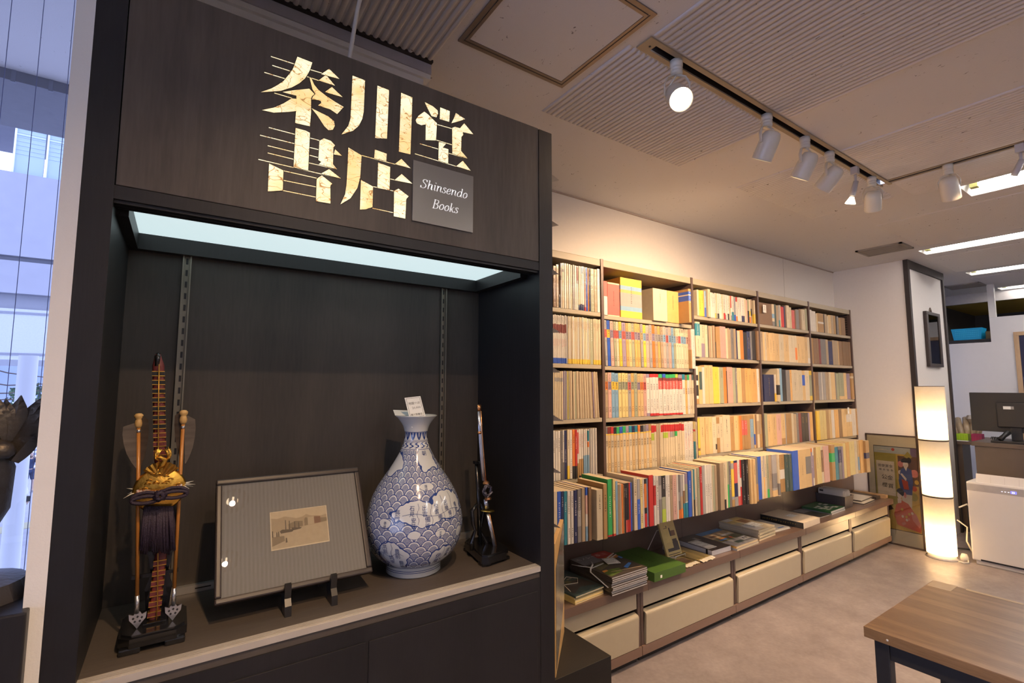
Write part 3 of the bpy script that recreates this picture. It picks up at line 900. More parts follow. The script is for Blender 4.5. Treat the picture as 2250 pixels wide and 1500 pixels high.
def striped_grey():
    m, nt, b = _nodes('mount_grey_stripe')
    N, L = nt.nodes, nt.links
    tc = N.new('ShaderNodeTexCoord'); w = N.new('ShaderNodeTexWave'); w.inputs['Scale'].default_value = 42; w.inputs['Distortion'].default_value = 0.3
    L.new(tc.outputs['Object'], w.inputs['Vector'])
    mx = N.new('ShaderNodeMix'); mx.data_type = 'RGBA'; mx.inputs['A'].default_value = (0.205, 0.208, 0.205, 1); mx.inputs['B'].default_value = (0.235, 0.24, 0.238, 1)
    L.new(w.outputs['Fac'], mx.inputs['Factor']); L.new(mx.outputs['Result'], b.inputs['Base Color']); b.inputs['Roughness'].default_value = 0.8
    return m


MB().box(0.0115, FW - 0.0115, 0.0115, FH - 0.0115, -0.004, -0.002, 0, 0, MF).build('mount', striped_grey(), fr)
P0, P1, Q0, Q1 = 0.0995, 0.2155, 0.0815, 0.1615          # photo window
SEP = [pm('sepia_%d' % i, c, 0.6, 0.12, 120) for i, c in enumerate(((0.50, 0.43, 0.30), (0.36, 0.30, 0.20), (0.22, 0.18, 0.115), (0.10, 0.08, 0.055), (0.42, 0.36, 0.25), (0.62, 0.56, 0.42), (0.20, 0.11, 0.06)))]
mb = MB()
mb.box(P0, P1, Q0, Q1, -0.0022, -0.0015, 5, 0, MF)


def ph(poly, mi, z):
    mb.add([(P0 + (P1 - P0) * a, Q0 + (Q1 - Q0) * b_, z) for a, b_ in poly], [tuple(range(len(poly)))], mi, False, MF)


ph([(0.015, 0.03), (0.985, 0.03), (0.985, 0.985), (0.015, 0.985)], 0, -0.0014)
ph([(0.015, 0.03), (0.985, 0.03), (0.985, 0.55), (0.5, 0.50), (0.015, 0.44)], 4, -0.0013)
ph([(0.015, 0.44), (0.5, 0.50), (0.985, 0.55), (0.985, 0.76), (0.88, 0.73), (0.78, 0.76), (0.70, 0.77), (0.62, 0.83), (0.55, 0.77), (0.45, 0.75), (0.36, 0.79), (0.25, 0.84), (0.12, 0.80), (0.015, 0.83)], 1, -0.0012)
ph([(0.58, 0.52), (0.64, 0.53), (0.64, 0.72), (0.60, 0.74), (0.58, 0.70)], 2, -0.0011)
ph([(0.64, 0.53), (0.75, 0.54), (0.75, 0.74), (0.64, 0.73)], 4, -0.0011)
ph([(0.755, 0.54), (0.87, 0.55), (0.87, 0.72), (0.755, 0.735)], 6, -0.0011)
ph([(0.87, 0.55), (0.985, 0.57), (0.985, 0.66), (0.87, 0.68)], 2, -0.0011)
ph([(0.30, 0.50), (0.55, 0.52), (0.55, 0.66), (0.42, 0.68), (0.30, 0.62)], 2, -0.00115)
ph([(0.17, 0.40), (0.36, 0.41), (0.40, 0.47), (0.19, 0.50), (0.15, 0.46)], 3, -0.0010)
ph([(0.36, 0.44), (0.50, 0.455), (0.53, 0.49), (0.35, 0.52)], 3, -0.0010)
for a in (0.245, 0.31, 0.40, 0.47):
    ph([(a, 0.48), (a + 0.018, 0.48), (a + 0.016, 0.74 - (a - 0.245) * 0.45), (a + 0.002, 0.74 - (a - 0.245) * 0.45)], 3, -0.0009)
ph([(0.015, 0.10), (0.23, 0.20), (0.22, 0.33), (0.02, 0.34)], 2, -0.0010)
for a, h in ((0.02, 0.16), (0.09, 0.12), (0.12, 0.13)):
    ph([(a, 0.33), (a + 0.022, 0.33), (a + 0.02, 0.33 + h), (a + 0.003, 0.33 + h)], 3, -0.0009)
ph([(0.24, 0.15), (0.27, 0.15), (0.265, 0.27), (0.245, 0.27)], 3, -0.0009)
mb.build('photo_print', SEP, fr)
MB().box(0.0115, FW - 0.0115, 0.0115, FH - 0.0115, 0.0006, 0.0010, 0, 0, MF).build('glazing', glass('picture_glass', (0.97, 0.97, 0.97), 0.05, 0.0), fr)
M_EASEL = pm('easel_black_wood', (0.016, 0.015, 0.015), 0.3, 0.2, 50)
mb = MB()
ez = thing('easel', 'small black wooden easel holding the framed photograph', 'easel', (0.23, 1.15, 0.9512))
for k, x in enumerate((0.196, 0.284)):
    front_leg = [(1.066, 0.9512), (1.100, 0.9512), (1.113, 0.978), (1.198, 1.124), (1.1888, 1.1300), (1.1030, 0.9856), (1.0860, 0.9925), (1.0815, 1.010), (1.0745, 1.008), (1.0770, 0.982), (1.068, 0.970)]
    rear_leg = [(1.186, 0.9512), (1.202, 0.9512), (1.203, 1.120), (1.196, 1.121)]
    b1 = MB()
    Mx = Matrix(((0, 0, 1, 0), (1, 0, 0, 0), (0, 1, 0, 0), (0, 0, 0, 1)))
    b1.prism(front_leg, x, x + 0.012, 0, Mx)
    b1.build('front_leg', M_EASEL, ez)
    MB().prism(rear_leg, x, x + 0.012, 0, Mx).build('rear_leg', M_EASEL, ez)
MB().box(0.208, 0.284, 1.192, 1.201, 1.085, 1.100).build('crossbar', M_EASEL, ez)

# ================================================================ blue and white map vase
VX, VY = 0.5045, 1.165
PROF = [(0.064, 0.0), (0.067, 0.003), (0.0665, 0.021), (0.073, 0.0255), (0.095, 0.044), (0.110, 0.069), (0.1175, 0.097), (0.119, 0.118), (0.1150, 0.145), (0.104, 0.179), (0.085, 0.214), (0.064, 0.244), (0.0455, 0.274), (0.0330, 0.300), (0.0285, 0.322), (0.0287, 0.334), (0.034, 0.351), (0.045, 0.3665), (0.052, 0.3735), (0.0515, 0.3755), (0.046, 0.371), (0.034, 0.356), (0.026, 0.334), (0.026, 0.30)]


def smooth_prof(p, n=4):
    out = []
    for i in range(len(p) - 1):
        p0, p1, p2, p3 = (Vector(p[max(i - 1, 0)]), Vector(p[i]), Vector(p[i + 1]), Vector(p[min(i + 2, len(p) - 1)]))
        for k in range(n):
            t = k / n
            out.append(tuple(0.5 * ((2 * p1) + (p2 - p0) * t + (2 * p0 - 5 * p1 + 4 * p2 - p3) * t * t + (3 * p1 - p0 - 3 * p2 + p3) * t ** 3)))
    return out + [tuple(p[-1])]


VP = PROF[:3] + smooth_prof(PROF[3:20], 4) + PROF[20:]


def vase_mat():
    m, nt, b = _nodes('blue_white_porcelain')
    N, L = nt.nodes, nt.links

    def mth(op, a, b_=None, c=None):
        n = N.new('ShaderNodeMath'); n.operation = op
        for i, x in enumerate((a, b_, c)):
            if x is None:
                continue
            if isinstance(x, (int, float)):
                n.inputs[i].default_value = x
            else:
                L.new(x, n.inputs[i])
        return n.outputs[0]
    tc = N.new('ShaderNodeTexCoord'); sp = N.new('ShaderNodeSeparateXYZ'); L.new(tc.outputs['Object'], sp.inputs[0])
    th = mth('ARCTAN2', sp.outputs['Y'], sp.outputs['X'])
    z = sp.outputs['Z']
    u = mth('MULTIPLY', th, 24 / (2 * PI))
    v = mth('MULTIPLY', z, 1 / 0.0305)
    ROW = 0.40
    j = mth('FLOOR', mth('DIVIDE', v, ROW))
    res = None
    for dj in (1, 0, -1):        # back to front
        jj = mth('ADD', j, dj)
        off = mth('MULTIPLY', mth('MODULO', mth('ADD', jj, 100), 2), 0.5)
        du = mth('SUBTRACT', mth('FRACT', mth('ADD', mth('ADD', u, off), 100)), 0.5)
        dv = mth('SUBTRACT', v, mth('MULTIPLY', jj, ROW))
        d = mth('SQRT', mth('ADD', mth('MULTIPLY', du, du), mth('MULTIPLY', dv, dv)))
        inside = mth('LESS_THAN', d, 0.5)
        if res is None:
            res = d
        else:
            mixn = N.new('ShaderNodeMix'); mixn.data_type = 'FLOAT'
            L.new(inside, mixn.inputs['Factor']); L.new(res, mixn.inputs['A']); L.new(d, mixn.inputs['B']); res = mixn.outputs['Result']
    edge = mth('GREATER_THAN', res, 0.44)
    inner = mth('LESS_THAN', res, 0.345)
    rings = mth('GREATER_THAN', mth('SINE', mth('MULTIPLY', res, 86)), -0.30)
    blue = mth('MAXIMUM', edge, mth('MULTIPLY', inner, rings))
    # white map shapes with a blue outline
    no = N.new('ShaderNodeTexNoise'); no.inputs['Scale'].default_value = 42; no.inputs['Detail'].default_value = 1; L.new(tc.outputs['Object'], no.inputs['Vector'])
    wob = mth('MULTIPLY', mth('SUBTRACT', no.outputs['Fac'], 0.5), 0.9)
    field = None
    R_ = math.radians
    for (t0, z0, a, h) in ((R_(8), 0.158, R_(32), 0.026), (R_(46), 0.168, R_(32), 0.030), (R_(-27), 0.062, R_(20), 0.034), (R_(38), 0.052, R_(16), 0.026), (R_(17), 0.213, R_(12), 0.0075), (R_(-34), 0.137, R_(8), 0.011), (R_(30), 0.112, R_(7.5), 0.009), (R_(-1), 0.114, R_(7), 0.009), (R_(62), 0.103, R_(7), 0.012), (R_(34), 0.278, R_(34), 0.034), (R_(-62), 0.262, R_(30), 0.026), (R_(150), 0.14, R_(40), 0.05), (R_(-140), 0.10, R_(35), 0.04)):
        dx = mth('DIVIDE', mth('SUBTRACT', th, t0), a); dz = mth('DIVIDE', mth('SUBTRACT', z, z0), h)
        d = mth('SQRT', mth('ADD', mth('MULTIPLY', dx, dx), mth('MULTIPLY', dz, dz)))
        field = d if field is None else mth('MINIMUM', field, d)
    field = mth('ADD', field, wob)
    isl = mth('LESS_THAN', field, 1.0)
    line = mth('LESS_THAN', mth('ABSOLUTE', mth('SUBTRACT', field, 1.0)), 0.045)
    blue = mth('MAXIMUM', mth('MULTIPLY', blue, mth('SUBTRACT', 1.0, isl)), line)
    body = mth('MULTIPLY', mth('GREATER_THAN', z, 0.030), mth('LESS_THAN', z, 0.292))
    blue = mth('MULTIPLY', blue, body)

    def band(z0, hw):
        return mth('LESS_THAN', mth('ABSOLUTE', mth('SUBTRACT', z, z0)), hw)
    for z0, hw in ((0.028, 0.0012), (0.0165, 0.0006), (0.0125, 0.0006), (0.2935, 0.0006), (0.3115, 0.0006), (0.3145, 0.0005), (0.3350, 0.0007)):
        blue = mth('MAXIMUM', blue, band(z0, hw))
    # petal frieze and scroll band on the neck
    pu = mth('ABSOLUTE', mth('SUBTRACT', mth('FRACT', mth('ADD', mth('MULTIPLY', th, 12 / (2 * PI)), 50)), 0.5))
    pz = mth('DIVIDE', mth('SUBTRACT', z, 0.3155), 0.019)
    pet = mth('LESS_THAN', mth('SUBTRACT', mth('MULTIPLY', mth('MULTIPLY', pu, pu), 4.2), pz), -0.02)
    hol = mth('LESS_THAN', mth('ADD', mth('MULTIPLY', mth('MULTIPLY', pu, pu), 30), mth('MULTIPLY', mth('SUBTRACT', pz, 0.72), mth('SUBTRACT', pz, 0.72))), 0.12)
    pet = mth('MULTIPLY', mth('MULTIPLY', pet, mth('SUBTRACT', 1.0, hol)), mth('MULTIPLY', mth('GREATER_THAN', z, 0.3155), mth('LESS_THAN', z, 0.334)))
    sc = mth('SINE', mth('ADD', mth('MULTIPLY', th, 14), mth('MULTIPLY', mth('SINE', mth('MULTIPLY', z, 620)), 1.6)))
    scr = mth('MULTIPLY', mth('GREATER_THAN', sc, 0.45), mth('MULTIPLY', mth('GREATER_THAN', z, 0.2965), mth('LESS_THAN', z, 0.3095)))
    blue = mth('MAXIMUM', blue, mth('MAXIMUM', pet, scr))
    n2 = N.new('ShaderNodeTexNoise'); n2.inputs['Scale'].default_value = 60; L.new(tc.outputs['Object'], n2.inputs['Vector'])
    bc = N.new('ShaderNodeMix'); bc.data_type = 'RGBA'; bc.inputs['A'].default_value = (0.010, 0.028, 0.15, 1); bc.inputs['B'].default_value = (0.035, 0.075, 0.24, 1); L.new(n2.outputs['Fac'], bc.inputs['Factor'])
    mx = N.new('ShaderNodeMix'); mx.data_type = 'RGBA'; mx.inputs['A'].default_value = (0.55, 0.575, 0.56, 1)
    L.new(blue, mx.inputs['Factor']); L.new(bc.outputs['Result'], mx.inputs['B'])
    L.new(mx.outputs['Result'], b.inputs['Base Color'])
    b.inputs['Roughness'].default_value = 0.12; b.inputs['Coat Weight'].default_value = 0.6; b.inputs['Coat Roughness'].default_value = 0.04
    return m


va = thing('vase', 'blue and white porcelain vase painted with waves and an old map', 'vase', (VX, VY, ZS))
VROT = math.atan2(-VY, -VX)
vmb = MB().lathe(VP, 72)


def vrad(z):
    for i in range(len(VP) - 1):
        if VP[i][1] <= z <= VP[i + 1][1]:
            t = (z - VP[i][1]) / max(1e-9, VP[i + 1][1] - VP[i][1]); return VP[i][0] + (VP[i + 1][0] - VP[i][0]) * t
    return VP[-1][0]


def on_vase(th, z, x=0.0, y=0.0, lift=0.0006):
    zz = z + y; r = vrad(zz); a = th + x / max(r, 0.02)
    return Vector(((r + lift) * math.cos(a), (r + lift) * math.sin(a), zz))


mb = vmb


def vtext(s, deg, z, size):
    for i, ch in enumerate(s):
        v, f = text_geo(ch, 1)
        mb.add([on_vase(math.radians(deg), z - (i + 1) * size, (p.x - 0.5) * size, p.y * size) for p in v], f, 1)


for s, d_, z_, k in (('長門', -20, 0.170, 0.0135), ('石見', -3, 0.178, 0.012), ('出雲', 12, 0.178, 0.0125), ('伯耆', 27, 0.179, 0.012), ('因幡', 42, 0.182, 0.012), ('安芸', -1, 0.153, 0.012), ('備後', 15, 0.154, 0.0135), ('備中', 31, 0.154, 0.012), ('備前', 46, 0.158, 0.012), ('播磨', 60, 0.172, 0.012),
                     ('肥前', -44, 0.072, 0.011), ('筑前', -34, 0.094, 0.0115), ('豊前', -19, 0.086, 0.0125), ('筑後', -28, 0.068, 0.011), ('肥後', -36, 0.052, 0.0115), ('豊後', -16, 0.056, 0.0125), ('伊豫', 32, 0.066, 0.0145), ('讃岐', 46, 0.072, 0.011), ('隠岐', 17, 0.218, 0.007), ('壱岐', -34, 0.143, 0.008), ('対馬', 30, 0.1175, 0.0065), ('朝', 30, 0.292, 0.012)):
    vtext(s, d_, z_, k)
for d_, za, zb in ((4, 0.136, 0.180), (20, 0.133, 0.184), (36, 0.135, 0.192), (52, 0.140, 0.196), (-26, 0.050, 0.094), (-38, 0.040, 0.084), (38, 0.030, 0.076)):
    for k in range(6):
        p = [on_vase(math.radians(d_ + 1.3 * math.sin(k * 1.7 + q_)), za + (zb - za) * (k + q_) / 6, sx) for q_, sx in ((0, -0.0004), (0, 0.0004), (1, 0.0004), (1, -0.0004))]
        mb.add(p, [(0, 1, 2, 3)], 1)
for (da, db, zc) in ((-14, 66, 0.155), (-46, -12, 0.068), (28, 50, 0.050)):
    for k in range(14):
        a0, a1 = da + (db - da) * k / 14, da + (db - da) * (k + 1) / 14
        z0, z1 = (zc + 0.004 * math.sin(q_ * 0.7) for q_ in (k, k + 1))
        mb.add([on_vase(math.radians(a0), z0 - 0.0004), on_vase(math.radians(a1), z1 - 0.0004), on_vase(math.radians(a1), z1 + 0.0004), on_vase(math.radians(a0), z0 + 0.0004)], [(0, 1, 2, 3)], 1)
lt = mb.build('body', [vase_mat(), pm('cobalt_ink', (0.018, 0.04, 0.16), 0.2, coat=0.4)], va, True)
lt.rotation_euler = (0, 0, VROT)

# price cards tucked into the vase mouth
M_CARD = pm('card_white', (0.80, 0.80, 0.76), 0.6, 0.02)
M_INK = pm('black_ink', (0.02, 0.02, 0.022), 0.6)
pc = thing('price_card', 'white handwritten price card leaning out of the vase mouth', 'card', (0.505, 1.165, 1.295))
o3 = at_y(907, 921, 1.150); u3 = at_y(937, 913, 1.150) - o3; v3 = at_y(874, 879, 1.172) - at_y(904, 917, 1.150)
cw, ch_ = 0.044, 0.062
o3 = at_y(904, 921, 1.150)
o3 = at_y(900, 919, 1.150)
Mc = plane(o3, at_y(937, 914, 1.150) - o3, at_y(869, 880, 1.172) - o3)
mb = MB().box(0, 0.043, -0.022, 0.058, -0.0004, 0.0)
mb = MB().box(0, 0.043, -0.024, 0.056, -0.0004, 0.0, 0, 0, Mc)
for (a, b_, c, d) in ((0.003, 0.040, 0.0525, 0.0532), (0.003, 0.040, 0.002, 0.0027), (0.003, 0.0037, 0.002, 0.0532), (0.0393, 0.040, 0.002, 0.0532)):
    mb.add([(a, c, 0.0003), (b_, c, 0.0003), (b_, d, 0.0003), (a, d, 0.0003)], [(0, 1, 2, 3)], 1, False, Mc)
mb.text('地図つぼ', Mc @ Matrix.Translation((0.0060, 0.0360, 0.0003)), 0.0078, 1)
mb.text('20,000', Mc @ Matrix.Translation((0.013, 0.0235, 0.0003)), 0.0085, 1)
mb.text('秦川堂書店', Mc @ Matrix.Translation((0.0055, 0.0060, 0.0003)), 0.0062, 1)
mb.build('card_face', [M_CARD, M_INK], pc)
M2 = plane(at_y(868, 912, 1.185), (0.97, -0.24, -0.06), (-0.25, 0.90, 0.22))
pc2 = MB().box(0, 0.04, 0, 0.05, -0.0004, 0, 0, 0, M2).build('price_card', M_CARD)
tag(pc2, 'second plain white card lying in the vase mouth behind the price card', 'card')

# ================================================================ sword on a black stand
sw = thing('sword_stand', 'black lacquer stand with curled side arms holding the small silver sword', 'stand', (0.70, 1.145, ZS))
c0, c1, c2, c3 = Vector((0.6735, 1.2219)), Vector((0.6467, 1.0658)), Vector((0.7369, 1.0807)), Vector((0.7500, 1.2150))
pts = [c1, c2, c3, c0]; poly = []
for i in range(4):
    p, pr, nx = pts[i], pts[i - 1], pts[(i + 1) % 4]
    poly += [p + (pr - p).normalized() * 0.014, p + (nx - p).normalized() * 0.014]
ctr = sum(pts, Vector((0, 0))) / 4
mb = MB().prism([tuple(p) for p in poly], ZS + 0.007, ZS + 0.024)
mb.prism([tuple(ctr + (p - ctr) * 0.94) for p in poly], ZS + 0.024, ZS + 0.028)
for p in pts:
    q_ = ctr + (p - ctr) * 0.72
    mb.box(q_.x - 0.012, q_.x + 0.012, q_.y - 0.012, q_.y + 0.012, ZS, ZS + 0.008, 0, 0.002)
mb.build('base', M_LACQ, sw)
PT, PB = at_y(1047, 1016, 1.15), at_y(1056, 1205, 1.15)
mb = MB().tube([PB, PT], 0.0055, 6)
mb.box(PT.x - 0.008, PT.x + 0.026, 1.140, 1.156, PT.z - 0.003, PT.z + 0.005, 0, 0.001)
mb.build('post', M_LACQ, sw)
mb = MB()
for s_ in (-1, 1):
    pa = [(1052 + s_ * 2, 1105), (1050 + s_ * 13, 1122), (1048 + s_ * 9, 1150), (1049 + s_ * 5, 1165), (1052 + s_ * 16, 1190), (1054 + s_ * 17, 1207)]
    mb.tube([at_y(a, b_, 1.152) for a, b_ in pa], [0.004, 0.006, 0.005, 0.004, 0.007, 0.008], 7)
mb.build('side_arm', M_LACQ, sw)
YS = 1.125
spx = [(1053, 890), (1053.5, 903), (1055, 945), (1059, 1000), (1064, 1055)]
swd = thing('sword', 'small ornamental silver and copper sword standing upright on the black stand', 'sword', at_y(1094, 1217, YS))
M_COPPER = pm('copper_gilt', (0.75, 0.36, 0.15), 0.22, 0.1, 60, metal=0.95)
M_SHEATH = pm('silver_sheath', (0.52, 0.54, 0.60), 0.22, 0.06, 50, metal=0.85)


def swpath(pl_, w, mat, name, dy=0.0, flat=0.55):
    MB().tube([at_y(a, b_, YS + dy) for a, b_ in pl_], w, 10, 0, True, None, flat).build(name, mat, swd)


def offs(pl_, d):
    return [(a + d, b_) for a, b_ in pl_]


swpath(spx[1:], [0.0058, 0.0062, 0.0068, 0.0072], M_SHEATH, 'sheath')
swpath(offs(spx[1:], 3.6), 0.0022, M_COPPER, 'sheath_edge', -0.002, 1.0)
swpath([(1052.8, 889), (1053.4, 902)], [0.0062, 0.0064], M_COPPER, 'sheath_tip')
swpath([(1054.3, 947), (1054.6, 953)], [0.0068, 0.0068], M_COPPER, 'sheath_ring')
swpath([(1067, 1096), (1070, 1117)], [0.0070, 0.0068], M_SHEATH, 'sheath_mouth')
swpath([(1072, 1128), (1080, 1165), (1089, 1206)], [0.0058, 0.0056, 0.0058], M_SHEATH, 'grip')
swpath(offs([(1072, 1128), (1080, 1165), (1089, 1206)], 3.4), 0.002, M_COPPER, 'grip_edge', -0.002, 1.0)
swpath([(1089, 1206), (1093, 1217)], [0.0064, 0.0066], M_COPPER, 'pommel')
G = at_y(1071.5, 1122, YS)
MB().lathe([(0.0, -0.0015), (0.019, -0.0015), (0.0205, 0), (0.019, 0.0015), (0.0, 0.0015)], 28, M=Matrix.Translation(G) @ Matrix.Rotation(0.12, 4, 'Y'), sx=1.0, sy=0.62).build('hand_guard', pm('guard_brass', (0.55, 0.42, 0.10), 0.25, metal=0.95), swd)
mb = MB()
rg = random.Random(11)
kc = at_y(1071, 1078, YS - 0.012)
for k in range(9):
    a0 = rg.uniform(0, 6.28); pts_ = []
    for q_ in range(7):
        a = a0 + q_ * 0.75
        pts_.append(kc + Vector((0.013 * math.cos(a) * rg.uniform(.6, 1.1), rg.uniform(-.006, .004), 0.016 * math.sin(a) * rg.uniform(.6, 1.1))))
    mb.tube(pts_, 0.0022, 6, k % 2)
mb.build('tied_cord', [pm('cord_dark', (0.03, 0.024, 0.035), 0.35, coat=0.3), pm('cord_glint', (0.10, 0.09, 0.11), 0.25, coat=0.5)], swd)
mb = MB()
for (px_, py_, h_) in ((1068, 1060, 0.010), (1072, 1094, 0.010)):
    p = at_y(px_, py_, YS - 0.006)
    mb.lathe([(0.004, -h_ / 2), (0.0095, -h_ / 4), (0.008, h_ / 4), (0.004, h_ / 2)], 8, M=Matrix.Translation(p), smooth=False)
mb.build('gilt_fitting', M_COPPER, swd)
# ================================================================ bookcases
M_STEEL_SH = pm('khaki_steel', (0.36, 0.31, 0.225), 0.38, 0.05, 40, 0.03, 200)
M_UPR = pm('brown_upright', (0.115, 0.078, 0.066), 0.35, 0.08, 50, metal=0.2)
M_INNER = pm('case_inside', (0.13, 0.10, 0.065), 0.6, 0.1, 30)
M_LAM = pm('brown_laminate', (0.14, 0.090, 0.068), 0.28, 0.08, 9, 0.02, 200, coat=0.15)
BX = [1.085, 1.90, 2.705, 3.49, 4.27, 5.06]
LEV = [[1.800, 1.515, 1.232, 0.935], [1.790, 1.510, 1.228, 0.935], [1.855, 1.588, 1.287, 0.968], [1.856, 1.587, 1.288, 0.968], [1.857, 1.586, 1.288, 0.968]]
Z5 = 0.70
YF = 1.90
bayname = ['first', 'second', 'third', 'fourth', 'fifth']
for b in range(5):
    x0, x1 = BX[b], BX[b + 1]
    bc = thing('bookcase', ['steel bookcase bay half hidden behind the dark showcase', 'steel bookcase bay full of railway timetable magazines', 'middle steel bookcase bay, third from the showcase', 'steel bookcase bay fourth from the showcase, with cream spines', 'last steel bookcase bay beside the white pillar wall'][b], 'bookcase', ((x0 + x1) / 2, 2.01, 0.66), 'bookcase bays along the wall')
    MB().box(x0 + 0.012, x1 - 0.012, YF - 0.003, 2.127, 2.058, 2.097, 0, 0.003).build('top_board', M_STEEL_SH, bc)
    for z in LEV[b]:
        MB().box(x0 + 0.012, x1 - 0.012, YF, 2.12, z - 0.022, z, 0, 0.002).build('shelf', M_STEEL_SH, bc)
    MB().box(x0 + 0.012, x1 - 0.012, 1.865, 2.12, Z5 - 0.024, Z5, 0, 0.002).build('shelf', M_STEEL_SH, bc)
    MB().box(x0 + 0.010, x1 - 0.010, 2.121, 2.127, Z5 - 0.02, 2.058).build('back_panel', M_INNER, bc)
    for x in ([x0, x1] if b == 4 else [x0]):
        mb = MB().box(x - 0.010, x + 0.010, YF - 0.006, 2.127, 0.918, 2.100, 0, 0.002).box(x - 0.010, x + 0.010, 2.075, 2.126, Z5 - 0.03, 0.918, 0)
        if x == BX[5]:
            z = 0.75
            while z < 2.05:
                mb.box(x - 0.0112, x - 0.0098, YF + 0.02, YF + 0.045, z, z + 0.008, 1); z += 0.022
        mb.build('upright', [M_UPR, M_BLACK], bc)

PAL = {'W': ('white', (0.6, 0.565, 0.5)), 'C': ('cream', (0.56, 0.475, 0.325)), 'c': ('pale tan', (0.58, 0.405, 0.195)), 'T': ('tan', (0.36, 0.27, 0.17)), 'K': ('kraft brown', (0.36, 0.215, 0.085)),
       'Y': ('yellow', (0.68, 0.47, 0.06)), 'y': ('pale yellow', (0.6, 0.48, 0.2)), 'O': ('orange', (0.62, 0.18, 0.035)), 'o': ('apricot', (0.6, 0.345, 0.115)), 'R': ('red', (0.46, 0.035, 0.03)), 'M': ('maroon', (0.20, 0.045, 0.04)),
       'B': ('blue', (0.035, 0.10, 0.45)), 'N': ('navy', (0.025, 0.03, 0.09)), 'L': ('light blue', (0.2, 0.34, 0.47)), 'I': ('teal', (0.03, 0.20, 0.26)), 'G': ('green', (0.04, 0.36, 0.10)), 'g': ('sage green', (0.29, 0.3, 0.2)),
       'E': ('dark green', (0.06, 0.09, 0.08)), 'A': ('grey', (0.31, 0.295, 0.28)), 'a': ('dark grey', (0.18, 0.17, 0.165)), 'D': ('black', (0.03, 0.026, 0.026)), 'P': ('pink', (0.54, 0.33, 0.27)), 'V': ('violet grey', (0.27, 0.215, 0.28)),
       'U': ('brown', (0.21, 0.125, 0.065)), 'l': ('lime', (0.36, 0.47, 0.06)), 's': ('salmon red', (0.54, 0.11, 0.09))}
BM = {}
for k, (nm, c) in PAL.items():
    BM[k] = pm('book_' + nm.replace(' ', '_'), c, 0.5, 0.10, 35, rnd=0.10)
    BM[k + '*'] = pm('book_wrapped_' + nm.replace(' ', '_'), c, 0.22, 0.10, 35, 0.35, 60, coat=0.55, rnd=0.08)
M_PAGE = pm('paper_edges', (0.50, 0.41, 0.27), 0.85, 0.22, 30, stretch=(14, 1, 1))
M_FILM = glass('clear_film', (0.97, 0.97, 0.97), 0.03, 0.12)
INK = {'t': pm('spine_ink', (0.035, 0.03, 0.03), 0.6), 'T': pm('spine_white', (0.75, 0.72, 0.66), 0.5), 'X': pm('spine_gold', (0.62, 0.40, 0.08), 0.4, metal=0.5), 'q': pm('spine_red', (0.50, 0.04, 0.04), 0.5), 'b': pm('spine_blue', (0.04, 0.10, 0.36), 0.5)}
ONES = 'zeroth first second third fourth fifth sixth seventh eighth ninth tenth eleventh twelfth thirteenth fourteenth fifteenth sixteenth seventeenth eighteenth nineteenth'.split()


def ordw(n):
    if n < 20:
        return ONES[n]
    t, u = divmod(n, 10)
    if u == 0:
        return ['', '', 'twentieth', 'thirtieth', 'fortieth', 'fiftieth'][t]
    return ['', '', 'twenty', 'thirty', 'forty', 'fifty'][t] + '-' + ONES[u]


def x_on(px, Y, Z):
    """X of the point on plane Y and height Z that falls in image column px"""
    A = CAM @ Vector((px - CX, CY, -F_PX)); Bv = CAM @ Vector((0, -1, 0))
    k = (Z - EYE)
    py = (k * A.y - A.z * Y) / (Bv.z * Y - k * Bv.y)
    r = A + Bv * py
    return r.x * Y / r.y


BR = random.Random(21)
PREV5 = [0.9]
MAIN_TXT = {}


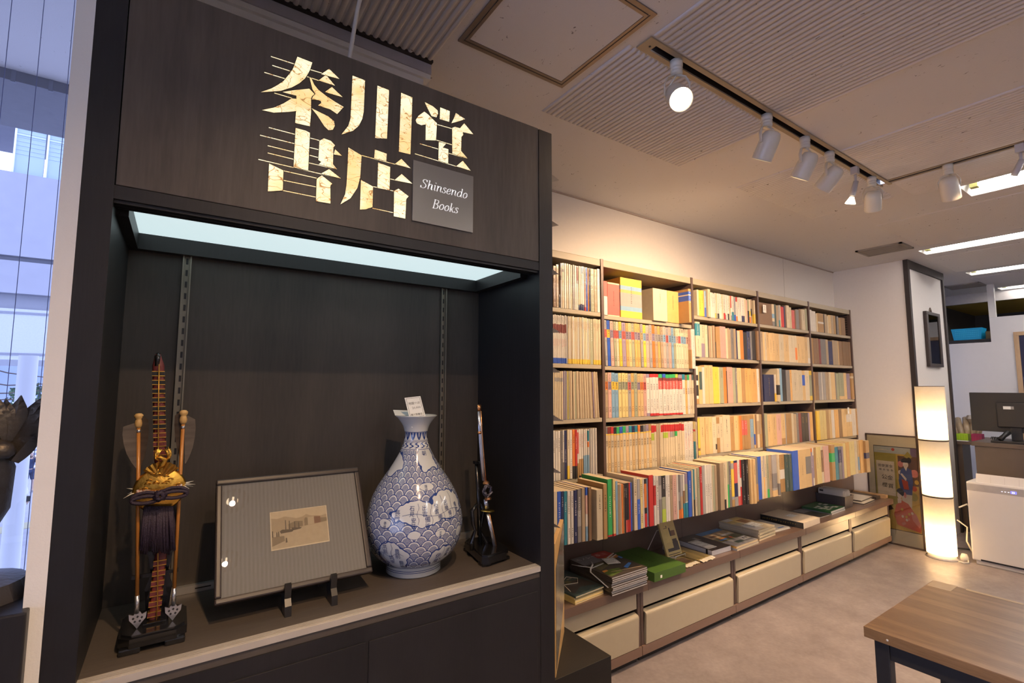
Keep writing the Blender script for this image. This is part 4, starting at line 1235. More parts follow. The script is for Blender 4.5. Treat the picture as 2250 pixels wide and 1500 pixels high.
def make_book(tok, w, h, d, loc, tilt, kind, label, group, pages):
    base = tok['c']; wr = '*' if tok.get('wrap') else ''
    keys = [base]
    for k, _, _ in tok['bands']:
        if k not in keys:
            keys.append(k)
    mats = [BM[k + wr] for k in keys]
    cuts = sorted({0.0, 1.0} | {q for _, a, b_ in tok['bands'] for q in (a, b_)})
    c = min(0.22 * w, 0.0022)
    ring = [(0, d), (0, c), (c * 0.4, c * 0.35), (c, 0), (w - c, 0), (w - c * 0.4, c * 0.35), (w, c), (w, d)]
    mb = MB(); n = len(ring)
    for i in range(len(cuts) - 1):
        z0, z1 = cuts[i] * h, cuts[i + 1] * h; zm = (cuts[i] + cuts[i + 1]) / 2
        mi = 0
        for k, a, b_ in tok['bands']:
            if a <= zm <= b_:
                mi = keys.index(k)
        vs = [(p[0], p[1], z) for z in (z0, z1) for p in ring]
        mb.add(vs, [(q, (q + 1) % n, n + (q + 1) % n, n + q) for q in range(n)], mi)
    mb.add([(p[0], p[1], 0) for p in ring], [tuple(range(n - 1, -1, -1))], 0)
    mb.add([(p[0], p[1], h) for p in ring], [tuple(range(n))], 0)
    # lettering
    for op, arg in tok['ops']:
        ink = INK['t' if op in 'kn' else op]
        if ink not in mats:
            mats.append(ink)
        mi = mats.index(ink)
        if op == 'k':
            s_ = min(w * 0.70, 0.0125)
            mb.text('時刻表', front(w / 2, -0.0003, h * arg), s_, mi, True, gap=1.05)
        elif op == 'n':
            s_ = min(w * 0.95, 0.016)
            mb.text(tok['num'], front(w / 2, -0.0003, h * arg), s_ * (1.0 if len(tok['num']) == 1 else 0.75), mi, center=True)
        else:
            s_ = min(w * 0.45, 0.0085)
            mb.glyphs(front(w / 2, -0.0003, h * arg), min(BR.randint(5, 10), max(1, int((h * arg - 0.012) / (s_ * 1.15)) - 1)), s_, mi, BR, 1.15)
    o = mb.build(kind, mats)
    o.data.transform(Matrix.Translation(Vector(o.location)))     # origin to the foot of the spine
    o.location = loc
    o.rotation_euler = (0, tilt, 0)
    tag(o, label, {'magazine': 'magazine', 'book': 'book', 'slipcase_book': 'book'}[kind], group)
    if pages and w > 0.004:
        t = min(0.0016, w * 0.16)
        MB().box(t, w - t, 0.003, d - 0.002, h - 0.004, h + 0.0004).build('pages', M_PAGE, o, True)
    if tok.get('film'):
        mbf = MB().box(-0.0006, w + 0.0006, -0.0035, d * 0.6, -0.002, h + 0.006)
    return o


def parse(t):
    """'345C t.7 r.2-.5 h.9 w' -> edge, colour and features"""
    parts = t.strip().split()
    i = 0
    while parts[0][i] in '0123456789.':
        i += 1
    tok = {'x': float(parts[0][:i]), 'c': parts[0][i:], 'bands': [], 'ops': [], 'h': 1.0, 'y': 0.0}
    for p in parts[1:]:
        if '-' in p[1:] and p[0] in PAL and p[1] in '.01':
            a, b_ = p[1:].split('-'); tok['bands'].append((p[0], float(a), float(b_)))
        elif p[0] == 'h' and len(p) > 1:
            tok['h'] = float(p[1:])
        elif p[0] == 'f':
            tok['y'] = float(p[1:])
        elif p == 'w':
            tok['wrap'] = True
        elif p == 'gap':
            tok['gap'] = True
        elif p[0] == '#':
            tok['num'] = p[1:].split('@')[0]; tok['ops'].append(('n', float(p.split('@')[1])))
        elif p[0] in 'tTXqbk':
            tok['ops'].append((p[0], float(p[1:]) if len(p) > 1 else BR.choice((0.62, 0.72, 0.80, 0.86))))
    return tok


def row(bay, rw, ox, s, start, toks, hgt, kind='book', Y=None, base=None, depth=0.16, line=None, tops=None, tilt=None, wrap=False, zoff=0.5):
    base = LEV[bay][rw - 1] if base is None else base
    base += 0.0006
    toks = [parse(t) for t in toks.split(',')]
    e = ox + start * s
    n = 0
    lo, hi = BX[bay] + 0.0112, BX[bay + 1] - 0.0112
    if bay == 0:
        lo = 0.9
    if rw == 5:
        lo = PREV5[0]
    prev = lo
    total = len([t for t in toks if not t.get('gap')])
    for t in toks:
        e2 = ox + t['x'] * s
        if t.get('gap'):
            e = e2; continue
        n += 1
        pc = (e + e2) / 2
        if wrap:
            t['wrap'] = True
        if line:
            py = interp(line, pc); yy = at_z(pc, py, base).y
            zz = base + 0.02
        else:
            yy = (Y or YF - 0.002) + t['y'] + BR.uniform(-0.002, 0.002); zz = base + hgt * zoff
        xa, xb = x_on(e, yy, zz), x_on(e2, yy, zz)
        if not (rw == 5):
            xb = min(xb, hi)
        xa = max(xa, prev)
        if xb - xa < 0.0025:
            e = e2; n -= 1; continue
        prev = xb
        if rw == 5:
            PREV5[0] = xb
        h = hgt * t['h'] * (1 + BR.uniform(-0.012, 0.006))
        if tops:
            h = at_y(pc, interp(tops, pc), yy).z - base
            h = max(0.12, min(h, 0.262)) * t['h']
        w = max(0.0022, xb - xa - 0.0008)
        d = min(depth * BR.uniform(0.92, 1.0), 2.116 - yy)
        nm = PAL[t['c']][0]
        feat = ''
        if t['bands']:
            k, a, b_ = max(t['bands'], key=lambda q: q[2] - q[1])
            where = 'top' if a > 0.6 else ('foot' if b_ < 0.4 else 'band')
            feat = ' with %s %s' % (PAL[k][0].split()[-1], where)
        kd = 'slipcase_book' if (w > 0.045 and kind == 'book') else kind
        noun = {'magazine': 'magazine', 'book': 'book', 'slipcase_book': 'volume'}[kd]
        size = 'slim ' if w < 0.010 else ('thick ' if w > 0.035 else '')
        lab = '%s%s %s%s, %s from left, %s shelf, %s bay' % (size, nm, noun, feat, ordw(n), ['', 'top', 'second', 'third', 'fourth', 'lowest'][rw], bayname[bay])
        tl = 0.0 if tilt is None else (tilt(n / total) if callable(tilt) else tilt)
        make_book(t, w, h, d, (xa, yy, base), tl, kd, lab, '%s on the %s shelf of the %s bookcase bay' % ('magazines' if kind == 'magazine' else 'books', ['', 'top', 'second', 'third', 'fourth', 'lowest'][rw], bayname[bay]), rw >= 4)
        e = e2


def interp(L, x):
    if x <= L[0][0]:
        return L[0][1]
    for i in range(len(L) - 1):
        if L[i][0] <= x <= L[i + 1][0]:
            t = (x - L[i][0]) / max(1e-6, L[i + 1][0] - L[i][0]); return L[i][1] + (L[i + 1][1] - L[i][1]) * t
    return L[-1][1]


# ---- first bay (left part hidden behind the showcase)
row(0, 1, 1210, .12, 45, '100U h.9,150T h.95,178D h.3,210W A.62-.72 t.9,250C a.8-.86,290W,330C t.95,370W,400C,440A t.9,480W,510W M.6-.98,545C N.0-.12,575W t.8 N.0-.14,615W V.84-.97 N.0-.13,650P t.7 R.0-.08,680B,705O t.9,730N T.8,800g,850T,905W h1.02', 0.237, 'magazine', wrap=True)
row(0, 2, 1210, .12, 45, ','.join('%dW M.63-.81 q.5 B.0-.11 t.97' % x for x in (75, 100, 125, 150, 175, 200, 232, 262, 290)) + ',318A h1.0,' + ','.join('%d%s t.9 Y.0-.10' % (x, 'CWC'[i % 3]) for i, x in enumerate((345, 365, 387, 410, 437, 465, 495, 523, 550, 578, 610, 640, 672, 700, 724))) + ',778g T.9,' + ','.join('%dC t.9 Y.0-.10' % x for x in (800, 822, 846, 872, 896, 920)), 0.247, 'magazine')
row(0, 3, 1210, .12, 45, '75C,105C A.78-.86,135C A.78-.86,165C A.78-.86,195C A.78-.86,232C A.78-.86,250V,270A,292V,312g,325Y,347g,375T,400C,425T,450C,475g,500T,525C,550T,575C,600T,620C,640T,660C,682T,705C,730T,756C,780T,806V,830T,850C,870T,890C', 0.245, 'magazine', tilt=lambda t: -0.05 * max(0, t - 0.35) / 0.65)
row(0, 4, 1210, .12, 45, '85W t.8,135W t.85,185W t.85,225a T.6,255W a.0-.35 t.9,300N T.6,350C Y.0-.27 t.8,400W t.8 t.4,450O D.0-.25 t.9,490R D.0-.25 T.85,520W s.5-.95 K.0-.3,560W q.9 K.0-.38 D.0-.04,600W q.9 K.0-.38,640W q.92 L.0-.45,675W q.92 L.0-.45,710W I.75-.97 O.62-.73 L.0-.45,730A,752W,776A,800W,826A,852W', 0.243, 'book')
# ---- second bay: boxed sets on top, timetables below
row(1, 1, 1310, .1067, 92, '150s a.52-.62 t.8 h.82,235s W.0-.55 h.84,485s C.955-1 C.0-.03 t.75 h.84 f.01,500K h.3 gap,945Y L.17-.80 A.28-.62 o.62-.70 t.78 h1.02 f.004,1175K gap,1465C t.85 h.86 f-.01,1700o t.85 h.88 f-.004,1960K B.64-.92 C.80-.83 T.9 h.93 f-.075', 0.225, 'book', depth=0.17)
T2 = [('A', 's', '6'), ('B', 'Y', '5'), ('P', 'V', '9'), ('g', 's', '10'), ('C', 's', '11'), ('Y', 'L', '12'), ('V', 's', '1'), ('o', 'V', '2'), ('c', 'V', '3'), ('g', 's', '4'), ('o', 'V', '5'), ('o', 'V', '6'), ('A', 'c', '7'), ('Y', 'L', '8'), ('P', 'V', '9'), ('A', 'P', '10'), ('O', 'V', '11'), ('T', 'A', '12'), ('o', 'A', '1'), ('T', 'A', '2'), ('P', 'L', '3'), ('A', 's', '4'), ('P', 'L', '5'), ('L', 'L', '6'), ('g', 'L', '7'), ('C', 'P', '7'), ('C', 's', '8'), ('C', 'L', '9'), ('C', 'L', '10'), ('C', 'P', '11')]
row(1, 2, 1310, .1067, 130, '182D h.45,' + ','.join('%d%s %s.62-.80 %sk.79 #%s@.53 t.22 t.97' % (x, a, b_, '' , n_) for x, (a, b_, n_) in zip((242, 303, 375, 428, 482, 545, 625, 680, 742, 803, 862, 920, 980, 1035, 1100, 1162, 1220, 1275, 1330, 1388, 1445, 1500, 1555, 1605, 1650, 1700, 1750, 1805, 1860, 1900), T2)) + ',1975K P.48-1 f-.02,2040W q.95 b.6 t.25 f-.02', 0.250, 'magazine', wrap=True, tilt=lambda t: -0.035 * (1 - t))
T3 = [('T', 'O', '12'), ('P', 'V', '1'), ('L', 'Y', '2'), ('L', 'Y', '2'), ('y', 'g', '3'), ('y', 'g', '3'), ('y', 'g', '3'), ('A', 's', '4'), ('o', 'g', '5'), ('g', 'g', '6'), ('c', 'V', '7'), ('c', 'O', '8'), ('P', 's', '9')]
row(1, 3, 1310, .1067, 150, '168A h.98,' + ','.join('%d%s %s.62-.80 k.795 #%s@.53 t.24 t.95' % (x, a, b_, n_) for x, (a, b_, n_) in zip((247, 322, 390, 462, 528, 602, 660, 726, 785, 855, 915, 978, 1040), T3)) + ',1106W V.91-1 V.0-.07 k.79 t.4,' + ','.join('%dW R.92-1 R.0-.06 k.77 t.4' % x for x in (1172, 1228, 1292)) + ',' + ','.join('%dW %s.91-1 M.84-.91 s.63-.84 T.82 R.0-.045 t.5 t.22' % (x, g_) for x, g_ in zip((1370, 1442, 1510, 1572, 1640, 1697, 1782), 'GBGGGlV')) + ',' + ','.join('%d%s %s.86-1 k.66 t.2' % (x, b_, a) for x, a, b_ in ((1840, 'I', 'W'), (1882, 'U', 'o'), (1932, 'G', 'W'), (1978, 'P', 'C'), (2026, 'E', 'C'))), 0.245, 'magazine', wrap=True)
row(1, 4, 1310, .1067, 126, '178W I.68-.98 U.38-.45 I.08-.32,' + ','.join('%d%s %s.85-1 Y.82-.845 k.70 t.22 #%s@.86' % (x, 'Cc'[i % 2], a, n_) for i, (x, a, n_) in enumerate(zip((245, 308, 370, 428, 490, 556, 620, 682, 746, 806, 862, 920, 980, 1036, 1092, 1145), 'aMRDGBGVINIODaVK', ('1', '1', '1', '2', '3', '4', '5', '6', '7', '8', '9', '1', '1', '2', '3', '1')))) + ',1205C R.80-.97 l.62-.78 t.2,1250C R.82-.97 t.2,1310T,1340C,1386C R.80-.97 t.2,1440C R.80-.97 l.65-.78 t.2,1490C R.8-.97 l.65-.78,1530C R.8-.97 P.66-.78,1585C R.8-.97 A.66-.8 t.2,1626C R.8-.97 g.66-.8 t.2,1680C R.8-.97 G.68-.8,1722C R.8-.97 t.5,1766C R.8-.97 t.2,1822C R.8-.97 t.2,1890W b.95 q.72 t.3,1930W b.95 q.72 t.3,1966W b.95 q.72 t.3,2006W b.95 q.72 t.3,2050y I.0-.5 R.75-.8 f-.01,2088C t.9 t.5 f-.015', 0.245, 'magazine', wrap=True)
# ---- third bay
row(2, 1, 1510, .08444, 262, '310C,362Y t.7,432Y t.85,452T,492L B.0-.35 T.8,515a,612C t.9 h1.08 f-.01,645W t.9,682W t.8,722W t.85 h.96,748W Y.0-.2 t.9,790C g.0-.2,832W t.6 D.0-.2,872W t.8,906W t.9 q.7,946C t.8,992W R.0-.25 t.8,1016W V.0-.2,1052W t.8,1092W D.0-.25 t.9,1132C t.7,1158W R.5-1 V.0-.2,1215W I.0-.35 t.8,1268A B.0-.25 b.9,1310W R.8-1 O.0-.2 b.6,1350W t.9,1412W b.9,1492W N.0-.25 t.9 q.5,1540C,1572P h.95,1618g D.0-.5,1655C O.0-.25 Y.3-.5,1692T D.3-.6 h1.02,1742T h1.1 f-.015,1776C Y.0-.4', 0.172, 'book')
row(2, 2, 1510, .08444, 150, '345C I.60-.95 T.93 t.5 h1.06 f-.01,372C,458C V.0-.42 t.95,542C t.98,560D h.98,622T,652C h.99,676U,732T h1.02,752D h.5,862K h.99,1012P h1.02 w,1058C h.97,1110T,1142T h.96,1218a t.7,1278T h1.0,1312N h.96,1382C h.94,1466O h.98,1562D h.92,1642N X.8 h.95 w,1690a h.97 w,1790D h1.0,1880U h1.0 f-.012', 0.212, 'book')
row(2, 3, 1510, .08668, 192, '290W D.62-.77 D.22-.5 K.0-.14,312y,385c E.38-.86,452W,552c t.92 h1.04,662c t.92 h1.04,806Y t.85,832y,928g t.9,1002O t.85,1022D h.9,1162P t.85 h1.02,1228g,1276a T.9,1386c t.9,1478K h.98,1546o t.9,1640o t.8,1772o t.9 t.87 h.99,1832W t.7,1862K,1905E X.9,1948T h1.02 f-.012', 0.240, 'book', depth=0.17)
row(2, 4, 1510, .08668, 215, '332Y U.12-.19,456c t.75,552c t.8,642c t.85 h1.0,720C t.85 h1.01,752C D.1-.25,832K C.42-.82 t.75,912C t.8,1102C t.88 t.9 b.2 h1.03,1202K t.8,1300c t.85,1332o,1392O,1446K s.42-.86 T.84,1532K s.42-.86 T.84,1606K h1.0,1692K L.34-.88 A.0-.34 T.86,1732c B.1-.42,1778U,1838C T.4-.8,1882T K.0-.4,1952K t.8', 0.232, 'book')
# ---- fourth bay
row(3, 1, 1640, .11556, 236, '488U h.98,536C L.35-.55 a.0-.2,570E,615T h.97,642A I.0-.3,660C,716R h.95,742N,768U h1.03,820C t.7 h1.06,862C t.6,922s h.88,945U h.92,1005a h.95,1036U,1058T h1.0,1120C t.8,1160g h1.06', 0.168, 'book')
row(3, 2, 1640, .11556, 262, '322T t.9,350c,388C t.8,432c t.9,490c t.75,548c t.7,626c t.6,716C t.7,810c t.8,930C t.93 h1.0,966C O.1-.55 h1.01,1022c t.7,1110c t.5,1166c t.8,1222C W.0-.2', 0.214, 'book')
row(3, 3, 1650, .1111, 262, '462N X.88 X.7 h.83 f.01,500W Y.0-.3 h.84,578C D.2-.5 h1.02 f-.012,622L h1.03,702D t.9,780a,812o t.9,935C t.9 t.6,1022C t.85,1078c B.5-.85,1160C t.8,1242Y g.15-.85', 0.240, 'book')
row(3, 4, 1650, .12, 224, '262E h1.06 f-.01,312g h1.04 f-.01,366c t.8,392c,476c t.9 t.4,562P t.85,632c t.8 K.0-.2,652A,752K t.85,792C,842T h.98,882a X.85,932M,992D X.85,1056D X.85,1086V h.98,1140o', 0.226, 'book')
# ---- fifth bay
row(4, 1, 1640, .11556, 1215, '1252W h1.1,1322W h1.05,1346C h.96,1362c h.98,1472K W.45-.55,1490D h.98,1536T,1562C h.92,1612c t.6,1662T,1700K,1716D h.98,1756a,1800K h.95,1880U h.98', 0.162, 'book')
row(4, 2, 1640, .11556, 1236, '1276K,1342U,1382U,1418M h.98,1518a,1562T,1642N X.2 h.95,1692T,1746T,1762c,1832U,1902U,1952U,1988U', 0.214, 'book')
row(4, 3, 1650, .1111, 1244, '1276K,1342U t.9,1402A,1422W,1482A,1522T,1556T,1592C,1672c,1692a,1742g h.97,1842c g.12-1 t.85,1896c t.9,1966V h.98,2040K C.8-.88 f-.012', 0.232, 'book')
row(4, 4, 1650, .12, 1150, '1212P t.9,1266Y,1332y t.8,1386y,1436K t.9,1482c t.85,1536W,1612o t.85,1672U,1752c t.85,1852c t.9 t.6 W.52-.8,1926W t.8,1994K t.9', 0.236, 'book', Y=1.885)
# ---- lowest shelf, spines standing proud of the board
LINE5 = [(1215, 1205), (1243, 1197), (1262, 1193.5), (1277, 1190.5), (1293, 1188), (1312, 1187), (1325, 1185), (1335, 1183), (1337, 1179), (1353, 1177), (1358, 1174), (1373, 1171), (1391, 1165.5), (1402, 1164), (1417, 1158.6), (1425, 1156), (1437, 1155.5), (1443, 1153), (1449, 1149.6), (1490, 1140), (1512, 1136), (1525, 1134), (1545, 1130), (1566, 1124), (1578, 1121.5), (1589, 1120), (1601, 1115), (1616, 1112), (1632, 1108.5), (1663, 1106), (1668, 1098), (1680, 1095), (1698, 1091), (1716, 1089.5), (1718, 1081), (1742, 1078), (1757, 1075), (1785, 1068), (1796, 1064), (1807, 1061), (1824, 1058), (1837, 1054.5), (1856, 1051), (1870, 1044.5), (1880, 1041), (1900, 1038), (1916, 1037.5)]
TOP5 = [(1218, 1080), (1260, 1078), (1293, 1069), (1300, 1069), (1312, 1075), (1326, 1073), (1328, 1063), (1336, 1062), (1337, 1047), (1356, 1047), (1357.5, 1065), (1383, 1060), (1390, 1059), (1391, 1048), (1402, 1048), (1404, 1052), (1417, 1052), (1424, 1051), (1427, 1043), (1450, 1045), (1470, 1043), (1503, 1042), (1512, 1037), (1525, 1031), (1545, 1024), (1546, 1015), (1563, 1017), (1565, 1021), (1577, 1021), (1579, 1010), (1600, 1011), (1616, 1006), (1630, 1005), (1660, 1004), (1665, 1003), (1669, 1001), (1675, 995), (1690, 994), (1697, 992), (1699, 996), (1711, 993), (1713, 998), (1740, 997), (1746, 988), (1756, 987), (1757, 977), (1784, 977), (1805, 975), (1808, 972), (1834, 970), (1836, 980), (1854, 980), (1857, 970), (1870, 965), (1885, 960), (1913, 958)]
kw = dict(base=Z5, line=LINE5, tops=TOP5, depth=0.19)
row(0, 5, 1210, .12, 60, '130C,200B T.8,250N C.1-.4 T.9,310I T.8,370W t.9 t.3,430W t.9 t.3,495N T.8 T.2,570a A.3-.6 T.85,640T,690P B.85-1 L.0-.27 W.27-.5,760U h.99,850K gap,965C t.9 h.99,1048K t.8', 0.24, 'book', **kw)
row(1, 5, 1310, .12, 222, '306G T.7 R.0-.03,368y t.8 R.0-.04,412L,432T,456T,476C,506O,526K h.98,552D T.9,578D s.0-.25 T.9,612D R.0-.25,642R,668B,702C gap,765C t.95 t.5,820B A.60-1 T.5,868y t.9 t.3,895W t.8,942D R.0-.28 O.4-.9,962L,1062R h1.0,1112W t.9 R.4-.8,1162W t.9 b.6,1216a A.5-.8,1288l D.54-1 g.28-.54 T.95,1322W t.8,1366W t.8,1416T t.9,1490P t.9 t.4,1522W,1552a O.0-.2 A.4-.6,1602T O.0-.22 A.5-1,1640W U.33-.62 I.0-.33,1692W g.35-.75 V.75-1 I.0-.33,1762B T.8,1797C,1822I D.0-.35,1862C b.4,1917g t.8,1962R T.85', 0.24, 'book', **kw)
row(2, 5, 1510, .10665, 328, '390A,432W t.6,482W t.6,526W t.6,546C,588g,638T,700a gap,780T h1.0,816C t.95 D.0-.2,852C,882g G.0-.5,930a t.9 T.7,990Y A.82-.95 A.15-.22 K.0-.15,1062N s.5-.95 A.0-.2,1112W s.0-.2 q.9,1142R W.4-.6,1216D T.9 T.2,1288D T.9 T.2,1330K gap,1372c,1442c t.85,1482a K.0-.4,1552B,1597C t.9,1622o A.5-1,1662C t.8,1707g t.8 G.0-.2,1762T t.6', 0.24, 'book', **kw)
row(3, 5, 1650, .12444, 385, '480A a.2-.55 c.0-.15,532C a.02-.3 t.9,612K W.35-.6 t.9,682E X.9 T.3,747E X.9,862B,990c t.6,1085c a.35-.8,1112V O.9-1 T.8,1135W V.2-.8,1177K,1217y t.7,1262y t.7,1302C U.3-.9 T.85,1402P h1.0,1450T gap,1507K G.52-.77', 0.24, 'book', **kw)
row(4, 5, 1650, .12444, 1508, '1562I h.98,1622a N.5-.9 T.8,1656V,1702y,1762o,1852y t.9,1902C t.9,1934c L.1-.5,2012o,2112K N.44-.62 h.97', 0.24, 'book', **kw)
# ================================================================ base cabinets and worktop under the bookcases
M_BEIGE = pm('beige_enamel', (0.46, 0.40, 0.285), 0.25, 0.03, 30, 0.02, 300, coat=0.25)
M_KICK = pm('kick_dark', (0.035, 0.028, 0.024), 0.6)
CB = [1.18, 2.02, 2.86, 3.69, 4.51, 5.305]
ZT = 0.400
for b in range(5):
    x0, x1 = CB[b], CB[b + 1]
    cb = thing('drawer_cabinet', ['beige low drawer cabinet nearest the dark showcase', 'beige low drawer cabinet below the green box', 'beige low drawer cabinet below the cream magazine stack', 'beige low drawer cabinet below the black-spined volume', 'beige low drawer cabinet at the far end beside the poster'][b], 'cabinet', ((x0 + x1) / 2, 1.95, 0), 'drawer cabinets under the bookcases')
    mb = MB().box(x0 + 0.002, x0 + 0.022, 1.780, 2.115, 0.035, 0.357).box(x1 - 0.022, x1 - 0.002, 1.780, 2.115, 0.035, 0.357)
    mb.box(x0 + 0.002, x1 - 0.002, 2.10, 2.115, 0.035, 0.357).box(x0 + 0.022, x1 - 0.022, 1.79, 2.10, 0.035, 0.05)
    mb.build('carcass', M_UPR, cb)
    MB().box(x0 + 0.002, x1 - 0.002, 1.772, 1.79, 0.038, 0.084, 0, 0.002).build('bottom_rail', pm('rail_brown', (0.20, 0.125, 0.09), 0.3, 0.06, 40, coat=0.2), cb)
    MB().box(x0 + 0.024, x1 - 0.024, 1.783, 1.797, 0.268, 0.357, 0, 0.002).build('upper_panel', M_BEIGE, cb)
    Mx = Matrix(((0, 0, 1, 0), (1, 0, 0, 0), (0, 1, 0, 0), (0, 0, 0, 1)))
    pr = [(1.790, 0.087), (1.771, 0.087), (1.7655, 0.228), (1.7657, 0.232), (1.7668, 0.236), (1.7690, 0.2395), (1.7720, 0.242), (1.7757, 0.2435), (1.797, 0.250), (1.797, 0.246), (1.779, 0.239), (1.778, 0.225)]
    MB().prism(pr, x0 + 0.028, x1 - 0.028, 0, Mx, None, False).build('drawer_front', M_BEIGE, cb)
    MB().box(x0 + 0.01, x1 - 0.01, 1.805, 1.82, 0, 0.038).build('kickboard', M_KICK, cb)
    mb = MB().box(x0 + 0.02, x0 + 0.05, 1.84, 1.87, 0, 0.036).box(x1 - 0.05, x1 - 0.02, 1.84, 1.87, 0, 0.036)
    for i_, xx in enumerate((x0 + 0.035, x1 - 0.035)):
        MB().lathe([(0.016, 0), (0.016, 0.006), (0.008, 0.010), (0.008, 0.036)], 12, c=(xx, 1.86, 0)).build('foot', M_KICK, cb)
wt = thing('worktop', 'long brown laminate worktop under the bookshelves carrying the display books', 'counter', (3.24, 1.95, 0.358))
mb = MB().box(1.165, 5.335, 1.752, 2.055, 0.358, ZT, 0, 0.0025)
for x in CB[1:5]:
    mb.box(x + 0.03, x + 0.0312, 1.7513, 2.05, 0.357, ZT + 0.0003, 1)
mb.build('top', [M_LAM, M_DKTRIM], wt)
mb = MB().box(1.165, 5.335, 2.055, 2.085, 0.358, 0.672, 0)
for x in (1.50, 2.03, 2.74, 3.36, 4.02, 4.70):
    mb.box(x, x + 0.002, 2.0546, 2.0552, ZT, 0.672, 1)
tag(mb.build('splashback', [M_LAM, M_DKTRIM]), 'long brown laminate board rising behind the worktop below the lowest books', 'panel')
Mx = Matrix(((0, 0, 1, 0), (1, 0, 0, 0), (0, 1, 0, 0), (0, 0, 0, 1)))


# ---------------------------------------------------------------- things lying on the worktop
def base_frame(x, y, z, ang):
    return Matrix.Translation((x, y, z)) @ Matrix.Rotation(math.radians(ang), 4, 'Z')


M_MAGEDGE = pm('magazine_edge', (0.62, 0.60, 0.57), 0.7, 0.18, 40, stretch=(1, 1, 30))
M_MAGEDGEY = pm('aged_edge', (0.62, 0.54, 0.36), 0.8, 0.18, 40, stretch=(1, 1, 30))
ART = {n: pm('print_' + n, c, 0.28, 0.2, 25, coat=0.3) for n, c in dict(black=(0.035, 0.035, 0.034), dark=(0.075, 0.06, 0.05), green=(0.12, 0.18, 0.04), olive=(0.16, 0.15, 0.07), teal=(0.06, 0.09, 0.085), white=(0.74, 0.72, 0.68), red=(0.55, 0.05, 0.04), blue=(0.06, 0.20, 0.55), orange=(0.75, 0.32, 0.06), grey=(0.28, 0.28, 0.29), tan=(0.52, 0.40, 0.25), brown=(0.22, 0.12, 0.06), sky=(0.14, 0.32, 0.60), ochre=(0.55, 0.30, 0.06), forest=(0.03, 0.12, 0.035), yellow=(0.66, 0.52, 0.20)).items()}


def slab(name, M, w, d, h, cover, edge, art=None, spine='left', parent=None, label=None, cat=None, group=None):
    """a closed book or magazine lying flat: cover boards, page block, printed top"""
    mats = [cover, edge]
    mb = MB()
    t = min(0.0012, h * 0.2)
    mb.box(0, w, 0, d, 0, t, 0, 0, M).box(0, w, 0, d, h - t, h, 0, 0, M)
    mb.box(0.001, w - 0.001, 0.001, d - 0.001, t, h - t, 1, 0, M)
    if spine == 'left':
        mb.box(0, t, 0, d, t, h - t, 0, 0, M)
    if art:
        rows_, _ = art
        for poly, mat in rows_:
            if mat not in mats:
                mats.append(mat)
            mb.add([(a * w, b_ * d, h + 0.0002 + 0.00008 * mats.index(mat)) for a, b_ in poly], [tuple(range(len(poly)))], mats.index(mat), False, M)
    o = mb.build(name, mats, parent)
    if label:
        tag(o, label, cat, group)
    return o


def rect(a, b_, c, d):
    return [(a, b_), (c, b_), (c, d), (a, d)]


def part(mb, name, mats, root):
    """attach a mesh as a child of a single-mesh thing, built in world coordinates"""
    o = mb.build(name, mats)
    loc = o.location.copy()
    o.parent = root
    o.location = loc - root.location
    return o


# dark green tied magazines at the near end
M1 = base_frame(1.560, 1.760, ZT + 0.0003, 4)
for k in range(4):
    top = k == 3
    a = ([(rect(0.03, 0.80, 0.97, 0.97), ART['teal']), ([(0.1, 0.1), (0.5, 0.25), (0.95, 0.15), (0.9, 0.5), (0.4, 0.55), (0.08, 0.4)], ART['dark']), ([(0.35, 0.45), (0.55, 0.50), (0.52, 0.60), (0.38, 0.58)], ART['olive']), (rect(0.55, 0.62, 0.72, 0.645), ART['tan'])], 0) if top else None
    m = slab('tied_magazine', M1 @ Matrix.Translation((0.003 * (k % 2), 0.004 * (k % 3), 0.0091 * k)), 0.195, 0.262, 0.0088, ART['teal'] if top else ART['yellow'], M_MAGEDGEY, a, label='green-black magazine tied with string, %s of the low stack nearest the showcase' % ['lowest', 'second-lowest', 'second-highest', 'top'][k], cat='magazine', group='small tied stack of magazines')
    if top:
        pts = [M1 @ Vector(p) for p in ((-0.002, 0.10, 0.037), (0.05, 0.125, 0.0385), (0.12, 0.10, 0.039), (0.16, 0.14, 0.040), (0.13, 0.19, 0.0385), (0.06, 0.15, 0.0385), (0.02, 0.05, 0.0385))]
        part(MB().tube(pts, 0.0016, 6), 'string', pm('cotton_string', (0.66, 0.60, 0.48), 0.8), m)

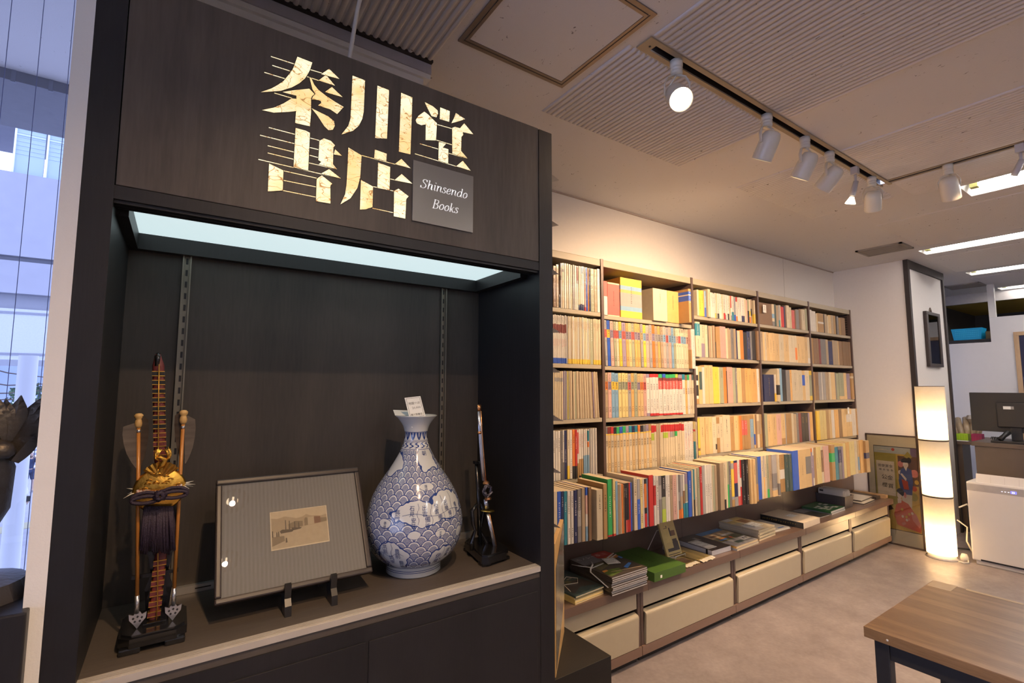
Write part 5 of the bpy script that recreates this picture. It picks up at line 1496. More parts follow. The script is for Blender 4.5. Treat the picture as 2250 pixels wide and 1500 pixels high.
# tall tied stack of monorail magazines
M2 = base_frame(1.765, 1.728, ZT + 0.0003, 0.5)
N2 = 11
for k in range(N2):
    top = k == N2 - 1
    a = ([(rect(0, 0.62, 0.62, 1.0), ART['grey']), (rect(0, 0.0, 1.0, 0.60), ART['dark']), ([(0.52, 0.75), (0.60, 0.72), (0.95, 0.74), (1.0, 0.80), (0.98, 0.98), (0.90, 1.0), (0.60, 1.0), (0.54, 0.95)], ART['red']),
          ([(0.1, 0.32), (0.45, 0.42), (0.6, 0.56), (0.3, 0.60), (0.1, 0.5)], ART['olive']), ([(0.05, 0.04), (0.42, 0.10), (0.5, 0.24), (0.22, 0.28), (0.04, 0.2)], ART['green']), ([(0.06, 0.22), (0.2, 0.24), (0.2, 0.29), (0.08, 0.29)], ART['orange']), ([(0.62, 0.14), (0.9, 0.27), (0.88, 0.32), (0.6, 0.22)], ART['blue']), ([(0.92, 0.52), (1.0, 0.54), (1.0, 0.64), (0.93, 0.62)], ART['blue']), (rect(0.62, 0.60, 1.0, 0.72), ART['orange']),
          ([(0.2, 0.17), (0.95, 0.06), (0.95, 0.075), (0.2, 0.19)], ART['tan'])], 0) if top else None
    m = slab('monorail_magazine', M2 @ Matrix.Translation((0.0025 * math.sin(k * 2.1), 0.004 * math.sin(k * 1.3), 0.0078 * k)), 0.255, 0.300, 0.0076, ART['dark'], M_MAGEDGE, a, label='dark monorail magazine in the thick tied stack, %s' % ('topmost with white price card' if top else ordw(k + 1) + ' from the bottom'), cat='magazine', group='thick tied stack of monorail magazines')
H2 = 0.0078 * N2
mb = MB()
Mt = M2 @ Matrix.Translation((0.012, 0.252, H2 + 0.0012))
mb.text('モノレール', Mt, 0.034, 0, gap=1)
part(mb, 'title_lettering', pm('print_title_white', (0.82, 0.82, 0.80), 0.5), m)
mb = MB()
Mt = M2 @ Matrix.Translation((0.150, 0.246, H2 + 0.0014))
mb.text('鉄道', Mt, 0.038, 0)
part(mb, 'badge_lettering', pm('print_pink', (0.75, 0.38, 0.33), 0.5), m)


def tag_card(M, w, d, root, lines=2, name='price_tag'):
    mb = MB().box(0, w, 0, d, 0, 0.0005, 0, 0, M)
    for e in (0.06,):
        for r_ in (rect(e, e, 1 - e, e + 0.02), rect(e, 1 - e - 0.02, 1 - e, 1 - e), rect(e, e, e + 0.02, 1 - e), rect(1 - e - 0.02, e, 1 - e, 1 - e)):
            mb.add([(a * w, b_ * d, 0.0006) for a, b_ in r_], [(0, 1, 2, 3)], 1, False, M)
    rr = random.Random(int(w * 1e4))
    for k in range(lines):
        for q_ in range(5):
            x = w * (0.18 + 0.14 * q_); y = d * (0.65 - 0.3 * k)
            mb.glyphs(M @ Matrix.Translation((x, y, 0.0006)), 1, w * 0.11, 1, rr)
    return part(mb, name, [M_CARD, M_INK], root)


tag_card(M2 @ Matrix.Translation((0.105, 0.125, H2 + 0.006)) @ Matrix.Rotation(math.radians(-20), 4, 'Z'), 0.072, 0.082, m)
mb = MB()
tape = lambda a, b_: [M2 @ Vector(p) for p in (a, b_)]
mb.tube([M2 @ Vector((x, 0.14 + 0.02 * math.sin(x * 9), H2 + 0.003)) for x in (0.0, 0.05, 0.10)] , 0.005, 6, 0, True, None, 0.25)
mb.tube([M2 @ Vector(p) for p in ((0.175, 0.20, H2 + 0.003), (0.258, 0.235, H2 + 0.003))], 0.005, 6, 0, True, None, 0.25)
mb.tube([M2 @ Vector(p) for p in ((0.175, 0.185, H2 + 0.003), (0.258, 0.215, H2 + 0.003))], 0.004, 6, 0, True, None, 0.25)
mb.tube([M2 @ Vector(p) for p in ((-0.004, 0.02, H2 - 0.05), (-0.004, 0.14, H2 - 0.015), (-0.003, 0.14, H2 + 0.003), (0.03, 0.16, H2 + 0.010), (0.06, 0.20, H2 + 0.006))], 0.0045, 6, 0, True, None, 0.3)
mb.tube([M2 @ Vector(p) for p in ((0.0, 0.145, H2 + 0.006), (-0.03, 0.20, H2 + 0.004), (-0.045, 0.235, H2 + 0.003))], 0.0045, 6, 0, True, None, 0.3)
part(mb, 'white_tape', pm('white_tape', (0.70, 0.68, 0.64), 0.4, coat=0.3), m)

# green clothbound box
M_GRN = pm('green_cloth', (0.060, 0.135, 0.022), 0.45, 0.12, 90, 0.08, 500)
Mg = base_frame(2.068, 1.725, ZT + 0.0003, -0.5)
gb = MB().box(0, 0.254, 0, 0.330, 0, 0.046, 0, 0.0015, Mg)
gb = gb.build('book_box', M_GRN)
tag(gb, 'flat green cloth-covered book box beside the monorail magazines', 'box')
mb = MB()
for k in range(7):
    mb.glyphs(Mg @ Matrix.Translation((0.125, 0.27 - 0.024 * k, 0.0464)), 1, 0.018, 0, random.Random(k))
part(mb, 'stamped_title', pm('green_stamp', (0.028, 0.062, 0.012), 0.5), gb)
part(MB().box(0.046, 0.060, -0.0006, 0.0, 0.012, 0.026, 0, 0, Mg), 'white_sticker', M_CARD, gb)

# two film-wrapped tan booklets
M_TAN = pm('booklet_tan', (0.50, 0.37, 0.14), 0.25, 0.08, 60, coat=0.4)
wb = slab('booklet', base_frame(2.370, 1.775, ZT + 0.0003, 3), 0.130, 0.185, 0.005, M_TAN, M_MAGEDGEY, ([(rect(0.1, 0.1, 0.9, 0.45), ART['brown']), (rect(0.3, 0.55, 0.75, 0.85), ART['tan'])], 0), label='film-wrapped tan booklet lying against the green box', cat='booklet')
part(MB().tube([base_frame(2.370, 1.775, ZT, 3) @ Vector((0.06 + 0.03 * math.cos(q_ * 0.9), 0.12 + 0.03 * math.sin(q_ * 1.7), 0.0065)) for q_ in range(9)], 0.0014, 6), 'ribbon', pm('white_tape', (0.70, 0.68, 0.64), 0.4), wb)
wb2 = slab('booklet', base_frame(2.515, 1.770, ZT + 0.0003, 4), 0.135, 0.235, 0.008, M_TAN, M_MAGEDGEY, ([(rect(0.12, 0.88, 0.4, 0.91), ART['black']), (rect(0.15, 0.74, 0.55, 0.76), ART['black']), (rect(0.3, 0.55, 0.5, 0.57), ART['black'])], 0), label='film-wrapped yellow-tan booklet lying in front of the grey-edged thick book', cat='booklet')
for o_, Mw, ww, dd, hh in ((wb, base_frame(2.370, 1.775, ZT, 3), 0.130, 0.185, 0.005), (wb2, base_frame(2.515, 1.770, ZT, 4), 0.135, 0.235, 0.008)):
    rr = random.Random(int(ww * 1000)); mb = MB(); L_, R_ = [], []
    for k in range(15):
        x = ww * k / 14
        L_.append(Mw @ Vector((x, 0.004, hh + 0.0016 + rr.uniform(0, 0.002)))); R_.append(Mw @ Vector((x + rr.uniform(-.004, .004), -0.020 - rr.uniform(0, .008), 0.0015 + rr.uniform(0, 0.006))))
    mb.strip(L_, R_, 0, False)
    part(mb, 'film_wrapper', pm('crinkled_film', (0.60, 0.55, 0.44), 0.15, 0.2, 60, coat=0.6), o_)

# standing booklet on a white wire stand
nrm = Vector((-0.15, -0.93, 0.33)).normalized()
A0 = at_y(1467, 1210, 1.900); A1 = at_y(1499, 1201, 1.900)
uu = (A1 - A0).normalized(); vv = nrm.cross(uu).normalized()
vv = vv if vv.z > 0 else -vv
hs = 0.245; ws = (A1 - A0).length
A0.z = ZT + 0.012
Ms = plane(A0, uu, vv)
bk = MB().box(0, ws, 0, hs, -0.012, 0, 0, 0.001, Ms)
bk = bk.build('standing_booklet', [pm('booklet_yellow', (0.60, 0.47, 0.19), 0.3, 0.06, 60, coat=0.35)])
tag(bk, 'tan illustrated booklet standing on a white wire stand behind the green box', 'booklet')
mb = MB()
for poly, mi in ((rect(0.10, 0.30, 0.52, 0.985), 0), (rect(0.55, 0.84, 0.97, 0.96), 3), (rect(0.56, 0.10, 0.92, 0.30), 1), (rect(0.15, 0.10, 0.56, 0.17), 1), (rect(0.58, 0.30, 0.88, 0.36), 1), (rect(0.52, 0.43, 0.60, 0.62), 1), (rect(0.60, 0.43, 0.88, 0.55), 2), (rect(0.1, 0.03, 0.9, 0.045), 1), (rect(0.2, 0.93, 0.45, 0.94), 1), (rect(0.2, 0.62, 0.45, 0.63), 1), (rect(0.38, 0.94, 0.44, 0.975), 1), (rect(0.38, 0.64, 0.44, 0.675), 1)):
    mb.add([(a * ws, b_ * hs, 0.0004 + 0.0002 * mi) for a, b_ in poly], [(0, 1, 2, 3)], mi, False, Ms)
part(mb, 'cover_print', [ART['yellow'], ART['dark'], ART['brown'], ART['tan']], bk)
B0 = A0 - nrm * 0.013; mid = ws / 2
Zf = ZT + 0.002
ppt = [at_y(1474, 1165, 2.00), at_y(1455, 1204, 2.045)]
pts = [Vector((A0.x + 0.03, A0.y + 0.10, ZT + 0.135)), Vector((A0.x - 0.03, A0.y + 0.135, Zf)), Vector((A0.x + 0.02, A0.y + 0.02, Zf)), Vector((A0.x + 0.02, A0.y - 0.035, Zf)), Vector((A0.x + 0.02, A0.y - 0.035, ZT + 0.022)), Vector((A1.x - 0.02, A0.y - 0.035, ZT + 0.022)), Vector((A1.x - 0.02, A0.y - 0.035, Zf)), Vector((A1.x - 0.02, A0.y + 0.02, Zf)), Vector((A1.x - 0.01, A0.y + 0.135, Zf)), Vector((A1.x - 0.03, A0.y + 0.10, ZT + 0.135)), Vector((A0.x + 0.03, A0.y + 0.10, ZT + 0.135))]
ws_ = MB().tube(pts, 0.0022, 6).build('wire_stand', M_WHITE)
tag(ws_, 'white bent-wire display stand under the standing tan booklet', 'stand')

# thick white-edged book with dark cover
M6 = base_frame(2.664, 1.790, ZT + 0.0003, -2)
tb = slab('thick_book', M6, 0.186, 0.270, 0.030, ART['dark'], pm('white_page_block', (0.68, 0.68, 0.68), 0.35, 0.06, 40, coat=0.2), ([(rect(0.5, 0.62, 0.62, 0.80), ART['grey']), (rect(0.62, 0.60, 0.66, 0.80), ART['tan'])], 0), spine=None, label='thick white-edged book with a dark cover and price card on the worktop', cat='book')
tag_card(M6 @ Matrix.Translation((0.008, 0.03, 0.0308)), 0.085, 0.15, tb)
part(MB().box(-0.0015, 0.002, 0.03, 0.042, 0.0, 0.030, 0, 0, M6), 'clip', M_BLACK, tb)

# two magazines with a painted street scene
M7 = base_frame(2.866, 1.754, ZT + 0.0003, 2)
paint = ([(rect(0, 0.80, 1, 1), ART['sky']), ([(0, 0.78), (0, 0.86), (0.55, 0.97), (0.95, 0.85), (0.9, 0.78)], ART['ochre']), (rect(0.0, 0.5, 1, 0.79), ART['tan']), (rect(0.0, 0.30, 1.0, 0.52), ART['olive']), (rect(0, 0, 1, 0.32), ART['grey']), (rect(0.1, 0.60, 0.35, 0.68), ART['brown']), (rect(0.2, 0.44, 0.5, 0.50), ART['orange']), (rect(0.5, 0.55, 0.9, 0.62), ART['white']), (rect(0.12, 0.38, 0.4, 0.44), ART['blue']), (rect(0.55, 0.38, 0.62, 0.45), ART['red']), (rect(0.66, 0.14, 0.98, 0.30), ART['white']), (rect(0.3, 0.1, 0.6, 0.2), ART['teal']), (rect(0.74, 0.19, 0.80, 0.25), ART['black']), (rect(0.86, 0.19, 0.92, 0.25), ART['black']), (rect(0, 0.0, 0.045, 0.9), ART['ochre'])], 0)
for k in range(2):
    slab('art_magazine', M7 @ Matrix.Translation((0.006 * k, 0.008 * k, 0.0121 * k)), 0.262, 0.300, 0.0118, ART['ochre'] if k else ART['grey'], M_MAGEDGEY, paint if k else None, label='magazine with a colourful painted street scene cover, upper of two' if k else 'lower magazine under the colourful painted street scene magazine', cat='magazine')

# cream magazine stack
M8 = base_frame(3.165, 1.782, ZT + 0.0003, 3)
N8 = 7
for k in range(N8):
    top = k == N8 - 1
    a = ([(rect(0.05, 0.62, 0.95, 0.98), ART['yellow']), (rect(0.5, 0.5, 0.85, 0.75), ART['brown']), (rect(0.1, 0.8, 0.5, 0.95), ART['white']), (rect(0.05, 0.05, 0.5, 0.45), ART['white'])], 0) if top else None
    m = slab('cream_magazine', M8 @ Matrix.Translation((0.004 * math.sin(k * 1.9) + (0.006 if k < 3 else 0), 0.004 * math.sin(k * 2.7), 0.0096 * k)), 0.222, 0.285, 0.0094, BM['C'], M_MAGEDGEY, a, label='cream magazine in the neat stack under a spotlight, %s' % ('topmost' if top else ordw(k + 1) + ' from the bottom'), cat='magazine', group='stack of cream magazines')
tag_card(M8 @ Matrix.Translation((0.06, 0.05, 0.0096 * N8 + 0.0012)), 0.11, 0.08, m)
# loose white booklets
for k in range(2):
    slab('white_booklet', base_frame(3.420, 1.826, ZT + 0.0003, -3) @ Matrix.Translation((0.004 * k, 0.006 * k, 0.0046 * k)), 0.215, 0.22, 0.0044, BM['W'], M_MAGEDGE, ([(rect(0.25, 0.12, 0.35, 0.18), ART['blue']), (rect(0.5, 0.08, 0.85, 0.14), ART['blue']), (rect(0.2, 0.6, 0.8, 0.64), ART['grey'])], 0) if k else None, label='white booklet with blue print between the cream stack and boxed volume, %s' % ('upper' if k else 'lower'), cat='booklet')
# boxed volume with black spine
M10 = base_frame(3.690, 1.751, ZT + 0.0003, 1.5)
mb = MB().box(0, 0.262, 0, 0.312, 0, 0.041, 0, 0.0008, M10).box(-0.0012, 0.001, 0.0, 0.312, 0.0, 0.041, 1, 0, M10)
bx = mb.build('boxed_volume', [pm('box_cream', (0.66, 0.56, 0.42), 0.5, 0.05, 60), ART['black']])
tag(bx, 'large cream boxed volume with a black and gold spine overhanging the worktop', 'book')
mb = MB(); rr = random.Random(5)
for k in range(15):
    mb.glyphs(plane(M10 @ Vector((-0.0014, 0.285 - 0.0165 * k, 0.0215)), (0, 0, 1), (0, 1, 0)) if False else plane(M10 @ Vector((-0.0015, 0.285 - 0.0165 * k, 0.026)), (0, -1, 0), (0, 0, 1)), 1, 0.0135 if k < 11 else 0.009, 0, rr)
part(mb, 'spine_title', INK['X'], bx)
tag_card(M10 @ Matrix.Translation((0.10, 0.12, 0.0412)), 0.085, 0.055, bx)
mb = MB().box(0.03, 0.036, 0.12, 0.26, 0.0412, 0.0414, 0, 0, M10).box(0.20, 0.23, 0.035, 0.04, 0.0412, 0.0414, 0, 0, M10)
# green book over a dark leaflet
slab('leaflet', base_frame(4.075, 1.822, ZT + 0.0003, -1), 0.175, 0.22, 0.005, ART['dark'], M_MAGEDGE, ([(rect(0.3, 0.6, 0.95, 0.97), ART['grey']), (rect(0.4, 0.2, 0.9, 0.5), ART['black'])], 0), label='dark grey printed leaflet between the boxed volume and the green-and-white book', cat='leaflet')
slab('leaflet_stack', base_frame(4.268, 1.809, ZT + 0.0003, 2), 0.262, 0.215, 0.012, ART['grey'], M_MAGEDGE, None, label='grey-covered white booklet lying under the green-and-white book', cat='booklet')
rr = random.Random(4)
gw = [(rect(*(lambda a, b_: (a, b_, a + rr.uniform(.08, .22), b_ + rr.uniform(.05, .14)))(rr.uniform(.05, .75), rr.uniform(.05, .82))), ART['white']) for _ in range(14)]
slab('green_book', base_frame(4.262, 1.812, ZT + 0.0126, 2), 0.268, 0.215, 0.016, ART['forest'], M_MAGEDGE, (gw, 0), label='green-and-white patterned softcover book in front of the dark card bin', cat='book')
# dark bin of cards
bn = thing('card_bin', 'dark grey plastic bin packed with upright white cards', 'bin', (4.64, 1.94, ZT))
M_BIN = pm('bin_charcoal', (0.085, 0.070, 0.068), 0.45, 0.08, 80, 0.05, 300)


def taper(mb, cx, cy, z0, z1, w0, d0, w1, d1, t):
    """open box, wider at the rim"""
    o0 = [(cx - w0, cy - d0, z0), (cx + w0, cy - d0, z0), (cx + w0, cy + d0, z0), (cx - w0, cy + d0, z0)]
    o1 = [(cx - w1, cy - d1, z1), (cx + w1, cy - d1, z1), (cx + w1, cy + d1, z1), (cx - w1, cy + d1, z1)]
    i1 = [(cx - w1 + t, cy - d1 + t, z1), (cx + w1 - t, cy - d1 + t, z1), (cx + w1 - t, cy + d1 - t, z1), (cx - w1 + t, cy + d1 - t, z1)]
    i0 = [(cx - w0 + t, cy - d0 + t, z0 + t), (cx + w0 - t, cy - d0 + t, z0 + t), (cx + w0 - t, cy + d0 - t, z0 + t), (cx - w0 + t, cy + d0 - t, z0 + t)]
    vs = o0 + o1 + i1 + i0
    fs = [(3, 2, 1, 0), (15, 14, 13, 12)[::-1]]
    for a, b_ in ((0, 4), (4, 8), (8, 12)):
        fs += [(a + k, a + (k + 1) % 4, b_ + (k + 1) % 4, b_ + k) for k in range(4)]
    return mb.add(vs, fs)


taper(MB(), 4.640, 1.940, ZT + 0.0003, ZT + 0.098, 0.070, 0.105, 0.082, 0.113, 0.003).build('tub', M_BIN, bn)
for k in range(14):
    x = 4.572 + 0.0098 * k; tl = 0.0
    h_ = 0.135 + 0.008 * math.sin(k * 2.3)
    c = MB().box(x, x + 0.0032, 1.845, 2.034, ZT + 0.006, ZT + h_, 0).box(x - 0.0002, x, 1.995, 2.025, ZT + h_ - 0.020, ZT + h_ - 0.006, 1)
    tag(c.build('file_card', [pm('card_pale', (0.62, 0.58, 0.52), 0.5, 0.06, 40, rnd=0.1), M_DKTRIM]), 'white card filed upright in the dark plastic bin on the worktop', 'card', 'cards filed in the dark bin')
# film-wrapped white sheets
M13 = base_frame(4.840, 1.800, ZT + 0.0003, 3)
for k in range(2):
    sh = slab('paper_bundle', M13 @ Matrix.Translation((0.045 * k, 0.030 * k, 0.0141 * k)), 0.27, 0.20, 0.0136, pm('sheet_cream', (0.70, 0.64, 0.52), 0.3, 0.06, 20, 0.2, 30, coat=0.3), ART['dark'], None, spine=None, label='%s film-wrapped bundle of white sheets behind the card bin' % ('upper' if k else 'lower'), cat='paper')
# dark patterned box file and a small card at the far end
M14 = base_frame(5.170, 1.826, ZT + 0.0003, 1)
lf = MB().box(0, 0.10, 0, 0.215, 0, 0.022, 0, 0.001, M14).build('patterned_case', pm('pattern_brown', (0.055, 0.04, 0.03), 0.35, 0.8, 45, 0.1, 200))
tag(lf, 'long dark patterned case at the far end of the worktop', 'case')
sc_ = MB().box(5.04, 5.12, 2.015, 2.045, ZT + 0.0003, ZT + 0.0009).build('small_card', M_CARD)
tag(sc_, 'small white card lying at the back of the worktop far end', 'card')
bl = MB().box(5.285, 5.333, 1.79, 2.05, ZT + 0.0003, ZT + 0.030, 0, 0.002).build('wooden_bookend', wood('pale_oak', (0.34, 0.21, 0.10), (0.48, 0.32, 0.17), 0.35, 1))
tag(bl, 'pale wooden block closing the far end of the worktop', 'block')

# white tape tied around two book groups on the lowest shelf
M_TAPE = pm('white_tape', (0.70, 0.68, 0.64), 0.4)
for (pa, pb, yy, lab) in (((1357, 1120), (1401, 1122), 1.805, 'white plastic tape bow around the book bundle in the second bay'), ((1247, 1145), (1264, 1144), 1.815, 'white plastic tape knot on the two white books near the showcase'), ((1723, 1036), (1745, 1034), 1.815, 'white paper band around two dark green books with a price card')):
    A, B = at_y(*pa, yy), at_y(*pb, yy); c = A.lerp(B, 0.62)
    tp = thing('tape_bow', lab, 'tape', A)
    y0 = Vector((0, -0.004, 0))
    wd = (B - A).length
    MB().strip([A + y0 + Vector((0, 0, 0.012)), c + y0 * 2 + Vector((0, 0, 0.004)), B + y0 + Vector((0, 0, 0.003))], [A + y0 - Vector((0, 0, 0.012)), c + y0 * 2 - Vector((0, 0, 0.005)), B + y0 - Vector((0, 0, 0.006))]).build('band', M_TAPE, tp)
    for s_ in (-1, 1):
        MB().tube([c + y0 * 2, c + y0 * 3 + Vector((s_ * wd * 0.22, 0, 0.014)), c + y0 * 3 + Vector((s_ * wd * 0.36, 0, -0.012)), c + y0 * 2 + Vector((s_ * 0.006, 0, -0.004))], [0.003, 0.008, 0.007, 0.003], 7, 0, True, None, 0.3).build('loop', M_TAPE, tp)
    MB().strip([c + y0 * 2 + Vector((-0.010, 0, 0)), c + y0 * 3 + Vector((-wd * 0.30, 0, -0.028)), c + y0 * 3 + Vector((-wd * 0.22, 0, -0.055))], [c + y0 * 2 + Vector((0.004, 0, 0)), c + y0 * 3 + Vector((-0.01, 0, -0.034)), c + y0 * 3 + Vector((-0.015, 0, -0.060))]).build('tail', M_TAPE, tp)
for (p, yy, w_, h_, lab) in (((1715, 1030), 1.795, 0.026, 0.050, 'white price slip on the brown book beside the dark green pair'), ((1734, 1037), 1.797, 0.034, 0.056, 'white price slip hanging in front of the dark green pair and blue box'), ((1677, 686), 1.885, 0.044, 0.058, 'white price slip on the brown volume in the fourth bay top shelf'), ((1863, 909), 1.868, 0.032, 0.055, 'white price slip on the cream books in the fifth bay')):
    A = at_y(*p, yy)
    m_ = MB().box(0, w_, 0, h_, -0.0006, 0, 0, 0, front(A.x, A.y, A.z))
    for k in range(2):
        m_.glyphs(front(A.x + w_ * (0.35 + 0.3 * k), A.y - 0.0002, A.z + h_ * 0.88), 3, w_ * 0.25, 1, random.Random(k + int(p[0])))
    tag(m_.build('price_slip', [M_CARD, M_INK]), lab, 'card')

# dark plinth and book rack at the end of the showcase, sheets pinned to its side
pl_ = MB().box(0.835, 1.318, 1.300, 1.745, 0, 0.450, 0, 0.0015).build('low_plinth', wood('plinth_stain', (0.010, 0.0085, 0.0065), (0.020, 0.017, 0.013), 0.5, 0, 6, 14))
tag(pl_, 'low dark wooden plinth standing at the right end of the showcase', 'plinth')
RA = at_z(1221.5, 1489, 0.4503); RB = at_z(1240, 1387, 0.4503); RA.z = RB.z = 0.4505
ztop = at_y(1241, 1140, RB.y).z
d = (RB - RA); L = d.length; d.normalize()
rk = thing('display_board', 'pale wooden display board with film-wrapped print standing on the low plinth', 'board', RA)
Mr = plane(RA, d, (0, 0, 1))
MB().box(0, L, 0, ztop - 0.4505, -0.014, 0.0, 0, 0.001, Mr).build('board', wood('rack_pine', (0.50, 0.30, 0.10), (0.62, 0.40, 0.16), 0.35, 2), rk)
hz = ztop - 0.4505
# face turned to the camera side
sd = 0.001 if (Mr.to_3x3() @ Vector((0, 0, 1))).dot(Vector((0, 0, EYE)) - RA) > 0 else -0.0150
mb = MB().add([(L * 0.05, hz * 0.02, sd), (L * 0.99, hz * 0.30, sd), (L * 0.99, hz * 0.985, sd), (L * 0.05, hz * 0.80, sd)], [(0, 1, 2, 3)], 0, False, Mr)
mb.build('wrapped_print', pm('film_grey_print', (0.34, 0.31, 0.27), 0.15, 0.5, 12, 0.3, 22, coat=0.6), rk)
for k, (px_, pyt, pyb) in enumerate(((1229, 345, 396), (1228, 460, 495), (1228, 555, 602), (1231, 690, 730), (1232, 770, 818), (1239, 880, 925), (1236, 990, 1040), (1233, 1110, 1160))):
    T0 = at_y(1213, pyt, 1.20); Bt = at_y(px_, pyb, 1.06)
    zt_, zb = at_y(1213, pyt, 1.03).z, Bt.z
    L_, R_ = [], []
    for q_ in range(7):
        t = q_ / 6; z = zt_ + 0.02 + (zb - zt_ - 0.02) * t
        cx = 0.8166 + max(0.0, Bt.x - 0.8166) * t ** 2.2
        L_.append(Vector((cx, 1.060, z))); R_.append(Vector((0.8166, 1.24, z)))
    s_ = MB().strip(L_, R_).build('pinned_sheet', pm('thin_paper', (0.72, 0.69, 0.65), 0.8, 0.03))
    tag(s_, 'white paper sheet curling off the right side of the showcase, %s from the top' % ordw(k + 1), 'paper', 'sheets pinned to the showcase side')
# ================================================================ ceiling lights
M_TRK = pm('track_beige', (0.34, 0.27, 0.18), 0.45, 0.06, 50)
t1 = thing('lighting_track', 'beige recessed lighting track running along the bookshelves carrying six spotlights', 'track', (2.25, 1.005, ZC))
mb = MB().box(1.216, 3.26, 0.974, 0.992, ZC - 0.006, ZC).box(1.216, 3.26, 1.018, 1.036, ZC - 0.006, ZC).box(1.216, 1.263, 0.992, 1.018, ZC - 0.006, ZC)
mb.build('flange', M_TRK, t1)
MB().box(1.263, 3.226, 0.992, 1.018, ZC + 0.028, ZC + 0.032).box(1.263, 3.226, 0.990, 0.992, ZC, ZC + 0.03).box(1.263, 3.226, 1.018, 1.020, ZC, ZC + 0.03).build('channel', M_DKTRIM, t1)
MB().lathe([(0.004, -0.0075), (0.004, -0.006)], 10, c=(1.247, 1.005, ZC)).build('screw', M_DKTRIM, t1)
t2 = thing('lighting_track', 'second narrow lighting track running across the room with two spotlights', 'track', (3.21, -0.3, ZC))
MB().box(3.186, 3.198, -1.6, 0.974, ZC - 0.005, ZC).box(3.223, 3.236, -1.6, 0.974, ZC - 0.005, ZC).build('flange', M_TRK, t2)
MB().box(3.198, 3.223, -1.6, 0.992, ZC + 0.028, ZC + 0.032).box(3.196, 3.198, -1.6, 0.99, ZC, ZC + 0.03).box(3.223, 3.225, -1.6, 0.99, ZC, ZC + 0.03).build('channel', M_DKTRIM, t2)
M_SPOT = pm('spot_ivory', (0.70, 0.66, 0.56), 0.35, 0.04, 60, coat=0.2)
M_SPOTC = pm('spot_cord', (0.72, 0.69, 0.60), 0.5)
E_LAMP = emit('lamp_face_warm', (1.0, 0.78, 0.50), 14.0)
M_OFF = pm('lamp_face_off', (0.35, 0.32, 0.28), 0.2)


def spot(x, y, drop, d, label, on=True, power=0.46, spread=135, R=0.040, L=0.118, aim_name='spotlight', bare=False):
    d = Vector(d).normalized()
    T = Vector((x, y, ZC - 0.004))
    s = thing('spotlight', label, 'spotlight', T, 'track spotlights')
    if not bare:
        MB().lathe([(0.019, -0.052), (0.021, -0.046), (0.021, -0.040), (0.018, -0.037), (0.021, -0.034), (0.021, -0.028), (0.018, -0.025), (0.022, -0.021), (0.022, 0.0)], 18, M=Matrix.Translation(T)).build('adaptor', M_SPOT, s)
        C = T + Vector((0, 0, -drop))
        top = T + Vector((0, 0, -0.050))
        rot = Vector((0, 0, 1)).rotation_difference(-d).to_matrix().to_4x4()
        Mh = Matrix.Translation(C) @ rot          # local +z points backwards out of the head
        prof = [(R, -L * 0.55), (R * 1.0, -L * 0.5), (R * 0.99, 0.0), (R * 0.93, L * 0.25), (R * 0.74, L * 0.40), (R * 0.40, L * 0.455), (0.0, L * 0.46)]
        hd = MB().lathe([(R * 0.93, -L * 0.40), (R * 0.96, -L * 0.55)] + prof, 28, M=Mh)
        hd.build('housing', M_SPOT, s)
        MB().lathe([(0.0, -L * 0.470), (R * 0.93, -L * 0.470), (R * 0.93, -L * 0.466), (0.0, -L * 0.462)], 28, M=Mh).build('lamp_face', E_LAMP if on else M_OFF, s)
        side = d.cross(Vector((0, 0, 1)))
        side = side.normalized() if side.length > 0.05 else Vector((1, 0, 0))
        mb = MB()
        for q in (-1, 1):
            mb.tube([top, top + side * q * R * 0.75 + Vector((0, 0, -0.008)), top + side * q * R * 1.08 + Vector((0, 0, -0.035)), C + side * q * R * 1.06], 0.0075, 8, 0, True, None, 0.3)
        mb.build('yoke', M_SPOT, s)
        MB().tube([top, top + d.cross(side) * 0.03 + Vector((0, 0, -0.02)) + side * 0.03, C - d * L * 0.35 + side * 0.012], 0.0032, 6).build('cord', M_SPOTC, s)
        face = C + d * L * 0.57
    else:
        MB().box(x - 0.016, x + 0.016, y - 0.016, y + 0.016, ZC - 0.045, ZC - 0.004, 0, 0.003).build('adaptor', pm('spot_grey', (0.52, 0.50, 0.50), 0.4), s)
        J = T + Vector((0, 0, -0.085))
        MB().tube([T + Vector((0, 0, -0.04)), J], 0.0065, 8).build('stem', pm('spot_grey', (0.52, 0.50, 0.50), 0.4), s)
        E_ = J + d * drop
        MB().tube([J - d * 0.01, J + d * (drop * 0.55), J + d * (drop * 0.75)], [0.012, 0.014, 0.013], 10).build('housing', pm('spot_grey', (0.52, 0.50, 0.50), 0.4), s)
        rot = Vector((0, 0, 1)).rotation_difference(-d).to_matrix().to_4x4()
        MB().lathe([(0.024, -0.020), (0.023, -0.014), (0.012, 0.010), (0.010, 0.016), (0.0, 0.017)], 16, M=Matrix.Translation(E_) @ rot).build('reflector_lamp', emit('halogen_glow', (1.0, 0.85, 0.62), 5.0), s)
        face = E_ + d * 0.024
    if on:
        l = lamp('spot_lamp', 'SPOT', face + d * 0.012, LIGHT_SPOT_W * power, WARM, s, spot_size=math.radians(spread), spot_blend=1.0, shadow_soft_size=0.03)
        l.rotation_euler = (-d).to_track_quat('Z', 'Y').to_euler()
    return s


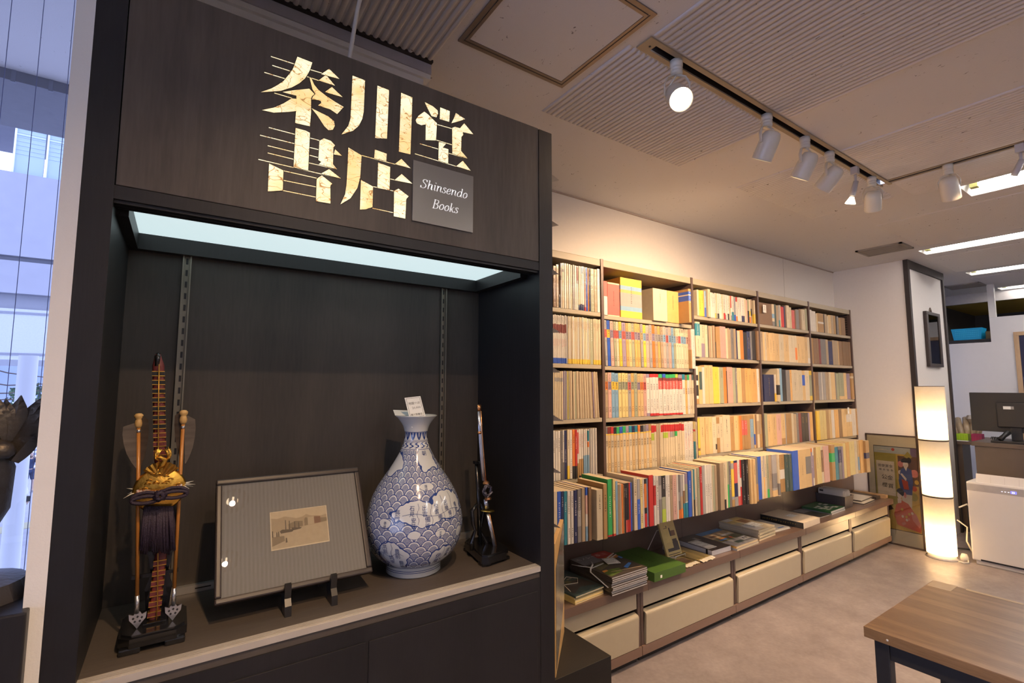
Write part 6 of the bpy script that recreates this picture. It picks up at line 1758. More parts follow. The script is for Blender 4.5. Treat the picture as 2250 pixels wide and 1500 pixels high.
spot(1.386, 1.005, 0.128, (-0.42, -0.52, -0.60), 'ivory track spotlight nearest the camera, glowing face turned to the room', power=0.3)
spot(1.985, 1.005, 0.128, (0.10, 0.52, -0.82), 'ivory track spotlight second from the camera, aimed down at the bookshelf')
spot(2.314, 1.005, 0.128, (0.05, 0.52, -0.80), 'ivory track spotlight third along the track, left of the slanting one')
spot(2.561, 1.005, 0.128, (0.05, 0.72, -0.66), 'ivory track spotlight fourth along the track, slanting towards the shelves')
spot(2.848, 1.005, 0.085, (0.10, 0.32, -0.92), 'small grey bare halogen spotlight between two ivory ones', bare=True, power=0.55, spread=64)
spot(3.062, 1.005, 0.128, (0.55, 0.25, -0.75), 'switched-off ivory spotlight given a weak glow at the far end of the first track', on=True, power=0.25, L=0.105)  # switched-off head, yet given a glowing face and a weak lamp
spot(3.210, 0.722, 0.118, (0.55, 0.05, -0.80), 'ivory spotlight hanging alone from the second track', power=0.35)
spot(3.210, 0.462, 0.085, (0.30, 0.45, -0.75), 'small grey bare halogen spotlight before the nearest fluorescent trough', bare=True, power=0.25, spread=150)

# recessed fluorescent troughs, the last two added out of view as fill
M_TROUGH = pm('trough_white', (0.80, 0.79, 0.77), 0.4, 0.02)
E_TUBE = emit('fluorescent_tube', TUBE, LIGHT_TUBE)
for i, (x0, x1, y0, y1) in enumerate(TROUGHS):
    f = thing('fluorescent_light', 'recessed fluorescent ceiling trough, %s' % ['nearest, beside the second lighting track', 'second, ending left near the square vent', 'third, above the white partition', 'farthest and smallest in the view', 'added as unseen fill behind the camera, right of the hatch', 'added as unseen fill behind the camera, over the table'][i], 'ceiling light', ((x0 + x1) / 2, (y0 + y1) / 2, ZC), 'recessed fluorescent troughs')
    mb = MB()
    zt = ZC + 0.075; s_ = 0.03
    mb.add([(x0, y0, ZC), (x1, y0, ZC), (x1, y1, ZC), (x0, y1, ZC), (x0 + s_, y0 + s_, zt), (x1 - s_, y0 + s_, zt), (x1 - s_, y1 - s_, zt), (x0 + s_, y1 - s_, zt)], [(4, 5, 6, 7), (0, 1, 5, 4), (1, 2, 6, 5), (2, 3, 7, 6), (3, 0, 4, 7)])
    mb.build('reflector', M_TROUGH, f)
    xc = (x0 + x1) / 2
    MB().tube([(xc, y0 + 0.06, ZC + 0.032), (xc, y1 - 0.065, ZC + 0.032)], 0.016, 12).build('tube', E_TUBE, f)
    for q_ in (y0 + 0.02, y1 - 0.058):
        MB().box(xc - 0.02, xc + 0.02, q_, q_ + 0.036, ZC + 0.010, ZC + 0.07, 0, 0.003).build('socket', pm('socket_lime', (0.55, 0.58, 0.20), 0.5), f)

# two recessed downlights over the entrance, seen mirrored in the picture glass
for i, (x, y) in enumerate(((0.265, 0.049), (0.262, -0.354))):
    dl = thing('downlight', 'round recessed warm downlight %s, mirrored in the picture glass' % ('nearer the showcase' if i == 0 else 'behind the camera'), 'ceiling light', (x, y, ZC), 'downlights over the entrance')
    MB().lathe([(0.028, -0.002), (0.050, -0.002), (0.052, -0.004), (0.075, -0.006), (0.078, 0.0), (0.052, 0.0)], 28, c=(x, y, ZC)).build('bezel', pm('bezel_copper', (0.40, 0.24, 0.14), 0.4), dl)
    MB().lathe([(0.0, -0.0035), (0.027, -0.0035), (0.027, -0.001), (0.0, -0.001)], 24, c=(x, y, ZC)).build('lens', emit('downlight_lens', (1.0, 0.80, 0.52), 10.0), dl)
    l = lamp('down_lamp', 'SPOT', (x, y, ZC - 0.02), LIGHT_SPOT_W * 0.62, WARM, dl, spot_size=math.radians(120), spot_blend=0.8, shadow_soft_size=0.012)

# ================================================================ floor lamp of stacked paper cylinders
LX, LY, LR = 5.265, 1.420, 0.098
fl = thing('floor_lamp', 'tall glowing three-tier white paper floor lamp beside the pillar', 'lamp', (LX, LY, 0))


def shade_mat():
    m = bpy.data.materials.new('lamp_paper'); m.use_nodes = True
    nt = m.node_tree; nt.nodes.clear(); N, L = nt.nodes, nt.links
    o = N.new('ShaderNodeOutputMaterial'); tr = N.new('ShaderNodeBsdfTranslucent'); di = N.new('ShaderNodeBsdfDiffuse'); mx = N.new('ShaderNodeMixShader')
    tc = N.new('ShaderNodeTexCoord'); no = N.new('ShaderNodeTexNoise'); no.inputs['Scale'].default_value = 40
    L.new(tc.outputs['Object'], no.inputs['Vector'])
    cr = N.new('ShaderNodeMix'); cr.data_type = 'RGBA'; cr.inputs['A'].default_value = (0.86, 0.80, 0.68, 1); cr.inputs['B'].default_value = (0.92, 0.87, 0.77, 1)
    L.new(no.outputs['Fac'], cr.inputs['Factor'])
    for n in (tr, di):
        L.new(cr.outputs['Result'], n.inputs['Color'])
    mx.inputs[0].default_value = 0.45
    L.new(tr.outputs[0], mx.inputs[1]); L.new(di.outputs[0], mx.inputs[2]); L.new(mx.outputs[0], o.inputs[0])
    return m


M_PAPER = shade_mat()
M_RING = pm('lamp_ring', (0.10, 0.075, 0.06), 0.5)
tiers = [(0.035, 0.490), (0.502, 0.948), (0.960, 1.400)]
for z0, z1 in tiers:
    MB().lathe([(LR, z0), (LR, z1)], 48, c=(LX, LY, 0)).build('paper_shade', M_PAPER, fl).data
for o in fl.children:
    # keep only the wall of the shade: drop the two end caps
    me = o.data; bm = bmesh.new(); bm.from_mesh(me)
    bmesh.ops.delete(bm, geom=[f for f in bm.faces if len(f.verts) > 4], context='FACES_ONLY'); bm.to_mesh(me); bm.free()
for z in (0.490, 0.948, 1.400):
    MB().lathe([(LR - 0.004, 0.0), (LR + 0.0012, 0.0), (LR + 0.0012, 0.012 if z < 1.3 else 0.005), (LR - 0.004, 0.012 if z < 1.3 else 0.005), (LR - 0.004, 0.0)], 48, c=(LX, LY, z)).build('ring', M_RING, fl)
MB().lathe([(0.0, 0.0), (LR + 0.006, 0.0), (LR + 0.006, 0.008), (LR - 0.006, 0.012), (LR - 0.006, 0.035), (0.0, 0.035)], 48, c=(LX, LY, 0)).build('base', pm('lamp_base_clear', (0.50, 0.46, 0.42), 0.2, coat=0.5), fl)
MB().tube([(LX, LY, 0.035), (LX, LY, 1.30)], 0.006, 8).build('pole', M_WHITE, fl)
for z in (0.155, 0.615, 1.075):
    MB().lathe([(0.0, -0.03), (0.02, -0.022), (0.027, 0.0), (0.018, 0.025), (0.012, 0.04), (0.0, 0.041)], 16, c=(LX, LY, z)).build('bulb', emit('bulb_glow', (1.0, 0.80, 0.5), 6.0), fl)
    lamp('bulb_lamp', 'POINT', (LX - 0.03, LY - 0.012, z), 8.5, (1.0, 0.66, 0.34), fl, shadow_soft_size=0.03)

# ================================================================ leaning framed print
PX = 5.335
po = thing('framed_poster', 'large framed print of two women in kimono leaning on the wall behind the floor lamp', 'poster', (PX, 1.74, 0))
y0, y1, z0, z1 = 1.548, 1.945, 0.004, 0.965
Mp = plane((PX + 0.012, y1, 0.002), (0, -1, 0), (0.012, 0, 0.96))
PW, PH = y1 - y0, z1
mb = MB()
for r_ in ((0, PW, 0, 0.012), (0, PW, PH - 0.012, PH), (0, 0.012, 0.012, PH - 0.012), (PW - 0.012, PW, 0.012, PH - 0.012)):
    mb.box(r_[0], r_[1], r_[2], r_[3], -0.008, 0.008, 0, 0.001, Mp)
mb.build('frame', pm('thin_frame_brown', (0.06, 0.04, 0.03), 0.4), po)
MB().box(0.012, PW - 0.012, 0.012, PH - 0.012, -0.006, 0.002, 0, 0, Mp).build('mount', pm('mount_cream', (0.66, 0.58, 0.36), 0.6, 0.05, 20), po)
U0, U1, V0, V1 = 0.062, PW - 0.018, 0.135, 0.855
mb = MB()
PMAT = [pm('ukiyo_' + n, c, 0.45, 0.18, 30) for n, c in (('olive', (0.36, 0.30, 0.06)), ('cream', (0.64, 0.55, 0.37)), ('skin', (0.72, 0.60, 0.44)), ('ink', (0.03, 0.028, 0.03)), ('indigo', (0.09, 0.12, 0.24)), ('red', (0.52, 0.10, 0.045)), ('pink', (0.60, 0.22, 0.17)), ('gold', (0.58, 0.38, 0.07)), ('brown', (0.16, 0.09, 0.05)), ('sky', (0.42, 0.44, 0.36)), ('violet', (0.17, 0.12, 0.18)))]
U_, V_ = U1 - U0, V1 - V0


def pp(poly, mi, lv):
    mb.add([(U0 + U_ * a, V0 + V_ * b_, 0.0022 + 0.0002 * lv) for a, b_ in poly], [tuple(range(len(poly)))], mi, False, Mp)


def ell(cx, cy, rx, ry, n=14, a0=0, a1=360):
    return [(cx + rx * math.cos(math.radians(a0 + (a1 - a0) * k / n)), cy + ry * math.sin(math.radians(a0 + (a1 - a0) * k / n))) for k in range(n if a1 - a0 >= 360 else n + 1)]


pp(rect(-0.01, -0.008, 1.01, 1.008), 3, 0)
pp(rect(0, 0, 1, 1), 7, 1)
pp(rect(0, 0.92, 1, 1), 9, 2); pp([(0.02, 0.95), (0.2, 0.965), (0.42, 0.95), (0.2, 0.955)], 1, 3); pp(ell(0.46, 0.97, 0.04, 0.018), 5, 3)
pp(rect(0.0, 0.30, 0.52, 0.92), 0, 2); pp(rect(0.56, 0.55, 1.0, 0.90), 8, 2); pp(rect(0.86, 0.90, 1.0, 1.0), 10, 3)
pp([(0.70, 0.90), (0.80, 0.96), (0.90, 0.90), (0.82, 0.86)], 0, 3)
pp(rect(0.04, 0.40, 0.47, 0.82), 1, 3)
for (cx, cy, m_, s_) in ((0.62, 0.80, 6, 0.07), (0.92, 0.70, 6, 0.09), (0.80, 0.62, 5, 0.07), (0.90, 0.52, 5, 0.06), (0.60, 0.70, 2, 0.05), (0.88, 0.42, 0, 0.09), (0.96, 0.60, 7, 0.05)):
    pp(ell(cx, cy, s_, s_ * 0.55, 9), m_, 3)
# standing woman
pp([(0.62, 0.74), (0.74, 0.77), (0.86, 0.74), (0.88, 0.60), (0.84, 0.44), (0.80, 0.28), (0.62, 0.28), (0.60, 0.44), (0.55, 0.60)], 4, 4)
pp([(0.60, 0.44), (0.84, 0.44), (0.82, 0.28), (0.62, 0.28)], 1, 5); pp([(0.62, 0.62), (0.76, 0.60), (0.78, 0.50), (0.66, 0.50)], 5, 5)
pp([(0.69, 0.77), (0.77, 0.77), (0.74, 0.72)], 2, 5); pp(ell(0.735, 0.80, 0.062, 0.040), 2, 5)
pp(ell(0.745, 0.835, 0.11, 0.045, 16, -15, 195), 3, 6); pp(ell(0.82, 0.855, 0.05, 0.035), 3, 6); pp(rect(0.715, 0.788, 0.73, 0.791), 3, 6); pp(rect(0.75, 0.788, 0.765, 0.791), 3, 6); pp(rect(0.73, 0.772, 0.742, 0.776), 5, 6)
pp([(0.60, 0.68), (0.66, 0.64), (0.72, 0.60), (0.74, 0.63), (0.64, 0.69)], 2, 6)
# seated woman
pp([(0.46, 0.30), (0.60, 0.36), (0.74, 0.33), (0.88, 0.22), (1.0, 0.10), (0.98, 0.01), (0.46, 0.06), (0.40, 0.18)], 5, 7)
pp([(0.78, 0.24), (0.90, 0.22), (1.0, 0.10), (0.96, 0.06), (0.82, 0.14)], 6, 8)
for k in range(9):
    rr = random.Random(k + 3); pp(ell(0.5 + rr.uniform(0, 0.4), 0.06 + rr.uniform(0, 0.2), 0.03, 0.017, 8), (2, 6, 7)[k % 3], 9)
pp(ell(0.55, 0.42, 0.055, 0.042), 2, 8); pp(ell(0.575, 0.455, 0.09, 0.05, 16, -60, 170), 3, 9); pp([(0.50, 0.38), (0.60, 0.38), (0.58, 0.33), (0.50, 0.32)], 2, 8); pp(ell(0.68, 0.43, 0.03, 0.035), 6, 9)
pp([(0.0, 0.30), (0.30, 0.30), (0.40, 0.24), (0.20, 0.20), (0.0, 0.24)], 8, 4); pp([(0.0, 0.0), (0.9, 0.0), (0.9, 0.01), (0.35, 0.06), (0.0, 0.14)], 7, 4)
for s_, a, b_, k in (('領使賞金', 0.07, 0.745, 0.028), ('標本協会', 0.10, 0.70, 0.020)):
    for i_, ch in enumerate(s_):
        mb.text(ch, Mp @ Matrix.Translation((U0 + U_ * (a + 0.092 * i_), V0 + V_ * b_, 0.0036)), k, 3)
for ch, a, b_ in (('公', 0.15, 0.60), ('櫻', 0.15, 0.50), ('金', 0.29, 0.595), ('賞', 0.29, 0.495)):
    mb.text(ch, Mp @ Matrix.Translation((U0 + U_ * a, V0 + V_ * b_, 0.0036)), 0.044, 3)
mb.build('print', PMAT, po)
MB().box(0.012, PW - 0.012, 0.012, PH - 0.012, 0.0050, 0.0054, 0, 0, Mp).build('glazing', glass('picture_glass', (0.97, 0.97, 0.97), 0.05, 0.0), po)

# small picture hanging on the pillar
hp = thing('hanging_picture', 'small dark-framed narrow picture hanging on the white pillar', 'picture', (5.80, 1.546, 1.60))
c = [at_y(*q, 1.540) for q in ((2029, 684), (2060, 690), (2067, 806), (2038, 806))]
hx0, hx1, hz0, hz1 = (c[0].x + c[3].x) / 2, (c[1].x + c[2].x) / 2, (c[2].z + c[3].z) / 2, (c[0].z + c[1].z) / 2
mb = MB(); e = 0.05
for r_ in ((hx0, hx1, hz0, hz0 + 0.03), (hx0, hx1, hz1 - 0.03, hz1), (hx0, hx0 + e, hz0 + 0.03, hz1 - 0.03), (hx1 - e, hx1, hz0 + 0.03, hz1 - 0.03)):
    mb.box(r_[0], r_[1], 1.518, 1.545, r_[2], r_[3], 0, 0.003)
mb.build('frame', pm('frame_dark_walnut', (0.030, 0.018, 0.014), 0.25), hp)
mb = MB().box(hx0 + e, hx1 - e, 1.530, 1.545, hz0 + 0.03, hz1 - 0.03, 0)
Mh = front(hx0 + e, 1.5298, hz0 + 0.03); hw, hh = hx1 - hx0 - 2 * e, hz1 - hz0 - 0.06
for poly, mi in (([(0.1, 0.1), (0.5, 0.3), (0.9, 0.1), (0.9, 0.3), (0.5, 0.5), (0.1, 0.4)], 1), ([(0.3, 0.3), (0.5, 0.8), (0.6, 0.3)], 2), (rect(0.6, 0.0, 1.0, 0.2), 3), (rect(0.0, 0.3, 0.3, 0.42), 3)):
    mb.add([(a * hw, b_ * hh, 0) for a, b_ in poly], [tuple(range(len(poly)))], mi, False, Mh)
mb.build('painting', [pm('paint_dusk', (0.16, 0.14, 0.10), 0.5, 0.4, 8), pm('paint_leaf', (0.05, 0.11, 0.045), 0.5), pm('paint_pale', (0.42, 0.40, 0.30), 0.5), pm('paint_wine', (0.13, 0.03, 0.03), 0.5)], hp)
MB().box(hx0 + e, hx1 - e, 1.5250, 1.5255, hz0 + 0.03, hz1 - 0.03).build('glazing', glass('picture_glass', (0.97, 0.97, 0.97), 0.05, 0.0), hp)
MB().tube([((hx0 + hx1) / 2 - 0.03, 1.54, hz1), ((hx0 + hx1) / 2, 1.54, hz1 + 0.045), ((hx0 + hx1) / 2 + 0.03, 1.54, hz1)], 0.006, 6).build('hanger', pm('hanger_brown', (0.16, 0.11, 0.08), 0.5), hp)

# ================================================================ air purifier
ap = thing('air_purifier', 'white upright air purifier with blue digits standing near the floor lamp', 'air purifier', (5.42, 1.045, 0))
M_APW = pm('purifier_white', (0.68, 0.66, 0.63), 0.38, 0.02, 30)
MB().box(5.300, 5.545, 0.850, 1.242, 0.030, 0.640, 0, 0.010).build('body', M_APW, ap)
MB().box(5.312, 5.54, 0.870, 1.222, 0.0, 0.034, 0, 0.006).build('base', pm('purifier_base', (0.52, 0.50, 0.48), 0.35), ap)
MB().box(5.2992, 5.301, 0.852, 1.240, 0.572, 0.626, 0, 0).build('control_band', pm('purifier_band', (0.40, 0.385, 0.38), 0.35), ap)
MB().box(5.2992, 5.302, 0.86, 1.19, 0.034, 0.046, 0, 0).build('air_slot', M_BLACK, ap)
Mb = plane((5.34, 1.19, 0.636), (0, -1, 0), (0.25, 0, 1))
mb = MB().box(0, 0.31, 0, 0.070, -0.004, 0.0, 0, 0.001, Mb)
for k in (0.085, 0.165, 0.245):
    mb.box(k, k + 0.001, 0, 0.060, 0, 0.0004, 1, 0, Mb)
mb.build('air_flap', [M_APW, pm('flap_seam', (0.42, 0.40, 0.38), 0.5)], ap)
E_BLUE = emit('display_blue', (0.10, 0.10, 1.0), 3.0, (0.05, 0.05, 0.3)); E_DIG = emit('display_digit', (0.75, 0.78, 1.0), 2.5)
Md = plane((5.2988, 1.045, 0.586), (0, -1, 0), (0, 0, 1))
for k in range(3):
    MB().box(0.012 * k + 0.006, 0.012 * k + 0.014, 0.006, 0.009, 0, 0.0005, 0, 0, Md @ Matrix.Translation((0.006 * k, 0, 0))).build('indicator', E_DIG, ap)
MB().box(0.058, 0.090, 0.0, 0.018, 0, 0.0004, 0, 0, Md).build('display', E_BLUE, ap)
MB().text('35', Md @ Matrix.Translation((0.063, 0.002, 0.0008)), 0.0185).build('digits', E_DIG, ap)

# ================================================================ reception desk and things on it
M_DESK = pm('desk_brown', (0.085, 0.062, 0.050), 0.45, 0.10, 14, 0.02, 200)
dk = thing('reception_desk', 'dark brown reception desk behind the air purifier', 'desk', (6.35, 0.6, 0))
MB().box(5.985, 6.62, -1.2, 1.345, 0.868, 0.903, 0, 0.002).build('desktop', M_DESK, dk)
MB().box(6.000, 6.03, -1.2, 1.325, 0.0, 0.868).build('front_panel', M_DESK, dk)
MB().box(6.03, 6.6, 1.30, 1.325, 0.0, 0.868).build('side_panel', M_DESK, dk)
dk = thing('side_desk', 'dark brown narrow side desk running back beside the pillar', 'desk', (6.73, 1.49, 0))
MB().box(6.36, 7.1, 1.346, 1.640, 0.838, 0.868, 0, 0.002).build('top', M_DESK, dk)
MB().box(6.40, 6.43, 1.505, 1.63, 0.0, 0.838).build('leg', M_DESK, dk)
MB().box(6.43, 7.08, 1.60, 1.625, 0.40, 0.838).build('modesty_panel', M_DESK, dk)
ZD = 0.9032
mo = thing('monitor', 'large black computer monitor seen from behind on the reception desk', 'monitor', (6.32, 1.0, ZD))
MB().box(6.29, 6.315, 0.83, 1.398, 0.985, 1.345, 0, 0.004).build('screen', pm('monitor_black', (0.014, 0.013, 0.013), 0.45, 0.1, 60), mo)
MB().box(6.255, 6.29, 0.98, 1.215, 1.03, 1.255, 0, 0.010).build('rear_cover', pm('monitor_black', (0.014, 0.013, 0.013), 0.45), mo)
MB().box(6.27, 6.30, 1.06, 1.13, ZD + 0.01, 1.10, 0, 0.004).build('neck', M_BLACK, mo)
MB().box(6.18, 6.42, 0.98, 1.21, ZD, ZD + 0.012, 0, 0.004).build('foot', M_BLACK, mo)
mb = MB().box(6.2542, 6.2550, 1.115, 1.165, 1.195, 1.222, 0).box(6.2542, 6.2550, 1.095, 1.115, 1.195, 1.222, 1)
mb.build('rear_sticker', [M_CARD, pm('sticker_grey', (0.28, 0.26, 0.24), 0.5)], mo)
kb = MB().box(6.04, 6.16, 0.80, 1.225, ZD, ZD + 0.018, 0, 0.004).build('keyboard', M_BLACK)
tag(kb, 'black keyboard lying on the desk edge before the monitor', 'keyboard')
hs = thing('handset', 'black handset with coiled cord standing under the monitor', 'phone', (6.12, 1.14, ZD))
MB().tube([(6.10, 1.175, ZD + 0.025), (6.13, 1.15, ZD + 0.06), (6.17, 1.13, ZD + 0.09)], [0.022, 0.018, 0.024], 10).build('grip', M_BLACK, hs)
MB().tube([(6.17 + 0.012 * math.cos(k * 0.9), 1.20 + 0.006 * k * 0.3, ZD + 0.03 + 0.012 * math.sin(k * 0.9)) for k in range(26)], 0.0035, 6).build('coiled_cord', M_BLACK, hs)
ZR = 0.8682
for (pts, c_, lab) in (((6.48, 6.58, 1.475, 1.565, 0.062), (0.42, 0.72, 0.03), 'lime green notched plastic box on the desk return beside the pillar'), ((6.47, 6.56, 1.372, 1.448, 0.070), (0.52, 0.03, 0.14), 'magenta notched plastic box between the lime box and the monitor')):
    b_ = thing('plastic_box', lab, 'box', ((pts[0] + pts[1]) / 2, (pts[2] + pts[3]) / 2, ZR))
    mt = pm('plastic_' + lab.split()[0], c_, 0.35, 0.08, 60, coat=0.2)
    mb = MB(); x0_, x1_, ya, yb, h_ = pts
    mb.box(x0_, x0_ + 0.004, ya, yb, ZR, ZR + h_).box(x1_ - 0.004, x1_, ya, yb, ZR, ZR + h_).box(x0_ + 0.004, x1_ - 0.004, ya, ya + 0.004, ZR, ZR + h_).box(x0_ + 0.004, x1_ - 0.004, yb - 0.004, yb, ZR, ZR + h_).box(x0_ + 0.004, x1_ - 0.004, ya + 0.004, yb - 0.004, ZR, ZR + 0.004)
    mb.build('tub', mt, b_)
    mb = MB()
    for r_ in range(4):
        for q_ in range(4):
            mb.box(x0_ - 0.0004, x0_ + 0.001, ya + 0.008 + q_ * 0.020, ya + 0.021 + q_ * 0.020, ZR + 0.010 + r_ * 0.013, ZR + 0.0135 + r_ * 0.013)
    mb.build('slots', pm('slot_' + lab.split()[0], tuple(q_ * 0.55 for q_ in c_), 0.5), b_)
nt_ = MB().box(6.375, 6.43, 1.455, 1.585, ZR, ZR + 0.004).build('note_pad', pm('note_white', (0.72, 0.72, 0.74), 0.5))
tag(nt_, 'white note sheets lying on the desk return under the lime box', 'paper')
bg = thing('wrapped_bundle', 'film-wrapped bundle of brown paper rolls behind the lime box', 'bundle', (6.72, 1.55, ZR))
for k in range(5):
    a = Vector((6.66 + 0.02 * k, 1.60 - 0.035 * k, ZR + 0.016)); e_ = a + Vector((0.16, 0.085 - 0.045 * k * 0.5, 0.17 + 0.008 * k))
    MB().tube([a, a.lerp(e_, 0.5), e_], [0.024, 0.028, 0.026], 10).build('paper_roll', pm('kraft_roll', (0.36, 0.27, 0.16), 0.3, 0.2, 30, 0.1, 40, coat=0.5), bg)
MB().lathe([(0.0, 0.14), (0.055, 0.16), (0.075, 0.20), (0.055, 0.235), (0.0, 0.24)], 12, c=(6.86, 1.50, ZR), smooth=False).build('film_top', pm('film_tan', (0.42, 0.35, 0.25), 0.2, 0.2, 30, 0.2, 50, coat=0.5), bg)
MB().box(6.782, 6.787, 1.485, 1.505, ZR + 0.19, ZR + 0.22).build('green_label', pm('label_green', (0.04, 0.16, 0.05), 0.5), bg)

# store shelf seen through the notch, with a blue basket
ss = thing('store_shelf', 'black store-room cabinet behind the white partition notch', 'cabinet', (7.75, 1.6, 0))
MB().box(7.50, 8.0, 1.2, 2.35, 0.0, 1.925, 0, 0.004).build('carcass', pm('store_black', (0.02, 0.018, 0.018), 0.5), ss)
MB().box(7.495, 8.005, 1.195, 2.355, 1.925, 1.938).build('top', pm('store_black', (0.02, 0.018, 0.018), 0.5), ss)
bk_ = thing('basket', 'bright blue plastic basket on the black store cabinet', 'basket', (7.62, 1.62, 1.938))
M_BASK = pm('basket_blue', (0.0, 0.33, 0.62), 0.4, 0.08, 60)
taper(MB(), 7.64, 1.655, 1.9385, 2.075, 0.085, 0.118, 0.10, 0.135, 0.004).build('tub', M_BASK, bk_)
mb = MB()
for r_ in range(5):
    for q_ in range(13):
        zz = 1.955 + 0.022 * r_; xx = 7.64 - 0.085 - 0.015 * (zz - 1.9385) / 0.1365
        yy = 1.655 - 0.105 + q_ * 0.0163
        mb.box(xx - 0.0008, xx + 0.0005, yy, yy + 0.010, zz, zz + 0.006)
mb.build('weave', pm('basket_weave', (0.05, 0.46, 0.72), 0.45), bk_)
cx_ = MB().box(7.58, 7.80, 1.41, 1.50, 1.9382, 2.03).build('cardboard_box', pm('cardboard', (0.16, 0.115, 0.05), 0.7))
tag(cx_, 'brown cardboard box on the store cabinet right of the blue basket', 'box')
wp = thing('wall_picture', 'pale wood framed dark blue notice on the white partition at the right edge', 'picture', (7.39, 1.0, 1.0))
mb = MB()
for r_ in ((0.55, 1.245, 1.945, 1.985), (0.55, 1.245, 0.75, 0.79), (1.205, 1.245, 0.79, 1.945), (0.55, 0.59, 0.79, 1.945)):
    mb.box(7.378, 7.3995, r_[0], r_[1], r_[2], r_[3], 0, 0.003)
mb.build('frame', wood('frame_beech', (0.40, 0.25, 0.13), (0.52, 0.35, 0.20), 0.4, 2), wp)
mb = MB().box(7.389, 7.3995, 0.59, 1.205, 0.79, 1.945, 0).box(7.3885, 7.389, 0.60, 1.198, 0.9, 1.50, 1)
mb.build('notice', [pm('notice_navy', (0.012, 0.018, 0.06), 0.3), pm('notice_blue', (0.20, 0.22, 0.32), 0.4)], wp)

# cords by the lamp
for pts, r_, mt, lab in (([(5.32, 1.30, 0.42), (5.40, 1.27, 0.44), (5.50, 1.26, 0.38), (5.56, 1.255, 0.30)], 0.006, M_SPOTC, 'white power cord looping from the lamp to the purifier, upper'), ([(5.40, 1.34, 0.30), (5.42, 1.285, 0.25), (5.40, 1.29, 0.14), (5.45, 1.275, 0.06), (5.55, 1.262, 0.012)], 0.006, M_SPOTC, 'white power cord hanging down between lamp and purifier'), ([(5.24, 1.31, 0.007), (5.22, 1.275, 0.007), (5.26, 1.256, 0.007), (5.32, 1.27, 0.012), (5.36, 1.30, 0.007)], 0.005, M_SPOTC, 'white cord lying on the floor by the lamp base'), ([(5.6, 1.40, 0.02), (5.68, 1.33, 0.014), (5.78, 1.25, 0.05)], 0.007, M_BLACK, 'black cable on the floor behind the purifier')):
    c_ = MB().tube(pts, r_, 6).build('power_cord', mt); tag(c_, lab, 'cord', 'cords beside the floor lamp')
ad = MB().lathe([(0.0, 0.0), (0.026, 0.0), (0.028, 0.02), (0.018, 0.05), (0.0, 0.055)], 12, c=(5.335, 1.296, 0.0)).build('cord_switch', M_SPOTC); tag(ad, 'white plug block on the floor right of the floor lamp', 'plug')
cd = MB().tube([(0.345, 1.30, 2.11), (0.335, 1.28, 2.25), (0.345, 1.24, 2.40), (0.36, 1.18, 2.533)], 0.0055, 8).build('cable', M_WHITE)
tag(cd, 'white cord dropping from the ceiling behind the shop sign', 'cord')

# ================================================================ table at the lower right
tb = thing('table', 'wood-topped table with black steel legs in the lower right corner', 'table', (2.0, -0.2, 0))
M_TT = wood('table_walnut_laminate', (0.13, 0.070, 0.026), (0.29, 0.175, 0.083), 0.30, 1, 9, 22, 2.0, 0.02, 0.1)
MB().box(1.699, 2.301, -1.05, 0.653, 0.671, 0.700, 0, 0.0015).build('tabletop', M_TT, tb)
M_LEG = pm('black_steel_leg', (0.030, 0.030, 0.031), 0.4, 0.15, 60, metal=0.3)
for (x, y) in ((1.722, 0.600), (2.242, 0.600), (1.722, -1.03), (2.242, -1.03)):
    MB().box(x, x + 0.036, y, y + 0.036, 0.0, 0.671, 0, 0.002).build('leg', M_LEG, tb)
mb = MB()
for bx in ((1.730, 1.750, -0.99, 0.60), (2.250, 2.270, -0.99, 0.60)):
    MB().box(bx[0], bx[1], bx[2], bx[3], 0.618, 0.671).build('apron', M_LEG, tb)
for bx in ((1.758, 2.242, 0.608, 0.628), (1.758, 2.242, -1.02, -1.0)):
    MB().box(bx[0], bx[1], bx[2], bx[3], 0.618, 0.671).build('apron', M_LEG, tb)
M_TAPE2 = pm('tape_tan', (0.40, 0.30, 0.18), 0.35, coat=0.2)
MB().box(2.225, 2.302, 0.585, 0.650, 0.7000, 0.7006).build('tape_patch', M_TAPE2, tb)
MB().box(2.285, 2.302, 0.42, 0.56, 0.7000, 0.7006).build('tape_patch', M_TAPE2, tb)
MB().lathe([(0.0, 0), (0.003, 0.0), (0.003, 0.001), (0.0, 0.0012)], 10, M=plane((1.6988, 0.595, 0.684), (0, -1, 0), (0, 0, 1))).build('chip', M_CARD, tb)
# ================================================================ outside the window
M_CONC = pm('spandrel_stone', (0.30, 0.305, 0.36), 0.8, 0.10, 3.0, 0.1, 60)
M_CONCD = pm('spandrel_line', (0.22, 0.23, 0.28), 0.8)
GZ = -3.2
struct(MB().box(-60, 8, 3.0, 34.0, GZ - 0.1, GZ), 'floor_pavement', pm('pavement_pale', (0.38, 0.38, 0.42), 0.8, 0.12, 2.0))
mb = MB()
for k in range(26):
    y = 12.0 + k * 0.8
    mb.box(-12, 2, y, y + 0.02, GZ, GZ + 0.002)
struct(mb, 'trim_9', pm('paving_joint', (0.36, 0.36, 0.40), 0.9))
struct(MB().prism([(-14, 16.2), (2.0, 25.6), (2.0, 26.6), (-14, 17.4)], GZ + 0.002, GZ + 0.012), 'trim_10', pm('tactile_strip', (0.46, 0.42, 0.27), 0.8))
struct(MB().box(-80, 20, 34.0, 60, GZ - 0.15, GZ - 0.05), 'floor_road', pm('road_asphalt', (0.20, 0.22, 0.29), 0.8, 0.1, 2))
mb = MB()
for k in range(7):
    mb.box(-80, 20, 36 + k * 2.8, 36.9 + k * 2.8, GZ - 0.05, GZ - 0.045)
struct(mb, 'trim_11', pm('road_stripe', (0.75, 0.75, 0.78), 0.8))
